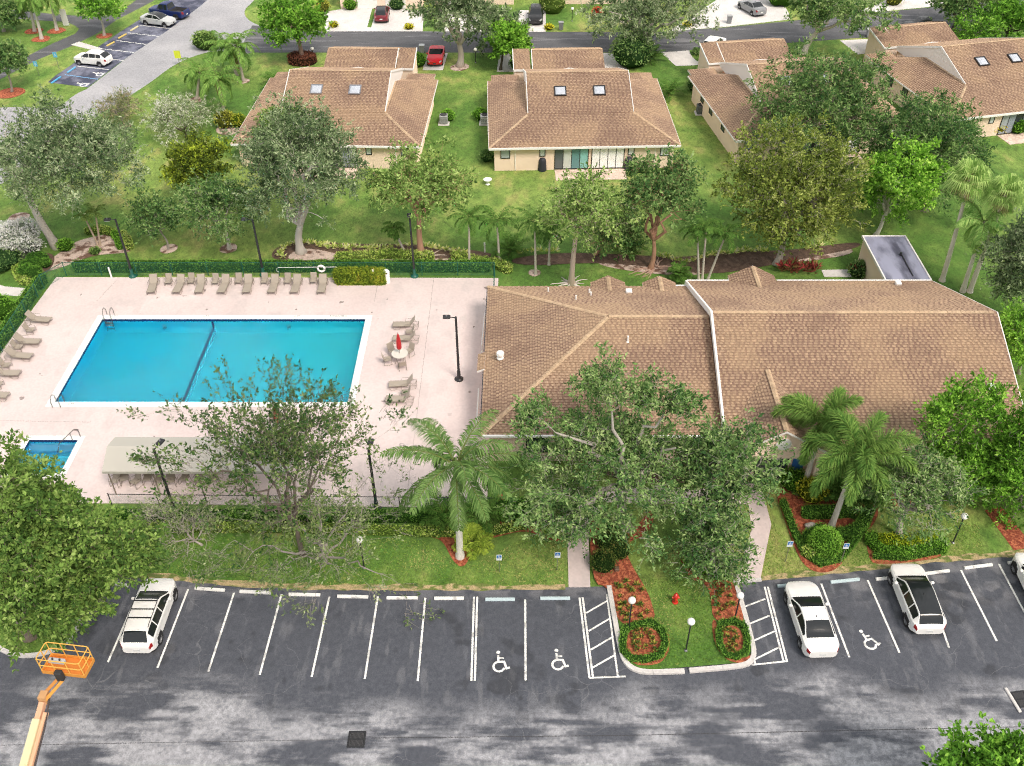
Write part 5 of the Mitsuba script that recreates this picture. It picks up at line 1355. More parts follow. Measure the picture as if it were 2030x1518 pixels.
for i, (bx, L, lb) in enumerate((((9.06, 69.61), 1.5, 'stemless spiky palm clump behind the clubhouse'), ((-0.98, 69.22), 1.8, 'low bright green palm clump by the clubhouse corner'), ((12.82, 65.6), 1.1, 'low ferny palm tuft at the roof edge behind the clubhouse'), ((-4.66, 39.31), 1.7, 'dark low palm left of the big feathery palm trunk'),
                                ((-2.28, 39.32), 1.7, 'dark low palm right of the big feathery palm trunk'), ((-2.89, 37.14), 1.2, 'yellow green low palm at the foot of the big feathery palm'), ((16.28, 102.0), 2.0, 'low green palm beside the middle villa'), ((-28.02, 104.76), 1.6, 'low green palm beside the left villa'),
                                ((20.64, 40.62), 1.6, 'dark low palm behind the clipped ring hedge'), ((19.57, 41.25), 1.4, 'dark low palm between the two plumed palms'), ((15.4, 112.29), 1.9, 'low shaggy palm behind the clipped round bush'))):
    yg = i == 5
    palm(bx, (bx[0] + 0.05, bx[1], 0.45), lb, seed=90 + i, nf=16, L=L, r=0.09, col=((0.10, 0.17, 0.02), (0.26, 0.33, 0.05)) if yg else ((0.03, 0.085, 0.014), (0.10, 0.19, 0.04)), trunk=(0.16, 0.12, 0.09), rise=(1.35, 0.15), droop=1.0, nl=26, ll=0.5, lw=0.03, hang=0.35, name='low_palm', cat='low palm')
QUEEN = ((0.06, 0.15, 0.028), (0.20, 0.32, 0.08))
for i, (bx, tx, L, lb) in enumerate((((-31.37, 95.96), (-31.35, 4.57), 3.1, 'tall queen palm with yellowing fronds on the left lawn'), ((-35.92, 101.46), (-34.93, 3.09), 2.8, 'queen palm beside the yellow road sign'), ((-31.85, 106.51), (-31.94, 4.07), 3.3, 'queen palm at the corner of the side street'),
                                     ((-32.94, 107.99), (-33.68, 3.65), 2.9, 'queen palm just left of the corner one'))):
    palm(bx, (tx[0], bx[1], tx[1]), lb, seed=110 + i, nf=15, L=L, r=0.13, col=QUEEN, trunk=(0.42, 0.37, 0.32), rise=(1.2, -0.6), droop=1.7, nl=34, ll=0.7, lw=0.05, hang=0.9, old=1 if i in (0, 2) else 0)
for i, (bx, tx) in enumerate((((-60.31, 119.97), (-59.89, 5.37)), ((-62.26, 122.66), (-61.63, 4.64)), ((-59.53, 123.0), (-59.1, 4.65)))):
    palm(bx, (tx[0], bx[1], tx[1]), ('nearest', 'left', 'right')[i] + ' of the three tall palms on red mulch at the upper left', group='tall palms at the upper left', seed=120 + i, nf=12, L=2.6, r=0.16, col=QUEEN, trunk=(0.50, 0.47, 0.43), rise=(1.0, -0.8), droop=1.4, nl=30, ll=0.7, lw=0.05, hang=0.9)
# thin palms in the sandy bed
for i, (bx, tx) in enumerate((((-36.37, 70.72), (-36.72, 2.57)), ((-36.2, 70.72), (-35.77, 2.91)))):
    palm(bx, (tx[0], bx[1], tx[1]), ('leaning left', 'upright right')[i] + ' thin palm in the sandy bed outside the pool fence', group='thin palms in the sandy bed', seed=130 + i, nf=6, L=1.3, r=0.07, col=((0.04, 0.10, 0.02), (0.15, 0.2, 0.05)), trunk=(0.42, 0.33, 0.25), shaft=(0.2, 0.26, 0.08), rise=(1.2, 0.2), droop=1.7, nl=16, ll=0.4,
         lw=0.03, hang=0.6)
# queen like palm and fan palms at the right
palm((35.18, 63.7), ((34.99, 6.33)[0], (35.18, 63.7)[1], (34.99, 6.33)[1]), 'drooping feathery palm on a leaning pale trunk behind the clubhouse right end', seed=141, nf=16, L=2.6, r=0.15, col=((0.10, 0.25, 0.05), (0.38, 0.52, 0.17)), trunk=(0.64, 0.60, 0.54), rise=(1.1, -0.7), droop=1.5, nl=40, ll=0.75, lw=0.045,
     hang=0.9)


def fan_palm(base, top, label, seed, nf=24, r=0.17, R=1.25):
    rng = np.random.default_rng(seed)
    key = thing('fan_palm', label, 'fan palm', 'tall fan palms at the right')
    b, tp = np.array([base[0], base[1], 0.0]), np.array(top, float)
    t = np.linspace(0, 1, 30)[:, None]
    p = b + (tp - b) * t + np.array([tp[0] - b[0], 0, 0]) * 0.5 * (t * t - t)
    rad = r * (1.2 - 0.55 * t[:, 0])
    rad[0] *= 1.4
    part(key, 'trunk', MB().tube(p, rad * (1 + 0.05 * (np.arange(30) % 2)), 9, (0.66, 0.61, 0.55)), 'vc', smooth=40)
    for i in range(nf):
        f = (i + 0.5) / nf
        az, el = i * 2.39996, 1.35 - 2.3 * f
        dead = f > 0.82
        h = np.array([math.cos(az) * math.cos(el), math.sin(az) * math.cos(el), math.sin(el)])
        m = MB()
        st = p[-1] + h * (0.75 if not dead else 0.3) * rng.uniform(0.85, 1.15)
        m.tube([p[-1], (p[-1] + st) / 2 + [0, 0, 0.05], st], [0.03, 0.025, 0.02], 4, (0.25, 0.26, 0.08) if not dead else (0.38, 0.30, 0.18), cap=False)
        side = nrm(np.cross(h, [0, 0, 1.0]) if abs(h[2]) < 0.98 else np.array([1.0, 0, 0]))
        upv = np.cross(side, h)
        c0, c1 = (np.array([0.16, 0.32, 0.06]), np.array([0.52, 0.68, 0.24])) if not dead else (np.array([0.30, 0.22, 0.11]), np.array([0.48, 0.38, 0.22]))
        ph = np.linspace(-1.9, 1.9, 26)
        for q in ph:
            d = h * math.cos(q) + side * math.sin(q)
            l = R * (1.0 - 0.22 * abs(q) / 1.9) * rng.uniform(0.9, 1.1)
            wv = (np.cross(d, upv)) * 0.045
            mid = st + d * l * 0.6
            tip = mid + nrm(d + [0, 0, -1.2 - 0.5 * rng.uniform()]) * l * 0.42
            m.add([st, mid + wv, mid - wv, tip], [[0, 1, 2], [1, 3, 2]], c0 + (c1 - c0) * rng.uniform())
        part(key, 'frond' if not dead else 'dry_frond', m, 'fronds')
    return key


fan_palm((34.08, 65.29), ((33.61, 9.07)[0], (34.08, 65.29)[1], (33.61, 9.07)[1]), 'tall fan palm with a curved pale trunk behind the clubhouse right end', 151, R=1.45)
fan_palm((35.74, 63.7), ((35.8, 8.67)[0], (35.74, 63.7)[1], (35.8, 8.67)[1]), 'tall fan palm at the right edge behind the drooping palm', 152, R=1.35)


# ---- shrubs, hedges and bedding plants
def leafy(key, pts, nrmls, rng, leaf, asp, pal, tone, partname='foliage', core=None, corecol=(0.02, 0.045, 0.012), leafdir=0.6):
    mb = MB()
    if core is not None:
        mb.add(core[0], core[1], corecol)
    d = nrm(nrmls * leafdir + nrm(rng.normal(size=pts.shape)) * 0.8 + [0, 0, 0.15])
    leaves(rng, pts, d, leaf, asp, pal, tone, mb=mb)
    return part(key, partname, mb, 'leaf')


def ball_shrub(ctr, r, rz, label, pal=HEDGE, seed=1, n=900, leaf=0.11, asp=0.5, cat='shrub', group=None, name='shrub', lump=0.25, tone=0.5, z0=0.0, stem=True):
    rng = np.random.default_rng(seed)
    key = thing(name, label, cat, group)
    d = nrm(rng.normal(size=(n, 3)))
    d[:, 2] = np.where(d[:, 2] < -0.3, -d[:, 2], d[:, 2])
    k = 1 - lump / 2 + lump * meshkit.noise(d * 2.2 + seed * 3.7)
    rad = k * rng.uniform(0.86, 1.04, n)
    c = np.array([ctr[0], ctr[1], z0 + rz * 0.75])
    p = c + d * np.array([r, r, rz]) * rad[:, None]
    p[:, 2] = np.maximum(p[:, 2], z0 + 0.03)
    ico = trimesh.creation.icosphere(2, 1.0)
    iv = np.array(ico.vertices)
    ik = (1 - lump / 2 + lump * meshkit.noise(iv * 2.2 + seed * 3.7)) * 0.86
    cv = c + iv * np.array([r, r, rz]) * ik[:, None]
    cv[:, 2] = np.maximum(cv[:, 2], z0 + 0.01)
    leafy(key, p, d, rng, leaf, asp, pal, tone + 0.6 * (meshkit.noise(p * 2.0) - 0.5), core=(cv, np.array(ico.faces)), corecol=np.array(pal[0]) * 0.8)
    if stem:
        part(key, 'stem', MB().tube([(ctr[0], ctr[1], z0 - 0.02), (ctr[0], ctr[1], z0 + rz * 0.5)], 0.03, 5, BARK_DARK), 'vc')
    return key


def hedge(line, w, h, label, pal=HEDGE, seed=1, dens=130, leaf=0.12, asp=0.5, closed=False, group=None, tone=0.5, z0=0.0, cat='hedge', bump=0.06):
    rng = np.random.default_rng(seed)
    key = thing('hedge', label, cat, group)
    poly = LineString(line).buffer(w / 2, cap_style=1, join_style=1) if not isinstance(line, Polygon) else line
    core = extrude(poly.buffer(-0.05), z0 + 0.0, z0 + h - 0.05)
    v, f, c, t = core.arr()
    x0, y0, x1, y1 = poly.bounds
    import shapely
    n = int((x1 - x0) * (y1 - y0) * dens) + 10
    q = np.column_stack([rng.uniform(x0, x1, n), rng.uniform(y0, y1, n)])
    q = q[shapely.contains_xy(poly, q[:, 0], q[:, 1])]
    top = np.column_stack([q, z0 + h + bump * (2 * meshkit.noise(np.column_stack([q * 2.5, q[:, :1] * 0])) - 1) + rng.normal(size=len(q)) * 0.025])
    tn = np.tile([0, 0, 1.0], (len(top), 1))
    pts, nn = [top], [tn]
    for ring in [poly.exterior] + list(poly.interiors):
        m = int(ring.length * h * dens * 1.1)
        s = rng.uniform(0, ring.length, m)
        xy = np.array([ring.interpolate(a).coords[0] for a in s]) if m else np.zeros((0, 2))
        xy2 = np.array([ring.interpolate((a + 0.02) % ring.length).coords[0] for a in s]) if m else np.zeros((0, 2))
        if m:
            d = nrm(np.column_stack([xy2 - xy, np.zeros(m)]))
            no = np.column_stack([d[:, 1], -d[:, 0], np.zeros(m)])
            pts.append(np.column_stack([xy, z0 + rng.uniform(0.04, h, m)]) + no * rng.normal(size=(m, 1)) * 0.03)
            nn.append(no)
    pts, nn = np.vstack(pts), np.vstack(nn)
    leafy(key, pts, nn, rng, leaf, asp, pal, tone + 0.6 * (meshkit.noise(pts * 1.3 + seed) - 0.5), core=(v, f), corecol=np.array(pal[0]) * 0.8)
    return key


# hedges along the fences
hedge([(-36.7, 66.9), (-2.9, 66.9)], 0.9, 0.75, 'long dark green hedge behind the back pool fence', seed=201, dens=110, leaf=0.13)
hedge([(-39.05, 63.23), (-38.78, 53.6)], 0.8, 0.8, 'dark green hedge along the left pool fence below the gate', seed=202, dens=110, leaf=0.13)
hedge([(-38.86, 65.04), (-39.01, 64.17)], 0.7, 0.8, 'short dark hedge on the left pool fence above the gate', seed=203, dens=110, leaf=0.13)
hedge([(-14.63, 65.03), (-11.35, 65.03)], 1.05, 1.15, 'clipped box hedge with yellow orange tips standing on the pool deck', pal=[(0.05, 0.09, 0.012), (0.11, 0.16, 0.02), (0.21, 0.26, 0.03), (0.36, 0.27, 0.05)], seed=204, dens=260, leaf=0.14, asp=0.6)
hedge([(-24.75, 39.34), (-16.92, 39.36), (-4.66, 39.31)], 0.65, 0.65, 'dark hedge along the front pool fence', seed=205, dens=110, leaf=0.13)
hedge([(-24.15, 38.45), (-14.29, 38.48), (-5.19, 38.19)], 0.6, 0.4, 'low yellow green hedge along the front grass', pal=VARIEG, seed=206, dens=120, leaf=0.14, tone=0.25)
hedge([(-6.1, 38.19), (-3.99, 38.11), (-1.44, 38.32), (0.07, 38.72), (0.83, 39.41)], 0.55, 0.35, 'low variegated edging curving past the big feathery palm', pal=VARIEG, seed=207, dens=150, leaf=0.13, tone=0.4)
hedge([(-0.94, 39.73), (0.38, 39.9)], 1.3, 0.8, 'green hedge block at the corner of the pool fence', seed=208, dens=120, leaf=0.13)
hedge([(-15.13, 68.44), (-13.29, 68.68), (-11.2, 68.99), (-7.75, 68.52)], 1.0, 0.5, 'light green ground hedge behind the fence around the red limbed tree', pal=VARIEG, seed=209, dens=140, leaf=0.15, tone=0.35)
hedge([(-5.43, 68.67), (-4.13, 68.04), (-2.01, 67.42), (-1.16, 66.66)], 0.9, 0.5, 'light green ground hedge curving to the fence corner', pal=VARIEG, seed=210, dens=140, leaf=0.15, tone=0.35)
hedge([(-37.84, 72.81), (-36.98, 73.15), (-35.83, 72.64)], 0.8, 0.45, 'light green edging at the top of the sandy bed', pal=VARIEG, seed=211, dens=120, leaf=0.14, tone=0.3)
hedge([(-34.65, 72.13), (-33.99, 71.29), (-33.5, 70.3)], 0.7, 0.5, 'yellow green edging right of the second light pole', pal=VARIEG, seed=212, dens=130, leaf=0.14, tone=0.45)
hedge([(-35.31, 72.13), (-34.63, 71.13), (-34.28, 70.31)], 0.7, 0.5, 'green edging left of the yellow green one in the sandy bed', pal=FRESH, seed=213, dens=120, leaf=0.14)
hedge([(-41.72, 66.69), (-41.08, 65.64), (-40.37, 64.9), (-39.81, 64.75)], 0.7, 0.5, 'curved yellow green hedge outside the left fence corner', pal=VARIEG, seed=214, dens=140, leaf=0.14, tone=0.35)
for i, (c_, r) in enumerate((((-40.84, 66.92), 0.65), ((-40.23, 67.3), 0.6), ((-40.73, 67.92), 0.65), ((-40.19, 68.08), 0.6), ((-40.53, 65.94), 0.75), ((-39.75, 65.64), 0.75), ((-39.62, 67.46), 0.5))):
    ball_shrub(c_, r, r * 0.85, 'dark clipped ball shrub outside the left fence corner', group='ball shrubs outside the left fence corner', seed=220 + i, n=420, leaf=0.11, tone=0.25 if i < 4 else 0.45)
ball_shrub((-42.73, 69.51), 2.1, 1.5, 'silvery white leaved shrub at the left edge', pal=SILVER, seed=230, n=2600, leaf=0.30, asp=0.35, lump=0.8, tone=0.5)
ball_shrub((-43.0, 67.46), 1.5, 0.9, 'green shrub below the silvery white shrub', pal=OAK, seed=231, n=900, leaf=0.16, lump=0.5)
ball_shrub((-40.41, 60.47), 1.3, 0.9, 'green shrub at the left edge beside the outer walk', pal=FRESH, seed=232, n=700, leaf=0.15, lump=0.4)
ball_shrub((-38.88, 70.07), 0.7, 0.55, 'small green shrub at the foot of the pale leaning trunk', pal=FRESH, seed=233, n=350, leaf=0.14)
ball_shrub((-36.17, 69.5), 0.45, 0.3, 'small brownish grass tuft in the sandy bed', pal=GUMBO, seed=234, n=220, leaf=0.14)
ball_shrub((-30.91, 94.47), 1.2, 0.9, 'yellow green shrub at the foot of the tall queen palm', pal=YELLOW, seed=235, n=500, leaf=0.2, lump=0.5)
ball_shrub((-29.68, 94.46), 0.9, 0.7, 'clipped yellow shrub beside the tall queen palm', pal=[(0.05, 0.09, 0.01), (0.14, 0.19, 0.02), (0.34, 0.33, 0.04), (0.45, 0.42, 0.07)], seed=236, n=400, leaf=0.18)
ball_shrub((-38.61, 116.73), 1.6, 1.2, 'green shrub with reddish leaves at the bend of the access road', pal=GUMBO, seed=237, n=500, leaf=0.26, lump=0.5)
hedge(Polygon(np.column_stack([(-26.01, 111.93)[0] + 1.7 * np.cos(np.linspace(0, 6.1, 20)), (-26.01, 111.93)[1] + 1.3 * np.sin(np.linspace(0, 6.1, 20))])).difference(Point((-26.07, 112.25)).buffer(0.35)), 1, 0.9, 'dark red leaved hedge ring around the dense round tree', pal=[(0.03, 0.018, 0.012), (0.07, 0.03, 0.022), (0.13, 0.05, 0.035), (0.20, 0.09, 0.05)], seed=238, dens=110, leaf=0.22)
ball_shrub((13.01, 111.05), 2.6, 2.1, 'large clipped round dark green bush behind the middle villa', pal=OAK, seed=239, n=1500, leaf=0.26, asp=0.6, lump=0.2, tone=0.55)
for i, (q, r, p_, lb) in enumerate((((-12.11, 110.9), 1.0, FRESH, 'green shrub beside the bin and the red convertible'), ((-0.49, 110.06), 0.9, OAK, 'dark shrub left of the second garage'), ((-22.88, 130.69), 0.9, FRESH, 'clipped shrub left of the far garage doors'), ((-16.6, 130.84), 1.1, OAK, 'clipped shrub right of the far garage doors'),
                                     ((4.14, 129.66), 2.0, VARIEG, 'yellow green shrub bank under the far window'), ((21.05, 114.17), 0.5, OAK, 'little shrub on the grass wedge'), ((19.86, 100.9), 0.9, GUMBO, 'shrub beside the grey air conditioner of the third villa'), ((19.3, 103.65), 0.8, OAK, 'dark shrub along the side wall of the third villa'),
                                     ((48.7, 92.69), 0.9, [(0.10, 0.10, 0.01), (0.30, 0.26, 0.02), (0.55, 0.46, 0.03), (0.66, 0.58, 0.08)], 'golden yellow shrub by the right villa'), ((50.92, 92.68), 1.0, FRESH, 'green shrub right of the dark doors of the right villa'), ((-7.76, 95.85), 0.75, FRESH, 'green shrub behind the air conditioner of the left villa'),
                                     ((-4.35, 96.09), 0.75, FRESH, 'green shrub behind the air conditioner of the middle villa'), ((-3.38, 86.55), 0.7, OAK, 'dark climbing shrub at the left corner of the middle villa'), ((27.5, 66.11), 0.8, OAK, 'dark clipped shrub against the shed wall'), ((-26.48, 129.93), 1.0, YELLOW, 'yellowish shrub beside the far walk'),
                                     ((49.95, 132.05), 1.3, YELLOW, 'yellow green shrub island at the top right'), ((34.76, 132.19), 2.2, FRESH, 'clipped green hedge mass right of the grey saloon'))):
    ball_shrub(q, r, r * 0.85, lb, pal=p_, seed=250 + i, n=420, leaf=0.2, lump=0.4)
hedge([(-2.31, 84.84), (-1.62, 84.84), (-0.15, 84.94), (1.91, 85.14)], 0.5, 0.3, 'low green planting under the front wall of the middle villa', pal=FRESH, seed=270, dens=90, leaf=0.16)
hedge([(19.21, 105.06), (19.62, 101.99)], 0.7, 0.8, 'dark hedge along the long side wall of the third villa', seed=271, dens=80, leaf=0.18)
# front garden
hedge([(17.29, 39.7), (18.57, 39.7), (20.14, 39.87), (20.8, 40.29), (20.97, 39.79), (20.39, 38.78), (19.67, 38.1), (18.41, 37.86), (17.76, 38.25), (16.89, 37.7)], 0.75, 0.6, 'clipped ring hedge around the plumed palm', seed=280, dens=230, leaf=0.10, pal=HEDGE, tone=0.6)
hedge([(16.07, 40.61), (16.25, 38.17), (16.5, 36.63), (17.2, 35.88), (18.45, 36.26), (19.48, 37.4), (20.45, 38.58)], 0.45, 0.4, 'low clipped edging looping around the ball shrub', seed=281, dens=220, leaf=0.10, tone=0.5)
ball_shrub((17.6, 36.93), 0.98, 0.95, 'large clipped green ball shrub in front of the ring hedge', seed=282, n=2600, leaf=0.09, lump=0.04, tone=0.6, pal=FRESH, cat='ball shrub')
ball_shrub((16.73, 36.63), 0.45, 0.35, 'small variegated plant beside the clipped ball shrub', pal=VARIEG, seed=283, n=260, leaf=0.12)
ball_shrub((17.86, 41.25), 0.95, 0.8, 'yellow green shrub below the entrance palms', pal=[(0.07, 0.10, 0.01), (0.20, 0.22, 0.02), (0.40, 0.40, 0.04), (0.55, 0.52, 0.10)], seed=284, n=700, leaf=0.15, lump=0.5)
ball_shrub((17.02, 42.11), 0.9, 0.7, 'green shrub below the entrance gable', pal=FRESH, seed=285, n=500, leaf=0.15, lump=0.5)
ball_shrub((20.32, 40.0), 0.45, 0.4, 'small reddish plant inside the clipped ring hedge', pal=[(0.05, 0.06, 0.01), (0.2, 0.16, 0.04), (0.35, 0.30, 0.12), (0.40, 0.12, 0.06)], seed=286, n=220, leaf=0.15, lump=0.5)
hedge([(20.66, 37.6), (20.98, 36.94), (22.23, 36.72), (24.21, 37.41)], 0.9, 0.55, 'leafy green hedge curve under the leaning tree', pal=FRESH, seed=287, dens=220, leaf=0.12)
hedge([(21.26, 37.4), (22.67, 37.22), (24.01, 37.72)], 0.8, 0.65, 'yellow green clipped mound under the leaning tree', pal=[(0.07, 0.12, 0.01), (0.16, 0.22, 0.015), (0.28, 0.33, 0.02), (0.38, 0.42, 0.04)], seed=288, dens=230, leaf=0.10)
hedge([(20.54, 36.45), (22.11, 36.34), (24.31, 36.84)], 0.4, 0.35, 'low dark edging at the front of the leaning tree bed', seed=289, dens=200, leaf=0.10)
hedge([(24.36, 37.88), (24.59, 37.49), (24.53, 36.95)], 0.6, 0.5, 'leafy hedge at the right end of the leaning tree bed', pal=FRESH, seed=290, dens=200, leaf=0.12)
IZ = 0.10
WD = ('at the back left', 'on the right', 'nearest the car park', 'in the middle', 'farthest back')
for i, (q, r) in enumerate((((5.1, 37.16), 0.75), ((5.65, 36.59), 0.75), ((4.71, 35.66), 0.8), ((5.71, 37.36), 0.7), ((5.47, 38.14), 0.7))):
    ball_shrub(q, r, r * 0.9, 'dark clipped shrub in the red mulch by the left walk, ' + WD[i], group='dark clipped shrubs beside the left walk', pal=[(0.02, 0.045, 0.012), (0.045, 0.08, 0.02), (0.09, 0.12, 0.03), (0.2, 0.14, 0.05)], seed=300 + i, n=600, leaf=0.11)
ball_shrub((10.24, 35.86), 1.0, 0.7, 'leafy green shrub under the low drooping oak', pal=FRESH, seed=306, n=900, leaf=0.14, lump=0.5)
ball_shrub((11.2, 35.49), 1.0, 0.7, 'leafy green shrub at the right of the low drooping oak', pal=FRESH, seed=307, n=900, leaf=0.14, lump=0.5)
ball_shrub((2.03, 38.53), 0.9, 0.6, 'pale yellow green shrub left of the left walk', pal=VARIEG, seed=308, n=500, leaf=0.2, lump=0.5, tone=0.4)
hedge([(5.4, 30.53), (5.65, 31.33), (6.27, 31.56), (7.06, 31.73), (7.59, 31.18), (7.69, 30.38), (7.32, 29.66), (6.55, 29.38), (5.76, 29.44), (5.4, 29.9), (5.4, 30.53)], 0.40, 0.30, 'green edging ring around the left oval flower bed', seed=310, dens=240, leaf=0.09, z0=IZ, tone=0.6)
hedge([(10.57, 30.96), (10.88, 31.68), (11.58, 31.81), (12.04, 31.49), (12.08, 30.65), (11.84, 29.89), (11.28, 29.55), (10.77, 29.7), (10.54, 30.26), (10.57, 30.96)], 0.36, 0.30, 'green edging ring around the right oval flower bed', seed=311, dens=240, leaf=0.09, z0=IZ, tone=0.6)


def plant_ply(seed, pal, n, r, h, leaf, asp):
    rng = np.random.default_rng(seed)
    az = rng.uniform(0, 6.28, n)
    el = rng.uniform(0.25, 1.4, n)
    d = np.stack([np.cos(az) * np.cos(el), np.sin(az) * np.cos(el), np.sin(el)], -1)
    p = d * r * 0.25 + np.array([0, 0, 0.03])
    mb = MB()
    hz = rng.uniform(0, h, (n, 1)) * [0, 0, 1]
    leaves(rng, p + hz, d, leaf, asp, pal, rng.uniform(0.1, 1.0, n), mb=mb)
    v, f, c, t = mb.arr()
    return mikit.ply((v, f), 'mat_leaf', color=c)


CROT = [plant_ply(400 + k, CROTON, 26, 0.2, 0.12, 0.21, 0.42) for k in range(4)]
BROM = [plant_ply(410 + k, VARIEG, 26, 0.3, 0.06, 0.38, 0.30) for k in range(3)]
CORD = [plant_ply(420 + k, REDLEAF, 30, 0.3, 0.5, 0.5, 0.22) for k in range(3)]


def plants(name, ply_list, pts, label, cat, group, z=0.02, seed=1, s0=0.8, s1=1.2):
    rng = np.random.default_rng(seed)
    for q in pts:
        k = thing(name, label, cat, group)
        s = rng.uniform(s0, s1)
        scene[k] = {**ply_list[rng.integers(len(ply_list))], 'to_world': mi.ScalarTransform4f().translate([float(q[0]), float(q[1]), z]).rotate([0, 0, 1], float(rng.uniform(0, 360))).scale(float(s))}


plants('flowering_plant', CROT, [(5.38, 34.22), (5.57, 34.04), (5.94, 34.47), (6.02, 34.04), (6.2, 33.8), (6.52, 34.22), (6.8, 33.87), (5.55, 33.41), (5.54, 32.93), (5.67, 32.9), (6.56, 32.83), (6.88, 32.43), (6.54, 32.09), (5.59, 32.26), (5.88, 32.12), (5.69, 31.79), (5.42, 32.52), (6.26, 33.28), (6.04, 32.66), (6.28, 31.66)], 'yellow leaved plant in red mulch by the left lamp of the island', 'plant', 'yellow leaved plants by the left island lamp', 0.125, 1)
plants('flowering_plant', CROT, [(6.03, 30.95), (6.32, 31.17), (6.67, 31.14), (6.93, 31.01), (6.08, 30.66), (6.47, 30.76), (7.0, 30.66), (6.24, 30.37), (6.57, 30.19), (7.04, 30.31), (6.13, 30.0), (7.06, 30.0), (6.0, 30.31)], 'yellow leaved plant in the left oval flower bed', 'plant', 'yellow leaved plants in the left oval bed', 0.125, 2)
plants('flowering_plant', CROT, [(10.9, 34.3), (11.56, 34.2), (11.17, 33.88), (11.02, 33.64), (11.6, 33.43), (10.81, 33.36), (11.62, 32.88), (10.78, 32.81), (11.07, 32.54), (10.75, 32.27), (11.28, 32.81)], 'yellow leaved plant in red mulch by the right lamp of the island', 'plant', 'yellow leaved plants by the right island lamp', 0.125, 3)
plants('flowering_plant', CROT, [(10.91, 31.19), (11.21, 31.26), (11.43, 31.09), (11.0, 30.77), (11.53, 30.71), (11.23, 30.52), (10.97, 30.26), (11.39, 30.23), (11.18, 29.95)], 'yellow leaved plant in the right oval flower bed', 'plant', 'yellow leaved plants in the right oval bed', 0.125, 4)
row = [(-20.34, 69.0), (-20.37, 69.64), (-20.21, 70.13), (-19.87, 70.61), (-19.43, 70.86), (-18.54, 70.94), (-17.99, 70.78), (-17.35, 70.61), (-16.98, 70.45), (-16.41, 70.12), (-15.9, 70.2), (-15.37, 70.12), (-14.96, 70.28), (-14.36, 70.28), (-13.82, 70.12), (-13.22, 70.12), (-12.7, 70.12), (-12.19, 70.2), (-11.67, 70.2), (-11.12, 70.28), (-10.49, 70.44), (-9.54, 70.44), (-8.06, 70.27), (-7.53, 70.11), (-7.0, 69.95), (-6.39, 69.79), (-5.87, 69.62), (-5.34, 69.46), (-4.83, 69.38), (-20.02, 68.69), (-16.66, 70.61), (-14.75, 69.96), (-13.02, 69.95)]
plants('bedding_plant', BROM, row, 'yellow green bedding plant in the dark bed behind the pool fence', 'plant', 'bedding plants behind the pool fence', 0.04, 5)
row2 = [(-0.21, 69.22), (0.38, 69.46), (0.98, 69.54), (1.58, 69.62), (2.18, 69.62), (2.86, 69.61), (11.72, 68.65), (12.21, 68.5), (12.72, 68.18), (13.25, 68.03), (13.73, 67.87), (14.26, 68.03), (14.81, 68.34), (15.44, 68.65), (16.08, 68.96), (16.7, 69.12), (17.31, 69.2), (17.93, 69.36), (18.45, 69.44), (18.99, 69.6), (19.59, 69.59), (20.18, 69.59), (20.71, 69.67), (24.27, 69.99), (24.82, 70.15), (25.39, 70.39)]
plants('bedding_plant', BROM, row2, 'green bedding plant in the dark bed behind the clubhouse', 'plant', 'bedding plants behind the clubhouse', 0.04, 6)
plants('cordyline', CORD, [(21.32, 66.49), (21.75, 66.94), (21.99, 66.34), (22.41, 66.94), (22.6, 66.26), (23.04, 66.79), (23.25, 66.26), (23.69, 66.71), (23.91, 66.26), (24.25, 66.64), (27.08, 66.11), (27.44, 65.89)], 'dark red leaved plant behind the clubhouse roof', 'plant', 'dark red plants behind the clubhouse', 0.03, 7, 0.9, 1.4)
plants('bedding_plant', BROM, [(1.43, 38.6), (1.72, 38.29), (2.14, 38.21), (2.39, 38.53), (1.92, 38.77), (2.25, 37.89), (1.6, 37.89)], 'pale yellow green plant left of the left walk', 'plant', 'pale plants left of the left walk', 0.05, 8, 1.0, 1.5)


# surface roots of the trees behind the clubhouse
def roots(key, c, n, L, col, seed, z=0.02):
    rng = np.random.default_rng(seed)
    for i in range(n):
        a = rng.uniform(0, 6.28)
        t = np.linspace(0, 1, 7)
        l = L * rng.uniform(0.6, 1.2)
        aa = a + np.cumsum(rng.normal(size=7) * 0.22)
        p = np.cumsum(np.stack([np.cos(aa), np.sin(aa), aa * 0], -1) * l / 7, axis=0) * [1, 0.8, 1]
        p = p + [c[0], c[1], 0] + np.stack([t * 0, t * 0, z + 0.05 * (1 - t) + 0.02 * rng.normal(size=7) * 0], -1)
        part(key, 'root', MB().tube(p, 0.075 * (1 - 0.75 * t), 6, np.array(col) * rng.uniform(0.85, 1.1)), 'vc', smooth=True)


for k_, d_ in list(labels.items()):
    lb_ = d_.get('label', '')
    if lb_.startswith('sparse crowned tree with a white trunk'):
        roots(k_, (4.08, 64.87), 12, 1.5, (0.60, 0.55, 0.50), 1)
    if lb_.startswith('dark green tree with a reddish forked'):
        roots(k_, (11.14, 67.1), 14, 2.4, (0.42, 0.28, 0.22), 2)
    if lb_.startswith('open crowned tree with red peeling'):
        roots(k_, (-7.78, 68.83), 9, 2.2, (0.50, 0.42, 0.36), 3)


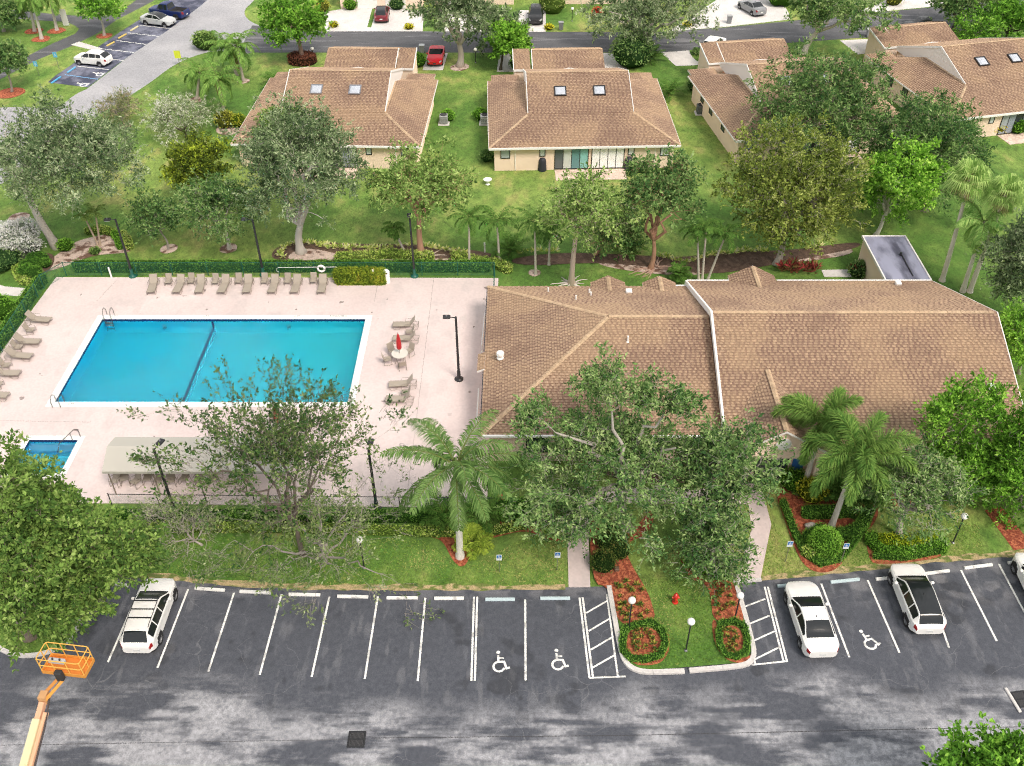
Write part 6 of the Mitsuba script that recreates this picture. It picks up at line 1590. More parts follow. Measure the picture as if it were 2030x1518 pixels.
# grass blades near the camera
def blades(name, poly, dens, h, label, seed, pal, z=0.0):
    import shapely
    rng = np.random.default_rng(seed)
    x0, y0, x1, y1 = poly.bounds
    n = int((x1 - x0) * (y1 - y0) * dens)
    q = np.column_stack([rng.uniform(x0, x1, n), rng.uniform(y0, y1, n)])
    q = q[shapely.contains_xy(poly, q[:, 0], q[:, 1])]
    n = len(q)
    a = rng.uniform(0, 6.28, n)
    sd = np.stack([np.cos(a), np.sin(a), a * 0], -1)
    hh = h * rng.uniform(0.5, 1.3, (n, 1))
    b = np.column_stack([q, np.full(n, z)])
    tip = b + np.column_stack([rng.normal(size=(n, 2)) * 0.06, np.ones(n)]) * [1, 1, 0] * 1.0 + hh * [0, 0, 1]
    V = np.stack([b - sd * 0.028, b + sd * 0.028, tip], 1).reshape(-1, 3)
    t = np.clip(meshkit.fbm(np.column_stack([q * 0.5, q[:, :1] * 0]), 3, seed) * 1.5 - 0.25 + rng.normal(size=n) * 0.22, 0, 1)[:, None]
    pal = np.array(pal)
    c = np.where(t < 0.6, pal[0] + (pal[1] - pal[0]) * t / 0.6, pal[1] + (pal[2] - pal[1]) * (t - 0.6) / 0.4)
    one(name, MB().add(V, np.arange(n)[:, None] * 3 + np.array([[0, 1, 2]]), np.repeat(c, 3, axis=0)), 'leaf', label, 'grass', None, 'stuff')


GR = [(0.09, 0.21, 0.03), (0.24, 0.38, 0.07), (0.50, 0.47, 0.19)]
blades('grass', Polygon([(-22.3, 35.17), (-20.28, 34.99), (-16.69, 34.53), (-12.35, 34.3), (-6.63, 34.28), (-0.93, 34.3), (2.49, 34.38), (2.59, 37.16), (0.52, 38.12), (-2.84, 35.82), (-4.17, 36.19), (-5.47, 37.79), (-23.85, 37.98)]), 150, 0.06, 'short grass blades of the front lawn left of the pink walk', 501, GR)
blades('grass', isl_poly.buffer(-0.15), 150, 0.06, 'short grass blades on the kerbed island', 502, GR, 0.1)
blades('grass', Polygon([(13.75, 34.96), (16.36, 35.36), (19.92, 35.78), (23.86, 36.35), (26.89, 36.7), (27.44, 39.0), (25.47, 39.39), (20.8, 38.98), (18.79, 35.89), (16.18, 35.88), (15.15, 39.37), (13.78, 35.14)]), 150, 0.06, 'short grass blades of the right front garden', 503, GR)
blades('grass', left_isl.buffer(-0.1), 120, 0.06, 'short grass blades under the big leafy tree', 504, GR, 0.1)

# ---------------------------------------------------------------- things around the pool
def shape_T(v, loc, rz=0.0):
    return rotz(v, rz) + np.array([loc[0], loc[1], loc[2] if len(loc) > 2 else 0.0])


def moved(mb, loc, rz=0.0):
    v, f, c, t = mb.arr()
    return MB().add(shape_T(v, loc, rz), f, c, t)


def fence(pts, h, label, gap=3.0, frame='greenmetal', netting=True, skip=(), group=None, post='greenmetal'):
    key = thing('fence', label, 'fence', group)
    pts = [np.array(p, float) for p in pts]
    for a, b in zip(pts[:-1], pts[1:]):
        L = np.linalg.norm(b - a)
        d = (b - a) / L
        n = max(1, int(round(L / gap)))
        for i in range(n + 1):
            p = a + d * L * i / n
            part(key, 'post', MB().tube([(*p, 0.0), (*p, h + 0.03)], 0.032, 7).lathe([(0.04, 0), (0.045, 0.03), (0, 0.06)], (*p, h + 0.02), 7), post)
        part(key, 'rail', MB().tube([(*a, h), (*b, h)], 0.024, 6), frame)
        if netting:
            part(key, 'bottom_wire', MB().tube([(*a, 0.08), (*b, 0.08)], 0.008, 4), frame)
            # chain link: crossing wires, each a narrow strip
            pitch, w = 0.085, 0.003
            s = np.arange(-h, L, pitch)
            m = MB()
            for sg in (1, -1):
                x0 = np.maximum(s, 0)
                x1 = np.minimum(s + h, L)
                z0, z1 = (x0 - s), (x1 - s)
                if sg < 0:
                    z0, z1 = h - z0, h - z1
                k = len(s)
                off = 0.006 * sg
                nn = np.array([-d[1], d[0]]) * off

                def pt(x, z):
                    return np.column_stack([a[0] + d[0] * x + nn[0], a[1] + d[1] * x + nn[1], z])
                V = np.stack([pt(x0, z0 - w), pt(x0, z0 + w), pt(x1, z1 + w), pt(x1, z1 - w)], 1).reshape(-1, 3)
                m.add(V, np.arange(k)[:, None] * 4 + np.array([[0, 1, 2, 3]]))
            part(key, 'chain_link', m, 'wire', kind='stuff', label='green chain link mesh')
    return key


FH = 1.28
fence([(-37.4, 66.05), (-2.25, 66.05)], FH, 'long green chain link fence behind the pool deck')
fence([(-37.4, 66.05)] + [(-38.52, 64.17)], FH, 'short green chain link fence above the gate at the left of the pool deck', gap=2.2)
fence([(-38.51, 62.88), (-38.34, 53.43)], FH, 'green chain link fence along the left of the pool deck', gap=2.6)
gt = fence([(-38.52, 64.17), (-38.51, 62.88)], FH, 'green chain link gate at the left of the pool deck', gap=5)
labels[gt]['category'] = 'gate'
fence([(-25.02, 40.17), (-1.47, 39.9)], FH, 'dark chain link fence along the front of the pool deck', frame='blackmetal', post='blackmetal')
fence([(-2.15, 65.9), (-2.15, 61.2)], FH, 'short green fence between the pool fence and the clubhouse corner', gap=2.4)


def lounger(loc, rz, label, group, recl=0.95):
    """Foot end at -x."""
    k = thing('sun_lounger', label, 'sun lounger', group)
    fr = MB()
    W_ = 0.31
    for s in (-1, 1):
        fr.tube([(-1.0, s * W_, 0.34), (0.25, s * W_, 0.34), (0.95, s * W_, 0.34)], 0.018, 6)
        fr.tube([(-0.95, s * W_, 0.34), (-1.0, s * W_, 0.18), (-0.86, s * W_, 0.02), (-0.5, s * W_, 0.02), (-0.36, s * W_, 0.34)], 0.016, 6)
        fr.tube([(0.42, s * W_, 0.34), (0.5, s * W_, 0.02), (0.86, s * W_, 0.02), (0.95, s * W_, 0.34)], 0.016, 6)
        fr.tube([(0.3, s * W_, 0.36), (0.3 + 0.72 * math.cos(recl), s * W_, 0.36 + 0.72 * math.sin(recl))], 0.018, 6)
        fr.tube([(0.3 + 0.4 * math.cos(recl), s * W_ * 1.05, 0.36 + 0.4 * math.sin(recl)), (0.72, s * W_ * 1.05, 0.36)], 0.012, 5)
        fr.tube([(-0.1, s * 0.34, 0.36), (-0.05, s * 0.36, 0.55), (0.35, s * 0.36, 0.56), (0.5, s * 0.34, 0.52)], 0.015, 6)
    for x in (-1.0, 0.95):
        fr.tube([(x, -W_, 0.34), (x, W_, 0.34)], 0.016, 6)
    part(k, 'frame', moved(fr, loc, rz), 'vc_frame')
    part(k, 'seat', moved(MB().box([-0.36, 0, 0.352], [1.27, 0.60, 0.02], bev=0.008), loc, rz), 'sling')
    c, s = math.cos(recl), math.sin(recl)
    b = MB().box([0.36, 0, 0], [0.74, 0.60, 0.02], bev=0.008)
    v, f, cc, t = b.arr()
    v = np.stack([0.29 + v[:, 0] * c - v[:, 2] * s, v[:, 1], 0.36 + v[:, 0] * s + v[:, 2] * c], -1)
    part(k, 'backrest', moved(MB().add(v, f), loc, rz), 'sling')
    return k


mat('vc_frame', (0.20, 0.165, 0.13), 0.45)


def patio_chair(loc, rz, label, group, low=False):
    """Faces -x."""
    k = thing('patio_chair', label, 'chair', group)
    hs = 0.30 if low else 0.43
    fr = MB()
    for s in (-1, 1):
        y = s * 0.27
        fr.tube([(-0.26, y, 0.01), (-0.24, y, hs + 0.2), (0.05, y, hs + 0.22), (0.24, y, hs + 0.12)], 0.015, 6)
        fr.tube([(-0.24, y * 0.95, hs), (0.22, y * 0.95, hs - 0.03), (0.40, y * 0.95, hs + 0.52)], 0.015, 6)
        fr.tube([(-0.26, y, 0.015), (0.30, y, 0.015)], 0.014, 6)
        fr.tube([(0.22, y, hs), (0.30, y, 0.01)], 0.014, 6)
    part(k, 'frame', moved(fr, loc, rz), 'vc_frame')
    part(k, 'seat', moved(MB().box([-0.01, 0, hs - 0.005], [0.48, 0.50, 0.02], bev=0.008), loc, rz), 'sling')
    b = MB().box([0, 0, 0.27], [0.02, 0.50, 0.54], bev=0.008)
    v, f, cc, t = b.arr()
    v[:, 0] += 0.22 + v[:, 2] * 0.34
    v[:, 2] += hs - 0.02
    part(k, 'backrest', moved(MB().add(v, f), loc, rz), 'sling')
    return k


ORD = ['first', 'second', 'third', 'fourth', 'fifth', 'sixth', 'seventh', 'eighth']
DZ = 0.06
for i, px in enumerate([(-29.5, 64.23), (-27.45, 64.23), (-25.86, 64.23), (-23.74, 64.23), (-21.94, 64.23), (-19.94, 64.23), (-17.94, 64.23), (-15.94, 64.23)]):
    lounger((px[0] + 0.1 * ((i * 7) % 3 - 1), px[1] - 0.15, DZ), math.radians(90 + (5, -3, 4, -4, 3, -3, -2, 1)[i]), ORD[i] + ' sun lounger from the left in the row by the back pool fence', 'sun loungers by the back pool fence')
for i, px in enumerate([(-28.54, 64.6), (-26.71, 64.67), (-24.72, 64.59), (-22.86, 64.67), (-20.76, 64.67), (-18.88, 64.66), (-16.8, 64.74)]):
    patio_chair((px[0], px[1] + 0.1, DZ), math.radians(90), ORD[i] + ' low tan chair from the left between the loungers by the back fence', 'low chairs between the loungers by the back fence', low=True)
for i, px in enumerate([(-37.1, 59.47), (-36.84, 56.66), (-36.76, 54.96), (-36.84, 52.91), (-36.67, 50.52)]):
    lounger((px[0], px[1], DZ), math.radians(180 - 6 + (i * 5) % 9), ORD[i] + ' sun lounger from the back in the row by the left pool fence', 'sun loungers by the left pool fence')
for i, px in enumerate([(-37.14, 58.17), (-37.2, 56.05), (-37.21, 53.9), (-36.89, 51.73)]):
    patio_chair((px[0], px[1], DZ), math.radians(180), ORD[i] + ' low tan chair from the back between the loungers at the left', 'low chairs between the loungers at the left', low=True)
for i, px in enumerate([(-8.73, 58.82), (-8.56, 57.05), (-8.29, 51.76), (-8.34, 50.08)]):
    lounger((px[0], px[1], DZ), math.radians(0 + (2, -2, 5, -3)[i]), ('farthest', 'second farthest', 'third farthest', 'nearest')[i] + ' of the four sun loungers right of the pool', 'sun loungers right of the pool')
for i, px in enumerate([(-8.41, 57.93), (-8.06, 50.89)]):
    patio_chair((px[0], px[1], DZ), 0.1, ('far', 'near')[i] + ' low tan chair between two loungers right of the pool', 'low chairs right of the pool', low=True)


def table_set(c, label, words, chairs, umb):
    k = thing('patio_table', label, 'table')
    part(k, 'tabletop', MB().lathe([(0.0, 0.70), (0.56, 0.70), (0.60, 0.715), (0.60, 0.735), (0.57, 0.745), (0.0, 0.745)], (c[0], c[1], DZ), 28, (0.62, 0.60, 0.55)), 'vc', smooth=30)
    for i in range(4):
        a = math.radians(45 + 90 * i)
        part(k, 'leg', MB().tube([(c[0] + 0.42 * math.cos(a), c[1] + 0.42 * math.sin(a), DZ + 0.71), (c[0] + 0.34 * math.cos(a), c[1] + 0.34 * math.sin(a), DZ + 0.35), (c[0] + 0.45 * math.cos(a), c[1] + 0.45 * math.sin(a), DZ)], 0.02, 6), 'vc_frame')
    u = thing('parasol', umb, 'parasol')
    part(u, 'pole', MB().tube([(c[0], c[1], DZ), (c[0], c[1], DZ + 2.55)], 0.02, 8), 'vc_frame')
    m = MB()
    n = 24
    an = np.arange(n) * 2 * np.pi / n
    z = np.linspace(1.15, 2.55, 9)
    prof = np.array([0.13, 0.17, 0.165, 0.15, 0.135, 0.115, 0.09, 0.06, 0.012])
    V = np.stack([np.stack([c[0] + r * (1 + 0.22 * np.cos(8 * an + zz)) * np.cos(an), c[1] + r * (1 + 0.22 * np.cos(8 * an + zz)) * np.sin(an), np.full(n, DZ + zz)], -1) for r, zz in zip(prof, z)])
    i, j = np.meshgrid(np.arange(8), np.arange(n), indexing='ij')
    q = np.stack([i * n + j, i * n + (j + 1) % n, (i + 1) * n + (j + 1) % n, (i + 1) * n + j], -1).reshape(-1, 4)
    part(u, 'canopy', m.add(V.reshape(-1, 3), q), 'red', smooth=40)
    part(u, 'finial', MB().lathe([(0.02, 0), (0.03, 0.03), (0, 0.06)], (c[0], c[1], DZ + 2.55), 8), 'vc_frame')
    for (ang, nm) in chairs:
        a = math.radians(ang)
        patio_chair((c[0] + 0.92 * math.cos(a), c[1] + 0.92 * math.sin(a), DZ), a, nm + words, 'chairs at ' + label[:40])


table_set((-8.78, 54.68), 'round pale patio table with a closed red parasol right of the pool', ' chair at the round table right of the pool', ((130, 'back left'), (50, 'back right'), (195, 'left'), (285, 'front')), 'closed red parasol standing in the table right of the pool')
table_set((-16.04, 46.83), 'round pale patio table behind the airy tree', ' chair at the round table behind the airy tree', ((120, 'back'), (210, 'left'), (330, 'right')), 'closed red parasol seen through the airy tree')

# shade canopy
cn = thing('shade_canopy', 'tan fabric shade canopy over a row of chairs at the front of the pool deck', 'canopy')
(ax, ay), (bx_, by_), (cx_, cy_) = (-25.44, 41.15), (-25.56, 42.84), (-25.58, 44.09)
xr = (-13.99, 41.17)[0]
pm = MB()
for (ya, za, xa), (yb_, zb_, xb) in (((ay, 2.25, ax), (by_, 2.75, bx_)), ((by_, 2.75, bx_), (cy_, 2.35, cx_))):
    slab([(xa, ya, za), (xr - (xa - ax), ya, za), (xr - (xb - ax), yb_, zb_), (xb, yb_, zb_)], 0.03, pm)
part(cn, 'fabric', pm, 'canvas', label='taut tan fabric')
part(cn, 'valance', MB().box([(ax + xr) / 2, ay - 0.03, 2.16], [xr - ax, 0.03, 0.16]), 'canvas')
for i in range(5):
    x = ax + 0.25 + (xr - ax - 0.5) * i / 4
    for y, z in ((ay + 0.15, 2.22), (cy_ - 0.1, 2.30)):
        part(cn, 'post', MB().tube([(x, y, DZ), (x, y, z)], 0.04, 8), 'vc_frame')
    part(cn, 'rafter', MB().tube([(x, ay + 0.1, 2.2), (x, by_, 2.68), (x, cy_ - 0.1, 2.28)], 0.03, 6), 'vc_frame')
for i, px in enumerate([(-25.45, 42.15), (-24.93, 42.32), (-24.15, 42.06), (-23.46, 42.33), (-22.73, 42.24), (-21.94, 42.15), (-21.16, 42.33), (-20.22, 42.16), (-19.32, 42.25)]):
    patio_chair((px[0], px[1], DZ), math.radians((80, 110, 60, 95, 85, 100, 75, 90, 95)[i]), 'tan chair under the shade canopy, ' + ['first', 'second', 'third', 'fourth', 'fifth', 'sixth', 'seventh', 'eighth', 'ninth'][i] + ' from the left', 'chairs under the shade canopy')


def light_pole(base, h, az, label, green=True, z0=0.06):
    k = thing('light_pole', label, 'light pole', 'flood light poles around the pool')
    x, y = base
    part(k, 'pole', MB().tube([(x, y, z0), (x, y, z0 + 1.2), (x, y, h)], [0.10, 0.095, 0.075], 10), 'blackmetal', smooth=40)
    part(k, 'base', MB().lathe([(0.32, 0.0), (0.32, 0.10), (0.22, 0.16), (0.13, 0.30), (0.13, 0.75), (0.0, 0.76)], (x, y, z0 - 0.02), 14), 'greenmetal' if green else 'blackmetal', smooth=40)
    dx, dy = math.cos(az), math.sin(az)
    part(k, 'arm', MB().tube([(x, y, h - 0.08), (x + dx * 0.4, y + dy * 0.4, h - 0.02)], 0.035, 8), 'blackmetal')
    hd = part(k, 'lamp_head', MB().box([x + dx * 0.62, y + dy * 0.62, h], [0.50, 0.34, 0.14], az, bev=0.03), 'blackmetal')
    part(hd, 'lens', MB().box([x + dx * 0.62, y + dy * 0.62, h - 0.08], [0.40, 0.26, 0.03], az), 'lampglass')
    part(hd, 'photocell', MB().lathe([(0.05, 0.07), (0.05, 0.15), (0, 0.16)], (x + dx * 0.62, y + dy * 0.62, h), 8), 'steel')


light_pole((-31.85, 65.85), 5.42, math.radians(185), 'leftmost dark light pole behind the pool deck')
light_pole((-21.14, 66.07), 5.28, math.radians(180), 'middle dark light pole behind the pool loungers')
light_pole((-8.71, 65.84), 5.4, math.radians(100), 'right dark light pole behind the pool deck near the bin')
light_pole((-4.41, 52.61), 5.52, math.radians(180), 'dark light pole standing on the open deck beside the clubhouse', False)
light_pole((-21.14, 39.85), 5.36, math.radians(70), 'dark light pole in front of the shade canopy', False, 0.0)
light_pole((-8.82, 40.13), 5.11, math.radians(85), 'dark light pole behind the airy tree at the front fence', False, 0.0)


def globe_lamp(base, h, label, z0=0.0, r=0.20):
    k = thing('globe_lamp', label, 'lamp post', 'white globe lamp posts')
    x, y = base
    part(k, 'post', MB().tube([(x, y, z0), (x, y, h - r)], 0.042, 8), 'blackmetal')
    part(k, 'base', MB().lathe([(0.10, 0), (0.10, 0.05), (0.05, 0.10), (0.0, 0.11)], (x, y, z0), 10), 'steel')
    part(k, 'collar', MB().lathe([(0.05, -0.06), (0.10, -0.02), (0.10, 0.02), (0, 0.03)], (x, y, h - r), 10), 'blackmetal')
    ico = trimesh.creation.icosphere(3, r)
    part(k, 'globe', MB().add(np.array(ico.vertices) + [x, y, h], ico.faces), 'globe', smooth=True)


globe_lamp((-9.02, 35.58), 2.45, 'globe lamp on the grass beside the straggling grey tree')
globe_lamp((5.82, 31.37), 2.58, 'globe lamp in the red mulch at the left of the island', 0.1)
globe_lamp((8.72, 30.01), 2.62, 'globe lamp in the middle of the island grass', 0.1)
globe_lamp((11.64, 32.01), 2.19, 'globe lamp in the red mulch at the right of the island', 0.1)
globe_lamp((25.41, 37.57), 2.31, 'globe lamp in the right front garden near the red path')
globe_lamp((-24.82, 112.71), 1.4, 'globe lamp beside the dark red hedge ring')
globe_lamp((-5.41, 111.8), 1.57, 'globe lamp between the two front villas at the street')
globe_lamp((6.59, 125.79), 1.61, 'globe lamp across the street beside the black car')
globe_lamp((14.71, 111.98), 1.45, 'globe lamp behind the large clipped round bush')


def sign_post(base, h, label, w, hh, col, face=None, post='steel', rz=0.0, z0=0.0):
    k = thing('sign', label, 'sign')
    x, y = base
    part(k, 'post', MB().tube([(x, y, z0), (x, y, h)], 0.025, 6), post)
    b = part(k, 'panel', MB().add(shape_T(MB().box([0, -0.035, h - hh / 2], [w, 0.02, hh]).arr()[0], (x, y), rz), MB().box([0, 0, 0], [1, 1, 1]).arr()[1], col), 'vc')
    if face is not None:
        part(b, 'symbol', MB().add(shape_T(face[0] + [0, -0.05, h - hh / 2], (x, y), rz), face[1], face[2]), 'vc')
    return k


def upright_symbol(s, col):
    v, f, c, t = wheelchair((0, 0), 0, s, 0).arr()
    return np.stack([v[:, 0], v[:, 2] * 0, v[:, 1]], -1), f, col


for bs, h, lb in (((-1.23, 35.35), 1.5, 'blue and white wheelchair parking sign on the front grass'), ((2.07, 35.47), 1.59, 'blue and white wheelchair parking sign beside the left walk'),
                  ((15.25, 36.1), 1.84, 'blue and white wheelchair parking sign left of the clipped ball shrub'), ((18.37, 35.92), 1.88, 'blue and white wheelchair parking sign right of the clipped ball shrub')):
    k = sign_post(bs, h, lb, 0.32, 0.46, (0.62, 0.68, 0.70), None)
    x, y = bs
    part(k, 'blue_field', MB().box([x, y - 0.052, h - 0.15], [0.26, 0.012, 0.24], 0, (0.03, 0.15, 0.42)), 'vc')
    v, f, c = upright_symbol(0.13, (0.8, 0.8, 0.8))
    part(k, 'wheelchair_symbol', MB().add(v + [x, y - 0.062, h - 0.15], f, c), 'vc')
for bs, h, lb in (((-54.4, 110.09), 2.04, 'blue wheelchair sign on the far grass near the white hatchback'), ((-56.03, 108.13), 1.73, 'blue wheelchair sign on the far grass near the last bay')):
    k = sign_post(bs, h, lb, 0.45, 0.6, (0.10, 0.40, 0.62))
    v, f, c = upright_symbol(0.2, (0.8, 0.85, 0.85))
    part(k, 'wheelchair_symbol', MB().add(v + [bs[0], bs[1] - 0.055, h - 0.3], f, c), 'vc')
b_ = (-40.38, 110.93)
sign_post(b_, 1.87, 'yellow green road sign on a post beside the access road', 0.75, 0.9, (0.62, 0.68, 0.05))
b_ = (-58.97, 124.83)
sign_post(b_, 2.06, 'tall white blade sign on the far grass by the cart path', 0.8, 2.2, (0.75, 0.76, 0.76))

# pool furniture
def ladder(x, y, d, label):
    """A pool ladder at the edge (x, y); d = +1 when the deck lies towards +y."""
    k = thing('pool_ladder', label, 'ladder', 'pool ladders')
    for i, sx_ in enumerate((-0.28, 0.28)):
        part(k, 'rail', MB().tube([(x + sx_, y + d * 0.55, 0.06), (x + sx_, y + d * 0.55, 0.55), (x + sx_, y + d * 0.40, 0.80), (x + sx_, y + d * 0.15, 0.84), (x + sx_, y - d * 0.10, 0.62), (x + sx_, y - d * 0.13, 0.1), (x + sx_, y - d * 0.13, -1.0)], 0.026, 8, (0.10, 0.09, 0.08)), 'vc', smooth=True)
    for z in (-0.25, -0.52, -0.8):
        part(k, 'tread', MB().box([x, y - d * 0.13, z], [0.54, 0.12, 0.04], 0, (0.25, 0.27, 0.28)), 'vc')


ladder((-31.9, 60.14)[0], POOL[3], 1, 'pool ladder at the far left corner of the pool')
ladder((-32.01, 49.99)[0], POOL[1], -1, 'pool ladder at the near left corner of the pool')
ladder((-12.04, 50.02)[0], POOL[1], -1, 'pool ladder at the near right corner of the pool behind branches')
k = thing('handrail', 'dark curved handrail leading into the small spa', 'handrail')
hx, hy = spa_x1 - 0.55, spa_y1 - 0.2
part(k, 'rail', MB().tube([(hx + 0.6, hy + 0.45, 0.06), (hx + 0.6, hy + 0.45, 0.75), (hx + 0.45, hy + 0.3, 0.88), (hx - 0.4, hy - 0.5, 0.35), (hx - 0.6, hy - 0.7, -0.3)], 0.028, 8, (0.09, 0.08, 0.075)), 'vc', smooth=True)
part(k, 'brace', MB().tube([(hx + 0.2, hy + 0.1, 0.06), (hx + 0.2, hy + 0.1, 0.72)], 0.022, 8, (0.09, 0.08, 0.075)), 'vc')
k = thing('litter_bin', 'white domed litter bin beside the clipped hedge on the pool deck', 'litter bin')
bx0, by0 = (-10.86, 65.03)
part(k, 'body', MB().lathe([(0.24, 0), (0.25, 0.03), (0.25, 0.80), (0.26, 0.84), (0.0, 0.85)], (bx0, by0, DZ), 20), 'white', smooth=30)
part(k, 'lid', MB().lathe([(0.265, 0.84), (0.265, 0.9), (0.24, 1.05), (0.15, 1.16), (0.0, 1.2)], (bx0, by0, DZ), 20), 'white', smooth=30)
part(k, 'opening', MB().box([bx0, by0 - 0.235, DZ + 0.97], [0.22, 0.06, 0.12]), 'blackmetal')
bo = thing('lifebuoy', 'white ring lifebuoy hanging on the back pool fence', 'lifebuoy')
lx, ly = (-16.18, 65.69)
th = np.linspace(0, 2 * np.pi, 25)
part(bo, 'ring', MB().tube(np.column_stack([lx + 0.27 * np.cos(th), 0 * th + ly - 0.2, 1.05 + 0.27 * np.sin(th)]), 0.085, 10, cap=False), 'white', smooth=True)
part(bo, 'bracket', MB().tube([(lx, ly - 0.1, 1.05), (lx, ly - 0.02, 1.05)], 0.03, 6), 'steel')
hk = thing('rescue_hook', 'long white rescue pole with a hooked end along the back fence', 'pole')
xa_, xb_ = (-19.61, 65.7)[0], (-14.9, 65.69)[0]
part(hk, 'pole', MB().tube([(xa_, ly - 0.12, 1.12), (xb_, ly - 0.12, 1.15)], 0.022, 6), 'white')
part(hk, 'hook', MB().tube([(xa_, ly - 0.12, 1.12), (xa_ - 0.22, ly - 0.12, 1.02), (xa_ - 0.26, ly - 0.12, 0.80), (xa_ - 0.08, ly - 0.12, 0.66)], 0.018, 6), 'white', smooth=True)
for q, h, lb in (((-33.52, 65.63), 1.1, 'short white post in the hedge behind the left of the deck'), ((-11.91, 64.88), 1.35, 'white pole leaning in the clipped box hedge'), ((-3.08, 69.62), 0.95, 'white square post among the garden palms'), ((21.25, 71.55), 0.7, 'small white post on the lawn left of the big round tree')):
    one('marker_post', MB().box([q[0], q[1], h / 2], [0.12, 0.12, h], 0.1, bev=0.02), 'white', lb, 'post')
fx, fy_ = (8.54, 33.15)
k = thing('fire_hydrant', 'red fire hydrant on the island grass', 'fire hydrant')
HR = (0.55, 0.03, 0.02)
part(k, 'body', MB().lathe([(0.17, 0.0), (0.17, 0.05), (0.12, 0.07), (0.12, 0.52), (0.15, 0.54), (0.15, 0.58), (0.13, 0.62), (0.09, 0.70), (0.04, 0.74), (0.035, 0.80), (0, 0.80)], (fx, fy_, 0.1), 16, HR), 'vcgloss', smooth=30)
for s in (-1, 1):
    part(k, 'outlet', MB().tube([(fx + s * 0.1, fy_, 0.52), (fx + s * 0.21, fy_, 0.52)], 0.06, 10, HR), 'vcgloss')
part(k, 'outlet', MB().tube([(fx, fy_ - 0.1, 0.48), (fx, fy_ - 0.22, 0.48)], 0.075, 10, HR), 'vcgloss')
vb = (5.47, 35.4)
one('valve_box', MB().box([vb[0], vb[1], 0.16], [0.28, 0.28, 0.3], 0.1, (0.14, 0.09, 0.06), bev=0.03), 'vc', 'small brown utility box in the red mulch by the dark shrubs', 'utility box')


def grate(c, w, d, label, rz=0.0, frame=False):
    k = thing('drain_grate', label, 'drain')
    m = MB()
    for s in (-1, 1):
        m.box([s * (w / 2 - 0.04), 0, 0.03], [0.08, d, 0.05])
        m.box([0, s * (d / 2 - 0.04), 0.03], [w - 0.16, 0.08, 0.05])
    m.box([0, 0, 0.03], [w - 0.16, 0.06, 0.05])
    part(k, 'frame', moved(m, (*c, 0), rz), 'blackmetal')
    n = 11
    for i in range(n):
        x = -w / 2 + 0.12 + (w - 0.24) * i / (n - 1)
        for s in (-1, 1):
            part(k, 'bar', moved(MB().box([x, s * d * 0.23, 0.032], [0.035, d * 0.38, 0.035]), (*c, 0), rz), 'darkiron')
    part(k, 'pit', moved(MB().box([0, 0, 0.0115], [w - 0.17, d - 0.17, 0.004], 0, (0.008, 0.008, 0.008)), (*c, 0), rz), 'vc')
    if frame:
        part(k, 'kerb', moved(MB().box([-w / 2 - 0.09, 0, 0.06], [0.16, d + 0.5, 0.10], bev=0.03), (*c, 0), rz), 'concrete')


mat('darkiron', (0.06, 0.06, 0.065), 0.5)
grate((-8.04, 24.91), 0.86, 0.86, 'square iron drain grate in the worn drive lane')
grate((25.29, 27.26), 0.75, 0.9, 'iron drain grate with a concrete edge at the right side of the car park', 0.15, True)


def air_con(c, label, col=(0.30, 0.31, 0.32)):
    k = thing('air_conditioner', label, 'air conditioner')
    x, y = c
    part(k, 'pad', MB().box([x, y, 0.05], [1.15, 1.1, 0.1]), 'concrete')
    part(k, 'case', MB().box([x, y, 0.56], [0.85, 0.85, 0.9], 0, col, bev=0.06), 'vc')
    part(k, 'fan_guard', MB().lathe([(0.36, 1.01), (0.36, 1.05), (0.30, 1.055), (0.30, 1.02), (0.0, 1.02)], (x, y, 0), 18, (0.05, 0.05, 0.055)), 'vc')
    for i in range(5):
        part(k, 'louvre', MB().box([x, y - 0.435, 0.26 + 0.15 * i], [0.74, 0.02, 0.05], 0, (0.16, 0.165, 0.17)), 'vc')


air_con((-8.13, 94.98), 'grey air conditioner beside the left villa')
air_con((-3.83, 94.96), 'pale grey air conditioner at the left side of the middle villa', (0.55, 0.56, 0.57))
air_con((19.13, 97.37), 'dark grey air conditioner against the long side wall of the third villa', (0.10, 0.11, 0.12))


def grill(c, label):
    k = thing('covered_grill', label, 'barbecue')
    part(k, 'cover', MB().lathe([(0.42, 0.0), (0.40, 0.4), (0.36, 0.8), (0.34, 1.05), (0.22, 1.25), (0.0, 1.3)], (c[0], c[1], 0.03), 14, (0.025, 0.027, 0.04)), 'vc', smooth=50)


grill((2.04, 84.51), 'barbecue under a black cover against the middle villa')
grill((10.35, 84.7), 'barbecue under a black cover at the right end of the white doors')
k = thing('bird_bath', 'small white bird bath on the lawn between the villas', 'bird bath')
part(k, 'bowl', MB().lathe([(0.0, 0.35), (0.30, 0.42), (0.40, 0.52), (0.42, 0.52), (0.30, 0.36), (0.1, 0.3)], (*(-3.15, 81.68), 0), 18), 'white', smooth=40)
part(k, 'foot', MB().lathe([(0.22, 0), (0.1, 0.08), (0.09, 0.31)], (*(-3.15, 81.68), 0), 14), 'white', smooth=40)
rk = trimesh.creation.icosphere(2, 1.0)
v = np.array(rk.vertices) * (0.75 + 0.5 * meshkit.noise(np.array(rk.vertices) * 1.6 + 5))[:, None] * [0.4, 0.28, 0.26]
one('boulder', MB().add(v + [*(17.36, 38.69), 0.15], rk.faces, (0.42, 0.39, 0.36)), 'vc', 'grey boulder at the left end of the clipped ring hedge', 'rock', smooth=35)


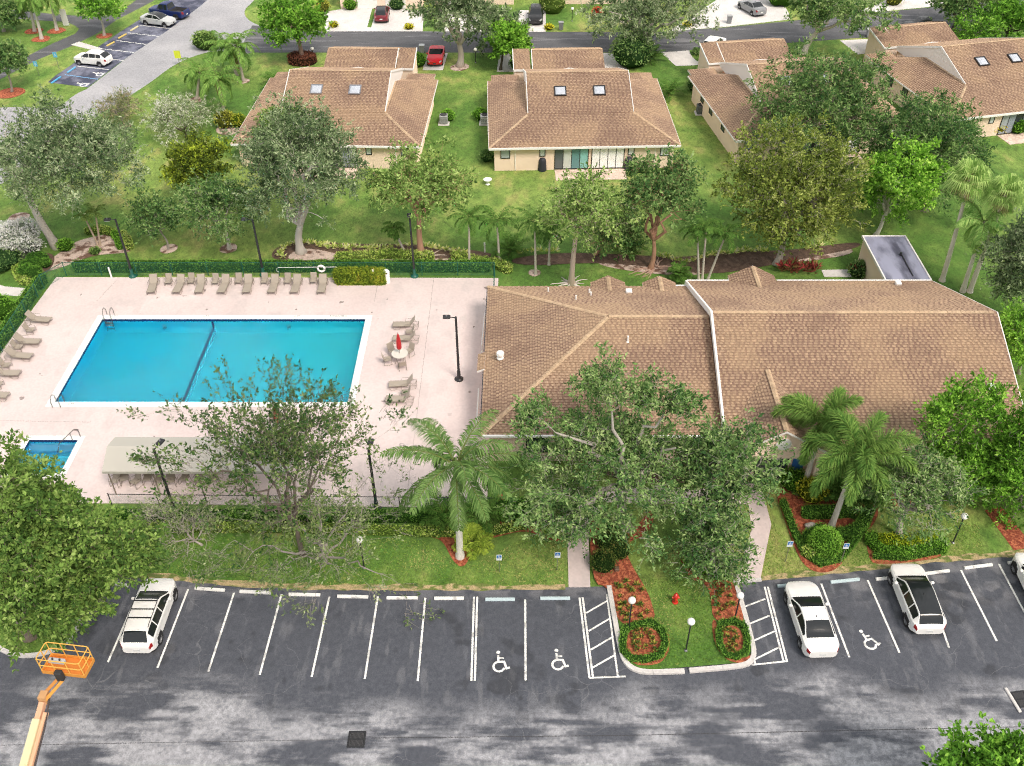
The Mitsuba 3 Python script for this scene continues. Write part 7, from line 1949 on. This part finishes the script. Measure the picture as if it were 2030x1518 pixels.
def wheelie_bin(c, label, col, lid):
    k = thing('wheelie_bin', label, 'wheelie bin')
    x, y = c
    v = [(x + sx_ * a, y + sy_ * a, z) for z, a in ((0.05, 0.22), (0.95, 0.30)) for sx_, sy_ in ((-1, -1), (1, -1), (1, 1), (-1, 1))]
    part(k, 'body', MB().add(v, [[0, 3, 2, 1], [4, 5, 6, 7], [0, 1, 5, 4], [1, 2, 6, 5], [2, 3, 7, 6], [3, 0, 4, 7]], col), 'vc')
    part(k, 'lid', MB().box([x, y, 0.99], [0.66, 0.68, 0.07], 0, lid, bev=0.02), 'vc')
    for s in (-1, 1):
        part(k, 'wheel', MB().tube([(x + s * 0.2, y + 0.24, 0.1), (x + s * 0.25, y + 0.24, 0.1)], 0.1, 10), 'tyre')


wheelie_bin((-12.01, 114.89), 'pale grey wheelie bin beside the red convertible', (0.30, 0.32, 0.33), (0.55, 0.57, 0.58))
wheelie_bin((5.05, 122.67), 'grey wheelie bin across the street beside the black car', (0.20, 0.21, 0.22), (0.30, 0.31, 0.32))
wheelie_bin((26.77, 124.88), 'grey wheelie bin at the end of the white driveway', (0.22, 0.23, 0.25), (0.34, 0.35, 0.36))
wheelie_bin((43.27, 119.89), 'grey wheelie bin left of the fourth garage', (0.22, 0.23, 0.25), (0.5, 0.5, 0.52))
YEL = [(0.10, 0.10, 0.01), (0.35, 0.32, 0.02), (0.62, 0.55, 0.03), (0.70, 0.62, 0.06)]
for q, lb in (((-24.1, 124.0), 'yellow flower mound at the left end of the far driveways'), ((-14.35, 123.19), 'yellow flower mound at the right end of the far driveways'), ((3.52, 122.86), 'yellow flower mound beside the driveway of the black car'), ((21.24, 123.81), 'yellow flower mound at the edge of the white driveway')):
    ball_shrub(q, 0.6, 0.35, lb, pal=YEL, seed=int(abs(q[0]) * 7) + 5, n=160, leaf=0.2)
ball_shrub((9.87, 126.9), 0.7, 0.8, 'small bright red leaved bush across the street', pal=[(0.12, 0.02, 0.01), (0.30, 0.04, 0.03), (0.45, 0.08, 0.05), (0.5, 0.15, 0.08)], seed=340, n=200, leaf=0.22)


# ---- cars
def smoothp(xs, pts):
    pts = np.asarray(pts, float)
    from scipy.interpolate import PchipInterpolator
    return PchipInterpolator(pts[:, 0], pts[:, 1])(xs)


def car(loc, rz, label, colr, kind='saloon', L=4.7, W=1.84, H=1.45, group=None, roof=None, cat='car', rails=False):
    """Front at -x; loc is the middle of the car on the ground."""
    key = thing('parked_car' if kind != 'pickup' else 'pickup_truck', label, cat, group)
    P_ = {  # x/L : (hood and belt height, top height) as parts of H
        'saloon': dict(belt=[(0, .46), (.05, .54), (.28, .63), (.5, .66), (.8, .70), (.95, .69), (1, .60)], top=[(0, .46), (.05, .55), (.15, .64), (.27, .69), (.47, .97), (.56, 1.0), (.66, .985), (.85, .75), (.95, .73), (1, .60)], ws=(.275, .475), rw=(.665, .845), pil=[.55], side=(.30, .80)),
        'suv': dict(belt=[(0, .46), (.04, .56), (.25, .62), (.5, .64), (.85, .67), (.97, .64), (1, .50)], top=[(0, .46), (.04, .57), (.14, .64), (.245, .67), (.44, .96), (.55, 1.0), (.80, .985), (.88, .955), (.975, .66), (1, .50)], ws=(.25, .445), rw=(.885, .97), pil=[.55, .74], side=(.285, .90)),
        'hatch': dict(belt=[(0, .46), (.04, .55), (.25, .62), (.5, .64), (.85, .67), (.97, .64), (1, .50)], top=[(0, .46), (.04, .56), (.14, .64), (.25, .68), (.43, .97), (.54, 1.0), (.78, .97), (.84, .94), (.97, .66), (1, .50)], ws=(.255, .435), rw=(.845, .965), pil=[.53, .72], side=(.30, .86)),
        'pickup': dict(belt=[(0, .46), (.03, .55), (.24, .60), (.5, .60), (1.0 - .02, .60), (1, .52)], top=[(0, .46), (.03, .57), (.13, .62), (.25, .64), (.36, .97), (.45, 1.0), (.56, .98), (.60, .62), (.98, .60), (1, .52)], ws=(.255, .365), rw=(.565, .60), pil=[.47], side=(.30, .565)),
        'convertible': dict(belt=[(0, .50), (.05, .60), (.28, .70), (.5, .74), (.8, .78), (.95, .74), (1, .62)], top=[(0, .50), (.05, .61), (.15, .70), (.33, .76), (.40, .76), (.66, .80), (.85, .82), (.95, .78), (1, .62)], ws=(9, 9), rw=(9, 9), pil=[], side=(9, 9))}[kind]
    pit = {'pickup': (.63, .965, .34), 'convertible': (.40, .68, .42)}.get(kind)
    xs = [0, .006, .02, .04]
    xs += list(np.linspace(.06, .94, 56)) + [.96, .98, .994, 1]
    for a, b in (P_['ws'], P_['rw'], P_['side']):
        xs += [a, b] if a < 1 else []
    for p in P_['pil']:
        xs += [p - .008, p + .008]
    if pit:
        xs += [pit[0] - .002, pit[0] + .002, pit[1] - .002, pit[1] + .002]
    xs = np.unique(np.round(xs, 4))
    xs = xs[np.concatenate([[True], np.diff(xs) > 0.0015])]
    zb, zt = smoothp(xs, P_['belt']) * H, smoothp(xs, P_['top']) * H
    zt = np.maximum(zt, zb + 0.002)
    hw = W / 2 * (1 - 0.36 * np.clip((.16 - xs) / .16, 0, 1) ** 2.3 - 0.24 * np.clip((xs - .88) / .12, 0, 1) ** 2.4)
    zl = 0.20 + 0.18 * np.clip((.05 - xs) / .05, 0, 1) + 0.18 * np.clip((xs - .95) / .05, 0, 1)
    up = np.clip((zt - zb) / 0.45, 0, 1)
    wr = hw * (0.93 - 0.22 * up) * (1 - 0.10 * np.clip((xs - .6) / .4, 0, 1))
    rows = []
    for i, x in enumerate(xs):
        w, b, t, l, u = hw[i], zb[i], zt[i], zl[i], wr[i]
        inpit = pit and pit[0] < x < pit[1]
        side = [(0, l), (w * .80, l), (w * .95, l + .07), (w, l + .25 * (b - l)), (w, l + .45 * (b - l)), (w * .985, l + .62 * (b - l)), (w, l + .82 * (b - l)), (w * .975, b - 0.01), (w * .95, b)]
        if inpit:
            fl = pit[2] * H
            g = [(w * .90, b), (w * .87, b - .02), (w * .865, fl + .05), (w * .85, fl), (w * .6, fl), (w * .3, fl), (0, fl)]
        else:
            cr = 0.03 * (1 if t - b > .2 else .8)
            g = [(w * .95 + (u - w * .95) * q, b + (t - 0.035 - b) * q) for q in (.10, .92)] + [(u, t - .02), (u * .94, t), (u * .6, t + cr * .7), (u * .3, t + cr), (0, t + cr)]
        rows.append(side + g)
    rows = np.array(rows)                       # stations x 16 x (y, z)
    nS, nP = rows.shape[:2]
    V = np.zeros((nS, 2 * nP - 1, 3))
    V[:, :nP, 0] = xs[:, None] * L - L / 2
    V[:, :nP, 1], V[:, :nP, 2] = -rows[:, :, 0], rows[:, :, 1]
    V[:, nP:, :] = V[:, nP - 2::-1, :] * [1, -1, 1]
    nQ = 2 * nP - 1
    flat_v = V.reshape(-1, 3)
    groups = {}
    wx = (.185 * L - L / 2, (.80 if kind != 'pickup' else .79) * L - L / 2)
    R = 0.335 if kind in ('saloon', 'convertible', 'hatch') else 0.37
    for i in range(nS - 1):
        xm = (xs[i] + xs[i + 1]) / 2
        for j in range(nQ - 1):
            jj = j if j < nP - 1 else nQ - 2 - j        # 0..nP-2 from the sill up
            tag = 'body'
            zc = (V[i, j, 2] + V[i + 1, j + 1, 2]) / 2
            xc = xm * L - L / 2
            if jj == 9 and P_['side'][0] < xm < P_['side'][1] and min(zt[i] - zb[i], zt[i + 1] - zb[i + 1]) > .10 and not any(p - .008 < xm < p + .008 for p in P_['pil']):
                tag = 'side_window'
            elif jj >= 12 and P_['ws'][0] < xm < P_['ws'][1]:
                tag = 'windscreen'
            elif jj >= 12 and P_['rw'][0] < xm < P_['rw'][1]:
                tag = 'rear_window'
            elif jj >= 12 and roof is not None and P_['ws'][1] < xm < P_['rw'][0]:
                tag = 'roof_panel'
            elif pit and pit[0] - .002 < xm < pit[1] + .002 and jj >= 10:
                tag = 'load_bed' if kind == 'pickup' else 'cabin'
            elif 1 <= jj <= 5 and any((xc - a) ** 2 + (zc - R) ** 2 < (R * 1.17) ** 2 for a in wx):
                tag = 'wheel_arch'
            elif xm < .055 and 5 <= jj <= 7 and abs((V[i, j, 1])) > .45 * W / 2:
                tag = 'headlamp'
            elif xm > .955 and 5 <= jj <= 7:
                tag = 'tail_lamp'
            elif jj <= 1 or (kind in ('suv',) and jj == 2):
                tag = 'sill'
            groups.setdefault((tag, j < nP - 1) if tag in ('side_window', 'headlamp', 'tail_lamp') else (tag, True), []).append([i * nQ + j, i * nQ + j + 1, (i + 1) * nQ + j + 1, (i + 1) * nQ + j])
    for e, st in ((0, 0), (1, nS - 1)):
        ring = [st * nQ + j for j in range(nQ)]
        c = len(flat_v)
        flat_v = np.vstack([flat_v, V[st].mean(0)])
        groups.setdefault(('body', True), [])
        for j in range(nQ - 1):
            groups[('body', True)].append([ring[j], c, ring[j + 1], ring[j + 1]] if e == 0 else [ring[j], ring[j + 1], c, c])
    # shading normals from the whole shell, so that panels meet smoothly
    order = ['body', 'roof_panel', 'windscreen', 'rear_window', 'side_window', 'headlamp', 'tail_lamp', 'wheel_arch', 'sill', 'load_bed', 'cabin']
    style = {'body': ('vcgloss', colr), 'roof_panel': ('carglass', None), 'windscreen': ('carglass', None), 'rear_window': ('carglass', None), 'side_window': ('carglass', None), 'headlamp': ('vcgloss', (0.45, 0.47, 0.5)), 'tail_lamp': ('vcgloss', (0.30, 0.01, 0.012)),
             'wheel_arch': ('tyre', None), 'sill': ('tyre', None), 'load_bed': ('vc', (0.05, 0.05, 0.055)), 'cabin': ('vc', (0.03, 0.03, 0.033))}
    for tg in order:
        for (t_, sd), quads in groups.items():
            if t_ == tg:
                q = np.array(quads)
                used, inv = np.unique(q.reshape(-1), return_inverse=True)
                f = inv.reshape(-1, 4)
                tri = np.vstack([f[:, [0, 1, 2]], f[:, [0, 2, 3]]])
                tri = tri[(tri[:, 0] != tri[:, 1]) & (tri[:, 1] != tri[:, 2]) & (tri[:, 0] != tri[:, 2])]
                vv = shape_T(flat_v[used], loc, rz)
                bs, cc = style[tg]
                part(key, tg, MB().add(vv, tri, cc or (1, 1, 1)), bs, smooth=35, label='black panoramic roof' if tg == 'roof_panel' else None)
    for a in wx:
        for s in (-1, 1):
            y = s * (W / 2 - 0.10)
            prof = [(0.0, -0.10), (R * .98, -0.10), (R, -0.07), (R, 0.07), (R * .95, 0.105), (R * .68, 0.11), (R * .66, 0.09)]
            v, f, c, t = MB().lathe(prof, (0, 0, 0), 20).arr()
            whl = part(key, 'wheel', MB().add(shape_T(np.stack([v[:, 0] + a, y + s * v[:, 2], v[:, 1] + R], -1), loc, rz), f), 'tyre', smooth=40)
            rm_ = MB()
            v, f, c, t = MB().lathe([(R * .66, 0.088), (R * .60, 0.085), (R * .58, 0.05), (0.0, 0.05)], (0, 0, 0), 20).arr()
            rm_.add(np.stack([v[:, 0] + a, y + s * v[:, 2], v[:, 1] + R], -1), f)
            for q in range(5):
                th_ = q * 2 * np.pi / 5
                d = np.array([math.cos(th_), 0, math.sin(th_)])
                n_ = np.array([-math.sin(th_), 0, math.cos(th_)])
                c0 = np.array([a, y + s * 0.085, R])
                rm_.add([c0 - n_ * .05, c0 + n_ * .05, c0 + d * R * .62 + n_ * .03, c0 + d * R * .62 - n_ * .03], [[0, 1, 2, 3]])
            v, f, c, t = rm_.arr()
            part(whl, 'rim', MB().add(shape_T(v, loc, rz), f), 'rim')
    xm_ = P_['ws'][0] * L - L / 2 + .12 * L if P_['ws'][0] < 1 else -.10 * L
    for s in (-1, 1):
        part(key, 'mirror', MB().add(shape_T(MB().box([xm_ - 0.05, s * (W / 2 + 0.06), (0.66 if kind != 'convertible' else .75) * H + 0.03], [0.16, 0.2, 0.14], bev=0.04).arr()[0], loc, rz), MB().box([0, 0, 0], [.16, .2, .14], bev=0.04).arr()[1], colr), 'vcgloss')
    for e in (-1, 1):
        b = MB().box([e * (L / 2 + 0.004), 0, 0.50 if e < 0 else 0.62], [0.02, 0.34, 0.13], 0, (0.6, 0.62, 0.62) if e > 0 else (0.05, 0.05, 0.05))
        v, f, c, t = b.arr()
        part(key, 'number_plate' if e > 0 else 'grille', MB().add(shape_T(v, loc, rz), f, c), 'vc')
    if rails:
        for s in (-1, 1):
            part(key, 'roof_rail', MB().add(shape_T(MB().tube([(-.10 * L, s * W * .33, H + .01), (-.06 * L, s * W * .335, H + .055), (.30 * L, s * W * .33, H + .03), (.34 * L, s * W * .325, H - .03)], 0.02, 6).arr()[0], loc, rz), MB().tube([(0, 0, 0), (1, 0, 0), (2, 0, 0), (3, 0, 0)], .02, 6).arr()[1]), 'blackmetal')
        for x in (-.02 * L, .10 * L, .22 * L):
            part(key, 'roof_bar', MB().add(shape_T(MB().box([x, 0, H + .05], [0.07, W * .66, 0.025]).arr()[0], loc, rz), MB().box([0, 0, 0], [1, 1, 1]).arr()[1]), 'blackmetal')
    if kind == 'convertible':
        v = [(-.165 * L, -W * .40, H * .77), (-.165 * L, W * .40, H * .77), (-.07 * L, W * .33, H * 1.0), (-.07 * L, -W * .33, H * 1.0)]
        v = v + [(a + .02, b, c - .02) for a, b, c in v]
        part(key, 'windscreen', MB().add(shape_T(np.array(v), loc, rz), [[0, 1, 2, 3], [4, 7, 6, 5], [0, 4, 5, 1], [2, 6, 7, 3], [1, 5, 6, 2], [0, 3, 7, 4]]), 'carglass')
        for s in (-1, 1):
            for x in (0.0, .13 * L):
                b = MB().box([x + .12, s * W * .2, H * .66], [.16, .46, .55], 0, (0.035, 0.033, 0.033), bev=.06).box([x - .12, s * W * .2, H * .45], [.46, .46, .14], 0, (0.035, 0.033, 0.033), bev=.05)
                v, f, c, t = b.arr()
                part(key, 'seat', MB().add(shape_T(v, loc, rz), f, c), 'vc')
    else:
        b = MB().box([.12 * L, 0, H + .05], [.10, .03, .06], bev=.01)
        if kind in ('saloon', 'suv') and not rails:
            part(key, 'aerial', MB().add(shape_T(b.arr()[0], loc, rz), b.arr()[1]), 'blackmetal')
    return key


def between(front, rear, z0=0.008):
    f, r = np.array(front), np.array(rear)
    c = (f + r) / 2
    return (c[0], c[1], z0), math.atan2(*(r - f)[::-1])


WHITE_P, SILVER_P = (0.78, 0.78, 0.77), (0.48, 0.50, 0.51)
l, a = between((-20.13, 33.67), (-20.14, 30.08))
car(l, a, 'white estate car with black roof bars in the leftmost visible stall', WHITE_P, 'suv', 4.65, 1.88, 1.62, rails=True)
l, a = between((15.51, 33.9), (15.69, 29.69))
car(l, a, 'white saloon car beside the right hatched aisle', WHITE_P, 'saloon', 4.75, 1.86, 1.42)
l, a = between((21.67, 35.16), (21.71, 31.13))
car(l, a, 'white car with a black panoramic roof in the right stalls', WHITE_P, 'suv', 4.5, 1.88, 1.56, roof=1)
l, a = between((28.94, 35.99), (28.8, 31.91))
car(l, a, 'white car cut off by the right edge of the picture', WHITE_P, 'suv', 4.5, 1.86, 1.58)
l, a = between((-52.97, 112.27), (-48.77, 111.3))
car(l, a, 'white hatchback in the far parking bay', WHITE_P, 'hatch', 4.45, 1.80, 1.53)
l, a = between((-44.59, 124.34), (-49.37, 125.88))
car(l, a, 'silver saloon with a black roof in the far parking bay', SILVER_P, 'saloon', 4.6, 1.82, 1.42, roof=1)
l, a = between((-49.11, 128.75), (-43.64, 127.16))
car(l, a, 'navy blue pickup truck beside the silver saloon', (0.010, 0.022, 0.11), 'pickup', 5.4, 1.95, 1.85, cat='pickup truck')
l, a = between((-18.34, 129.46), (-18.07, 124.69))
car(l, a, 'dark red car on the far driveway', (0.16, 0.012, 0.022), 'hatch', 4.4, 1.82, 1.58, roof=1)
l, a = between((1.79, 123.79), (1.98, 128.7))
car(l, a, 'black car on the driveway across the street', (0.010, 0.010, 0.012), 'suv', 4.6, 1.88, 1.62)
l, a = between((-10.17, 110.43), (-10.09, 114.55))
car(l, a, 'red open top convertible beside the first garage', (0.55, 0.008, 0.02), 'convertible', 4.5, 1.84, 1.36)
l, a = between((29.67, 131.02), (31.15, 127.48))
car(l, a, 'grey saloon on the white driveway at the top right', (0.24, 0.25, 0.265), 'saloon', 4.8, 1.86, 1.45)
l, a = between((24.18, 117.12), (22.38, 114.16))
car(l, a, 'white car half hidden by the entry tower of the third villa', WHITE_P, 'suv', 4.5, 1.85, 1.62)
l, a = between((44.68, 120.23), (47.25, 119.16))
car(l, a, 'white car behind the fourth garage', WHITE_P, 'hatch', 4.4, 1.82, 1.56, roof=1)
l, a = between((48.82, 121.43), (52.36, 121.4))
car(l, a, 'black pickup truck parked on the street behind the fourth garage', (0.010, 0.011, 0.013), 'pickup', 5.5, 1.95, 1.82, cat='pickup truck')

# ---- boom lift
bl = thing('boom_lift', 'orange boom lift with a railed work platform over the car park at the lower left', 'boom lift')
OR, CREAM, PINKO = (0.62, 0.27, 0.05), (0.66, 0.58, 0.36), (0.66, 0.38, 0.24)
bz = 6.6
bc = np.array([*(-20.07, 24.55), bz])
PW, PD, PH = 2.0, 0.9, 1.05
rb = math.radians(-7)


def bt(v):
    return rotz(np.asarray(v, float), rb) + bc


part(bl, 'platform_floor', MB().add(bt(MB().box([0, 0, 0.0], [PW, PD, 0.08], bev=0.03).arr()[0]), MB().box([0, 0, 0], [PW, PD, 0.08], bev=0.03).arr()[1], (0.62, 0.20, 0.03)), 'vc')
tb = MB()
for sx_, sy_, ln, wd in ((0, -PD / 2, PW, 0.03), (0, PD / 2, PW, 0.03), (-PW / 2, 0, 0.03, PD - 0.04), (PW / 2, 0, 0.03, PD - 0.04)):
    tb.box([sx_, sy_, 0.12], [ln, wd, 0.20], 0, OR)
v, f, c, t = tb.arr()
part(bl, 'toe_board', MB().add(bt(v), f, c), 'vc')


def bent(z, inset=0.0):
    x, y, r = PW / 2 - inset, PD / 2 - inset, 0.12
    p = []
    for cx0, cy0, a0 in ((x - r, y - r, 0), (-x + r, y - r, 90), (-x + r, -y + r, 180), (x - r, -y + r, 270)):
        for q in (0, 30, 60, 90):
            th_ = math.radians(a0 + q)
            p.append((cx0 + r * math.cos(th_), cy0 + r * math.sin(th_), z))
    return p + p[:1]


for z in (PH, PH * 0.58):
    part(bl, 'rail', MB().tube(bt(bent(z)), 0.024, 7, (0.74, 0.42, 0.09)), 'vc', smooth=True)
for x, y in ((-1, -1), (-0.33, -1), (0.33, -1), (1, -1), (-1, 1), (-0.33, 1), (0.33, 1), (1, 1), (-1, 0), (1, 0)):
    part(bl, 'stanchion', MB().tube(bt([(x * (PW / 2 - 0.02), y * (PD / 2 - 0.02), 0.05), (x * (PW / 2 - 0.02), y * (PD / 2 - 0.02), PH)]), 0.022, 6, (0.74, 0.42, 0.09)), 'vc')
v, f, c, t = MB().box([-0.1, -PD / 2 + 0.12, PH - 0.12], [0.75, 0.22, 0.2], 0, (0.42, 0.42, 0.43), bev=0.04).box([-0.25, -PD / 2 + 0.1, PH + 0.02], [0.06, 0.06, 0.12], 0, (0.05, 0.05, 0.05)).box([0.08, -PD / 2 + 0.1, PH + 0.02], [0.06, 0.06, 0.12], 0, (0.05, 0.05, 0.05)).arr()
part(bl, 'control_panel', MB().add(bt(v), f, c), 'vc')
joint = bt([[-0.05, -PD / 2 - 0.12, 0.1]])[0]
v, f, c, t = MB().box([-0.05, -PD / 2 - 0.16, 0.25], [0.34, 0.26, 0.6], 0, (0.03, 0.03, 0.032), bev=0.05).arr()
part(bl, 'rotator', MB().add(bt(v), f, c), 'vc')
kn = np.array([*(-20.93, 23.41), 6.0])
low = np.array([*(-21.24, 20.83), 4.6])
dn = (low - kn) / np.linalg.norm(low - kn)
for o in (-0.17, 0.17):
    sv = nrm(np.cross(joint - kn, [0, 0, 1.0])) * o
    part(bl, 'jib_arm', MB().tube([kn + sv, joint + sv * 0.8 + [0, 0, -0.1]], 0.10, 4, OR if o > 0 else (0.50, 0.22, 0.05)), 'vc')
part(bl, 'jib_cylinder', MB().tube([kn + [0, 0, -0.25], (kn + joint) / 2 + [0, 0, -0.2], joint + [0, 0, -0.15]], [0.06, 0.06, 0.03], 8, (0.05, 0.05, 0.055)), 'vc')
part(bl, 'elbow', MB().add((np.array(trimesh.creation.box([0.34, 0.4, 0.45]).vertices)) + kn, trimesh.creation.box([1, 1, 1]).faces, (0.52, 0.30, 0.14)), 'vc')
e0, e1 = kn + dn * 0.2, kn + dn * 1.3
far_ = kn + dn * 9.5


def beam(a, b, w, h, col, nm):
    d = nrm(b - a)
    s = nrm(np.cross(d, [0, 0, 1.0]))
    u = np.cross(s, d)
    v = [p + s * x * w / 2 + u * z * h / 2 for p in (a, b) for x, z in ((-1, -1), (1, -1), (1, 1), (-1, 1))]
    part(bl, nm, MB().add(v, [[0, 1, 2, 3], [4, 7, 6, 5], [0, 4, 5, 1], [1, 5, 6, 2], [2, 6, 7, 3], [3, 7, 4, 0]], col), 'vc')


beam(e0, kn + dn * 1.6, 0.24, 0.26, PINKO, 'inner_boom')
beam(kn + dn * 0.9, far_, 0.33, 0.40, CREAM, 'outer_boom')
sv = nrm(np.cross(dn, [0, 0, 1.0])) * -0.27
beam(kn + dn * 0.6 + sv, far_ + sv, 0.15, 0.22, PINKO, 'cable_tray')
sv2 = sv * 1.45
part(bl, 'hose', MB().tube([kn + sv2 * 0.6, kn + dn * 1.2 + sv2, kn + dn * 4 + sv2 + [0, 0, -0.1], far_ + sv2], 0.05, 6, (0.06, 0.05, 0.05)), 'vc')
# the machine itself stands outside the picture
mx = far_
part(bl, 'turntable', MB().box([mx[0], mx[1] - 0.6, max(1.2, mx[2] * 0.6)], [1.8, 2.6, max(1.5, mx[2])], 0, OR, bev=0.1), 'vc')
part(bl, 'chassis', MB().box([mx[0], mx[1] - 0.6, 0.75], [2.2, 3.6, 0.6], 0, (0.10, 0.10, 0.11), bev=0.08), 'vc')
for s in (-1, 1):
    for y in (-1.3, 1.3):
        v, f, c, t = MB().lathe([(0, -0.18), (0.5, -0.18), (0.52, 0.0), (0.5, 0.18), (0, 0.18)], (0, 0, 0), 18).arr()
        part(bl, 'wheel', MB().add(np.stack([v[:, 2] + mx[0] + s * 1.15, v[:, 0] + mx[1] - 0.6 + y, v[:, 1] + 0.52], -1), f), 'tyre')
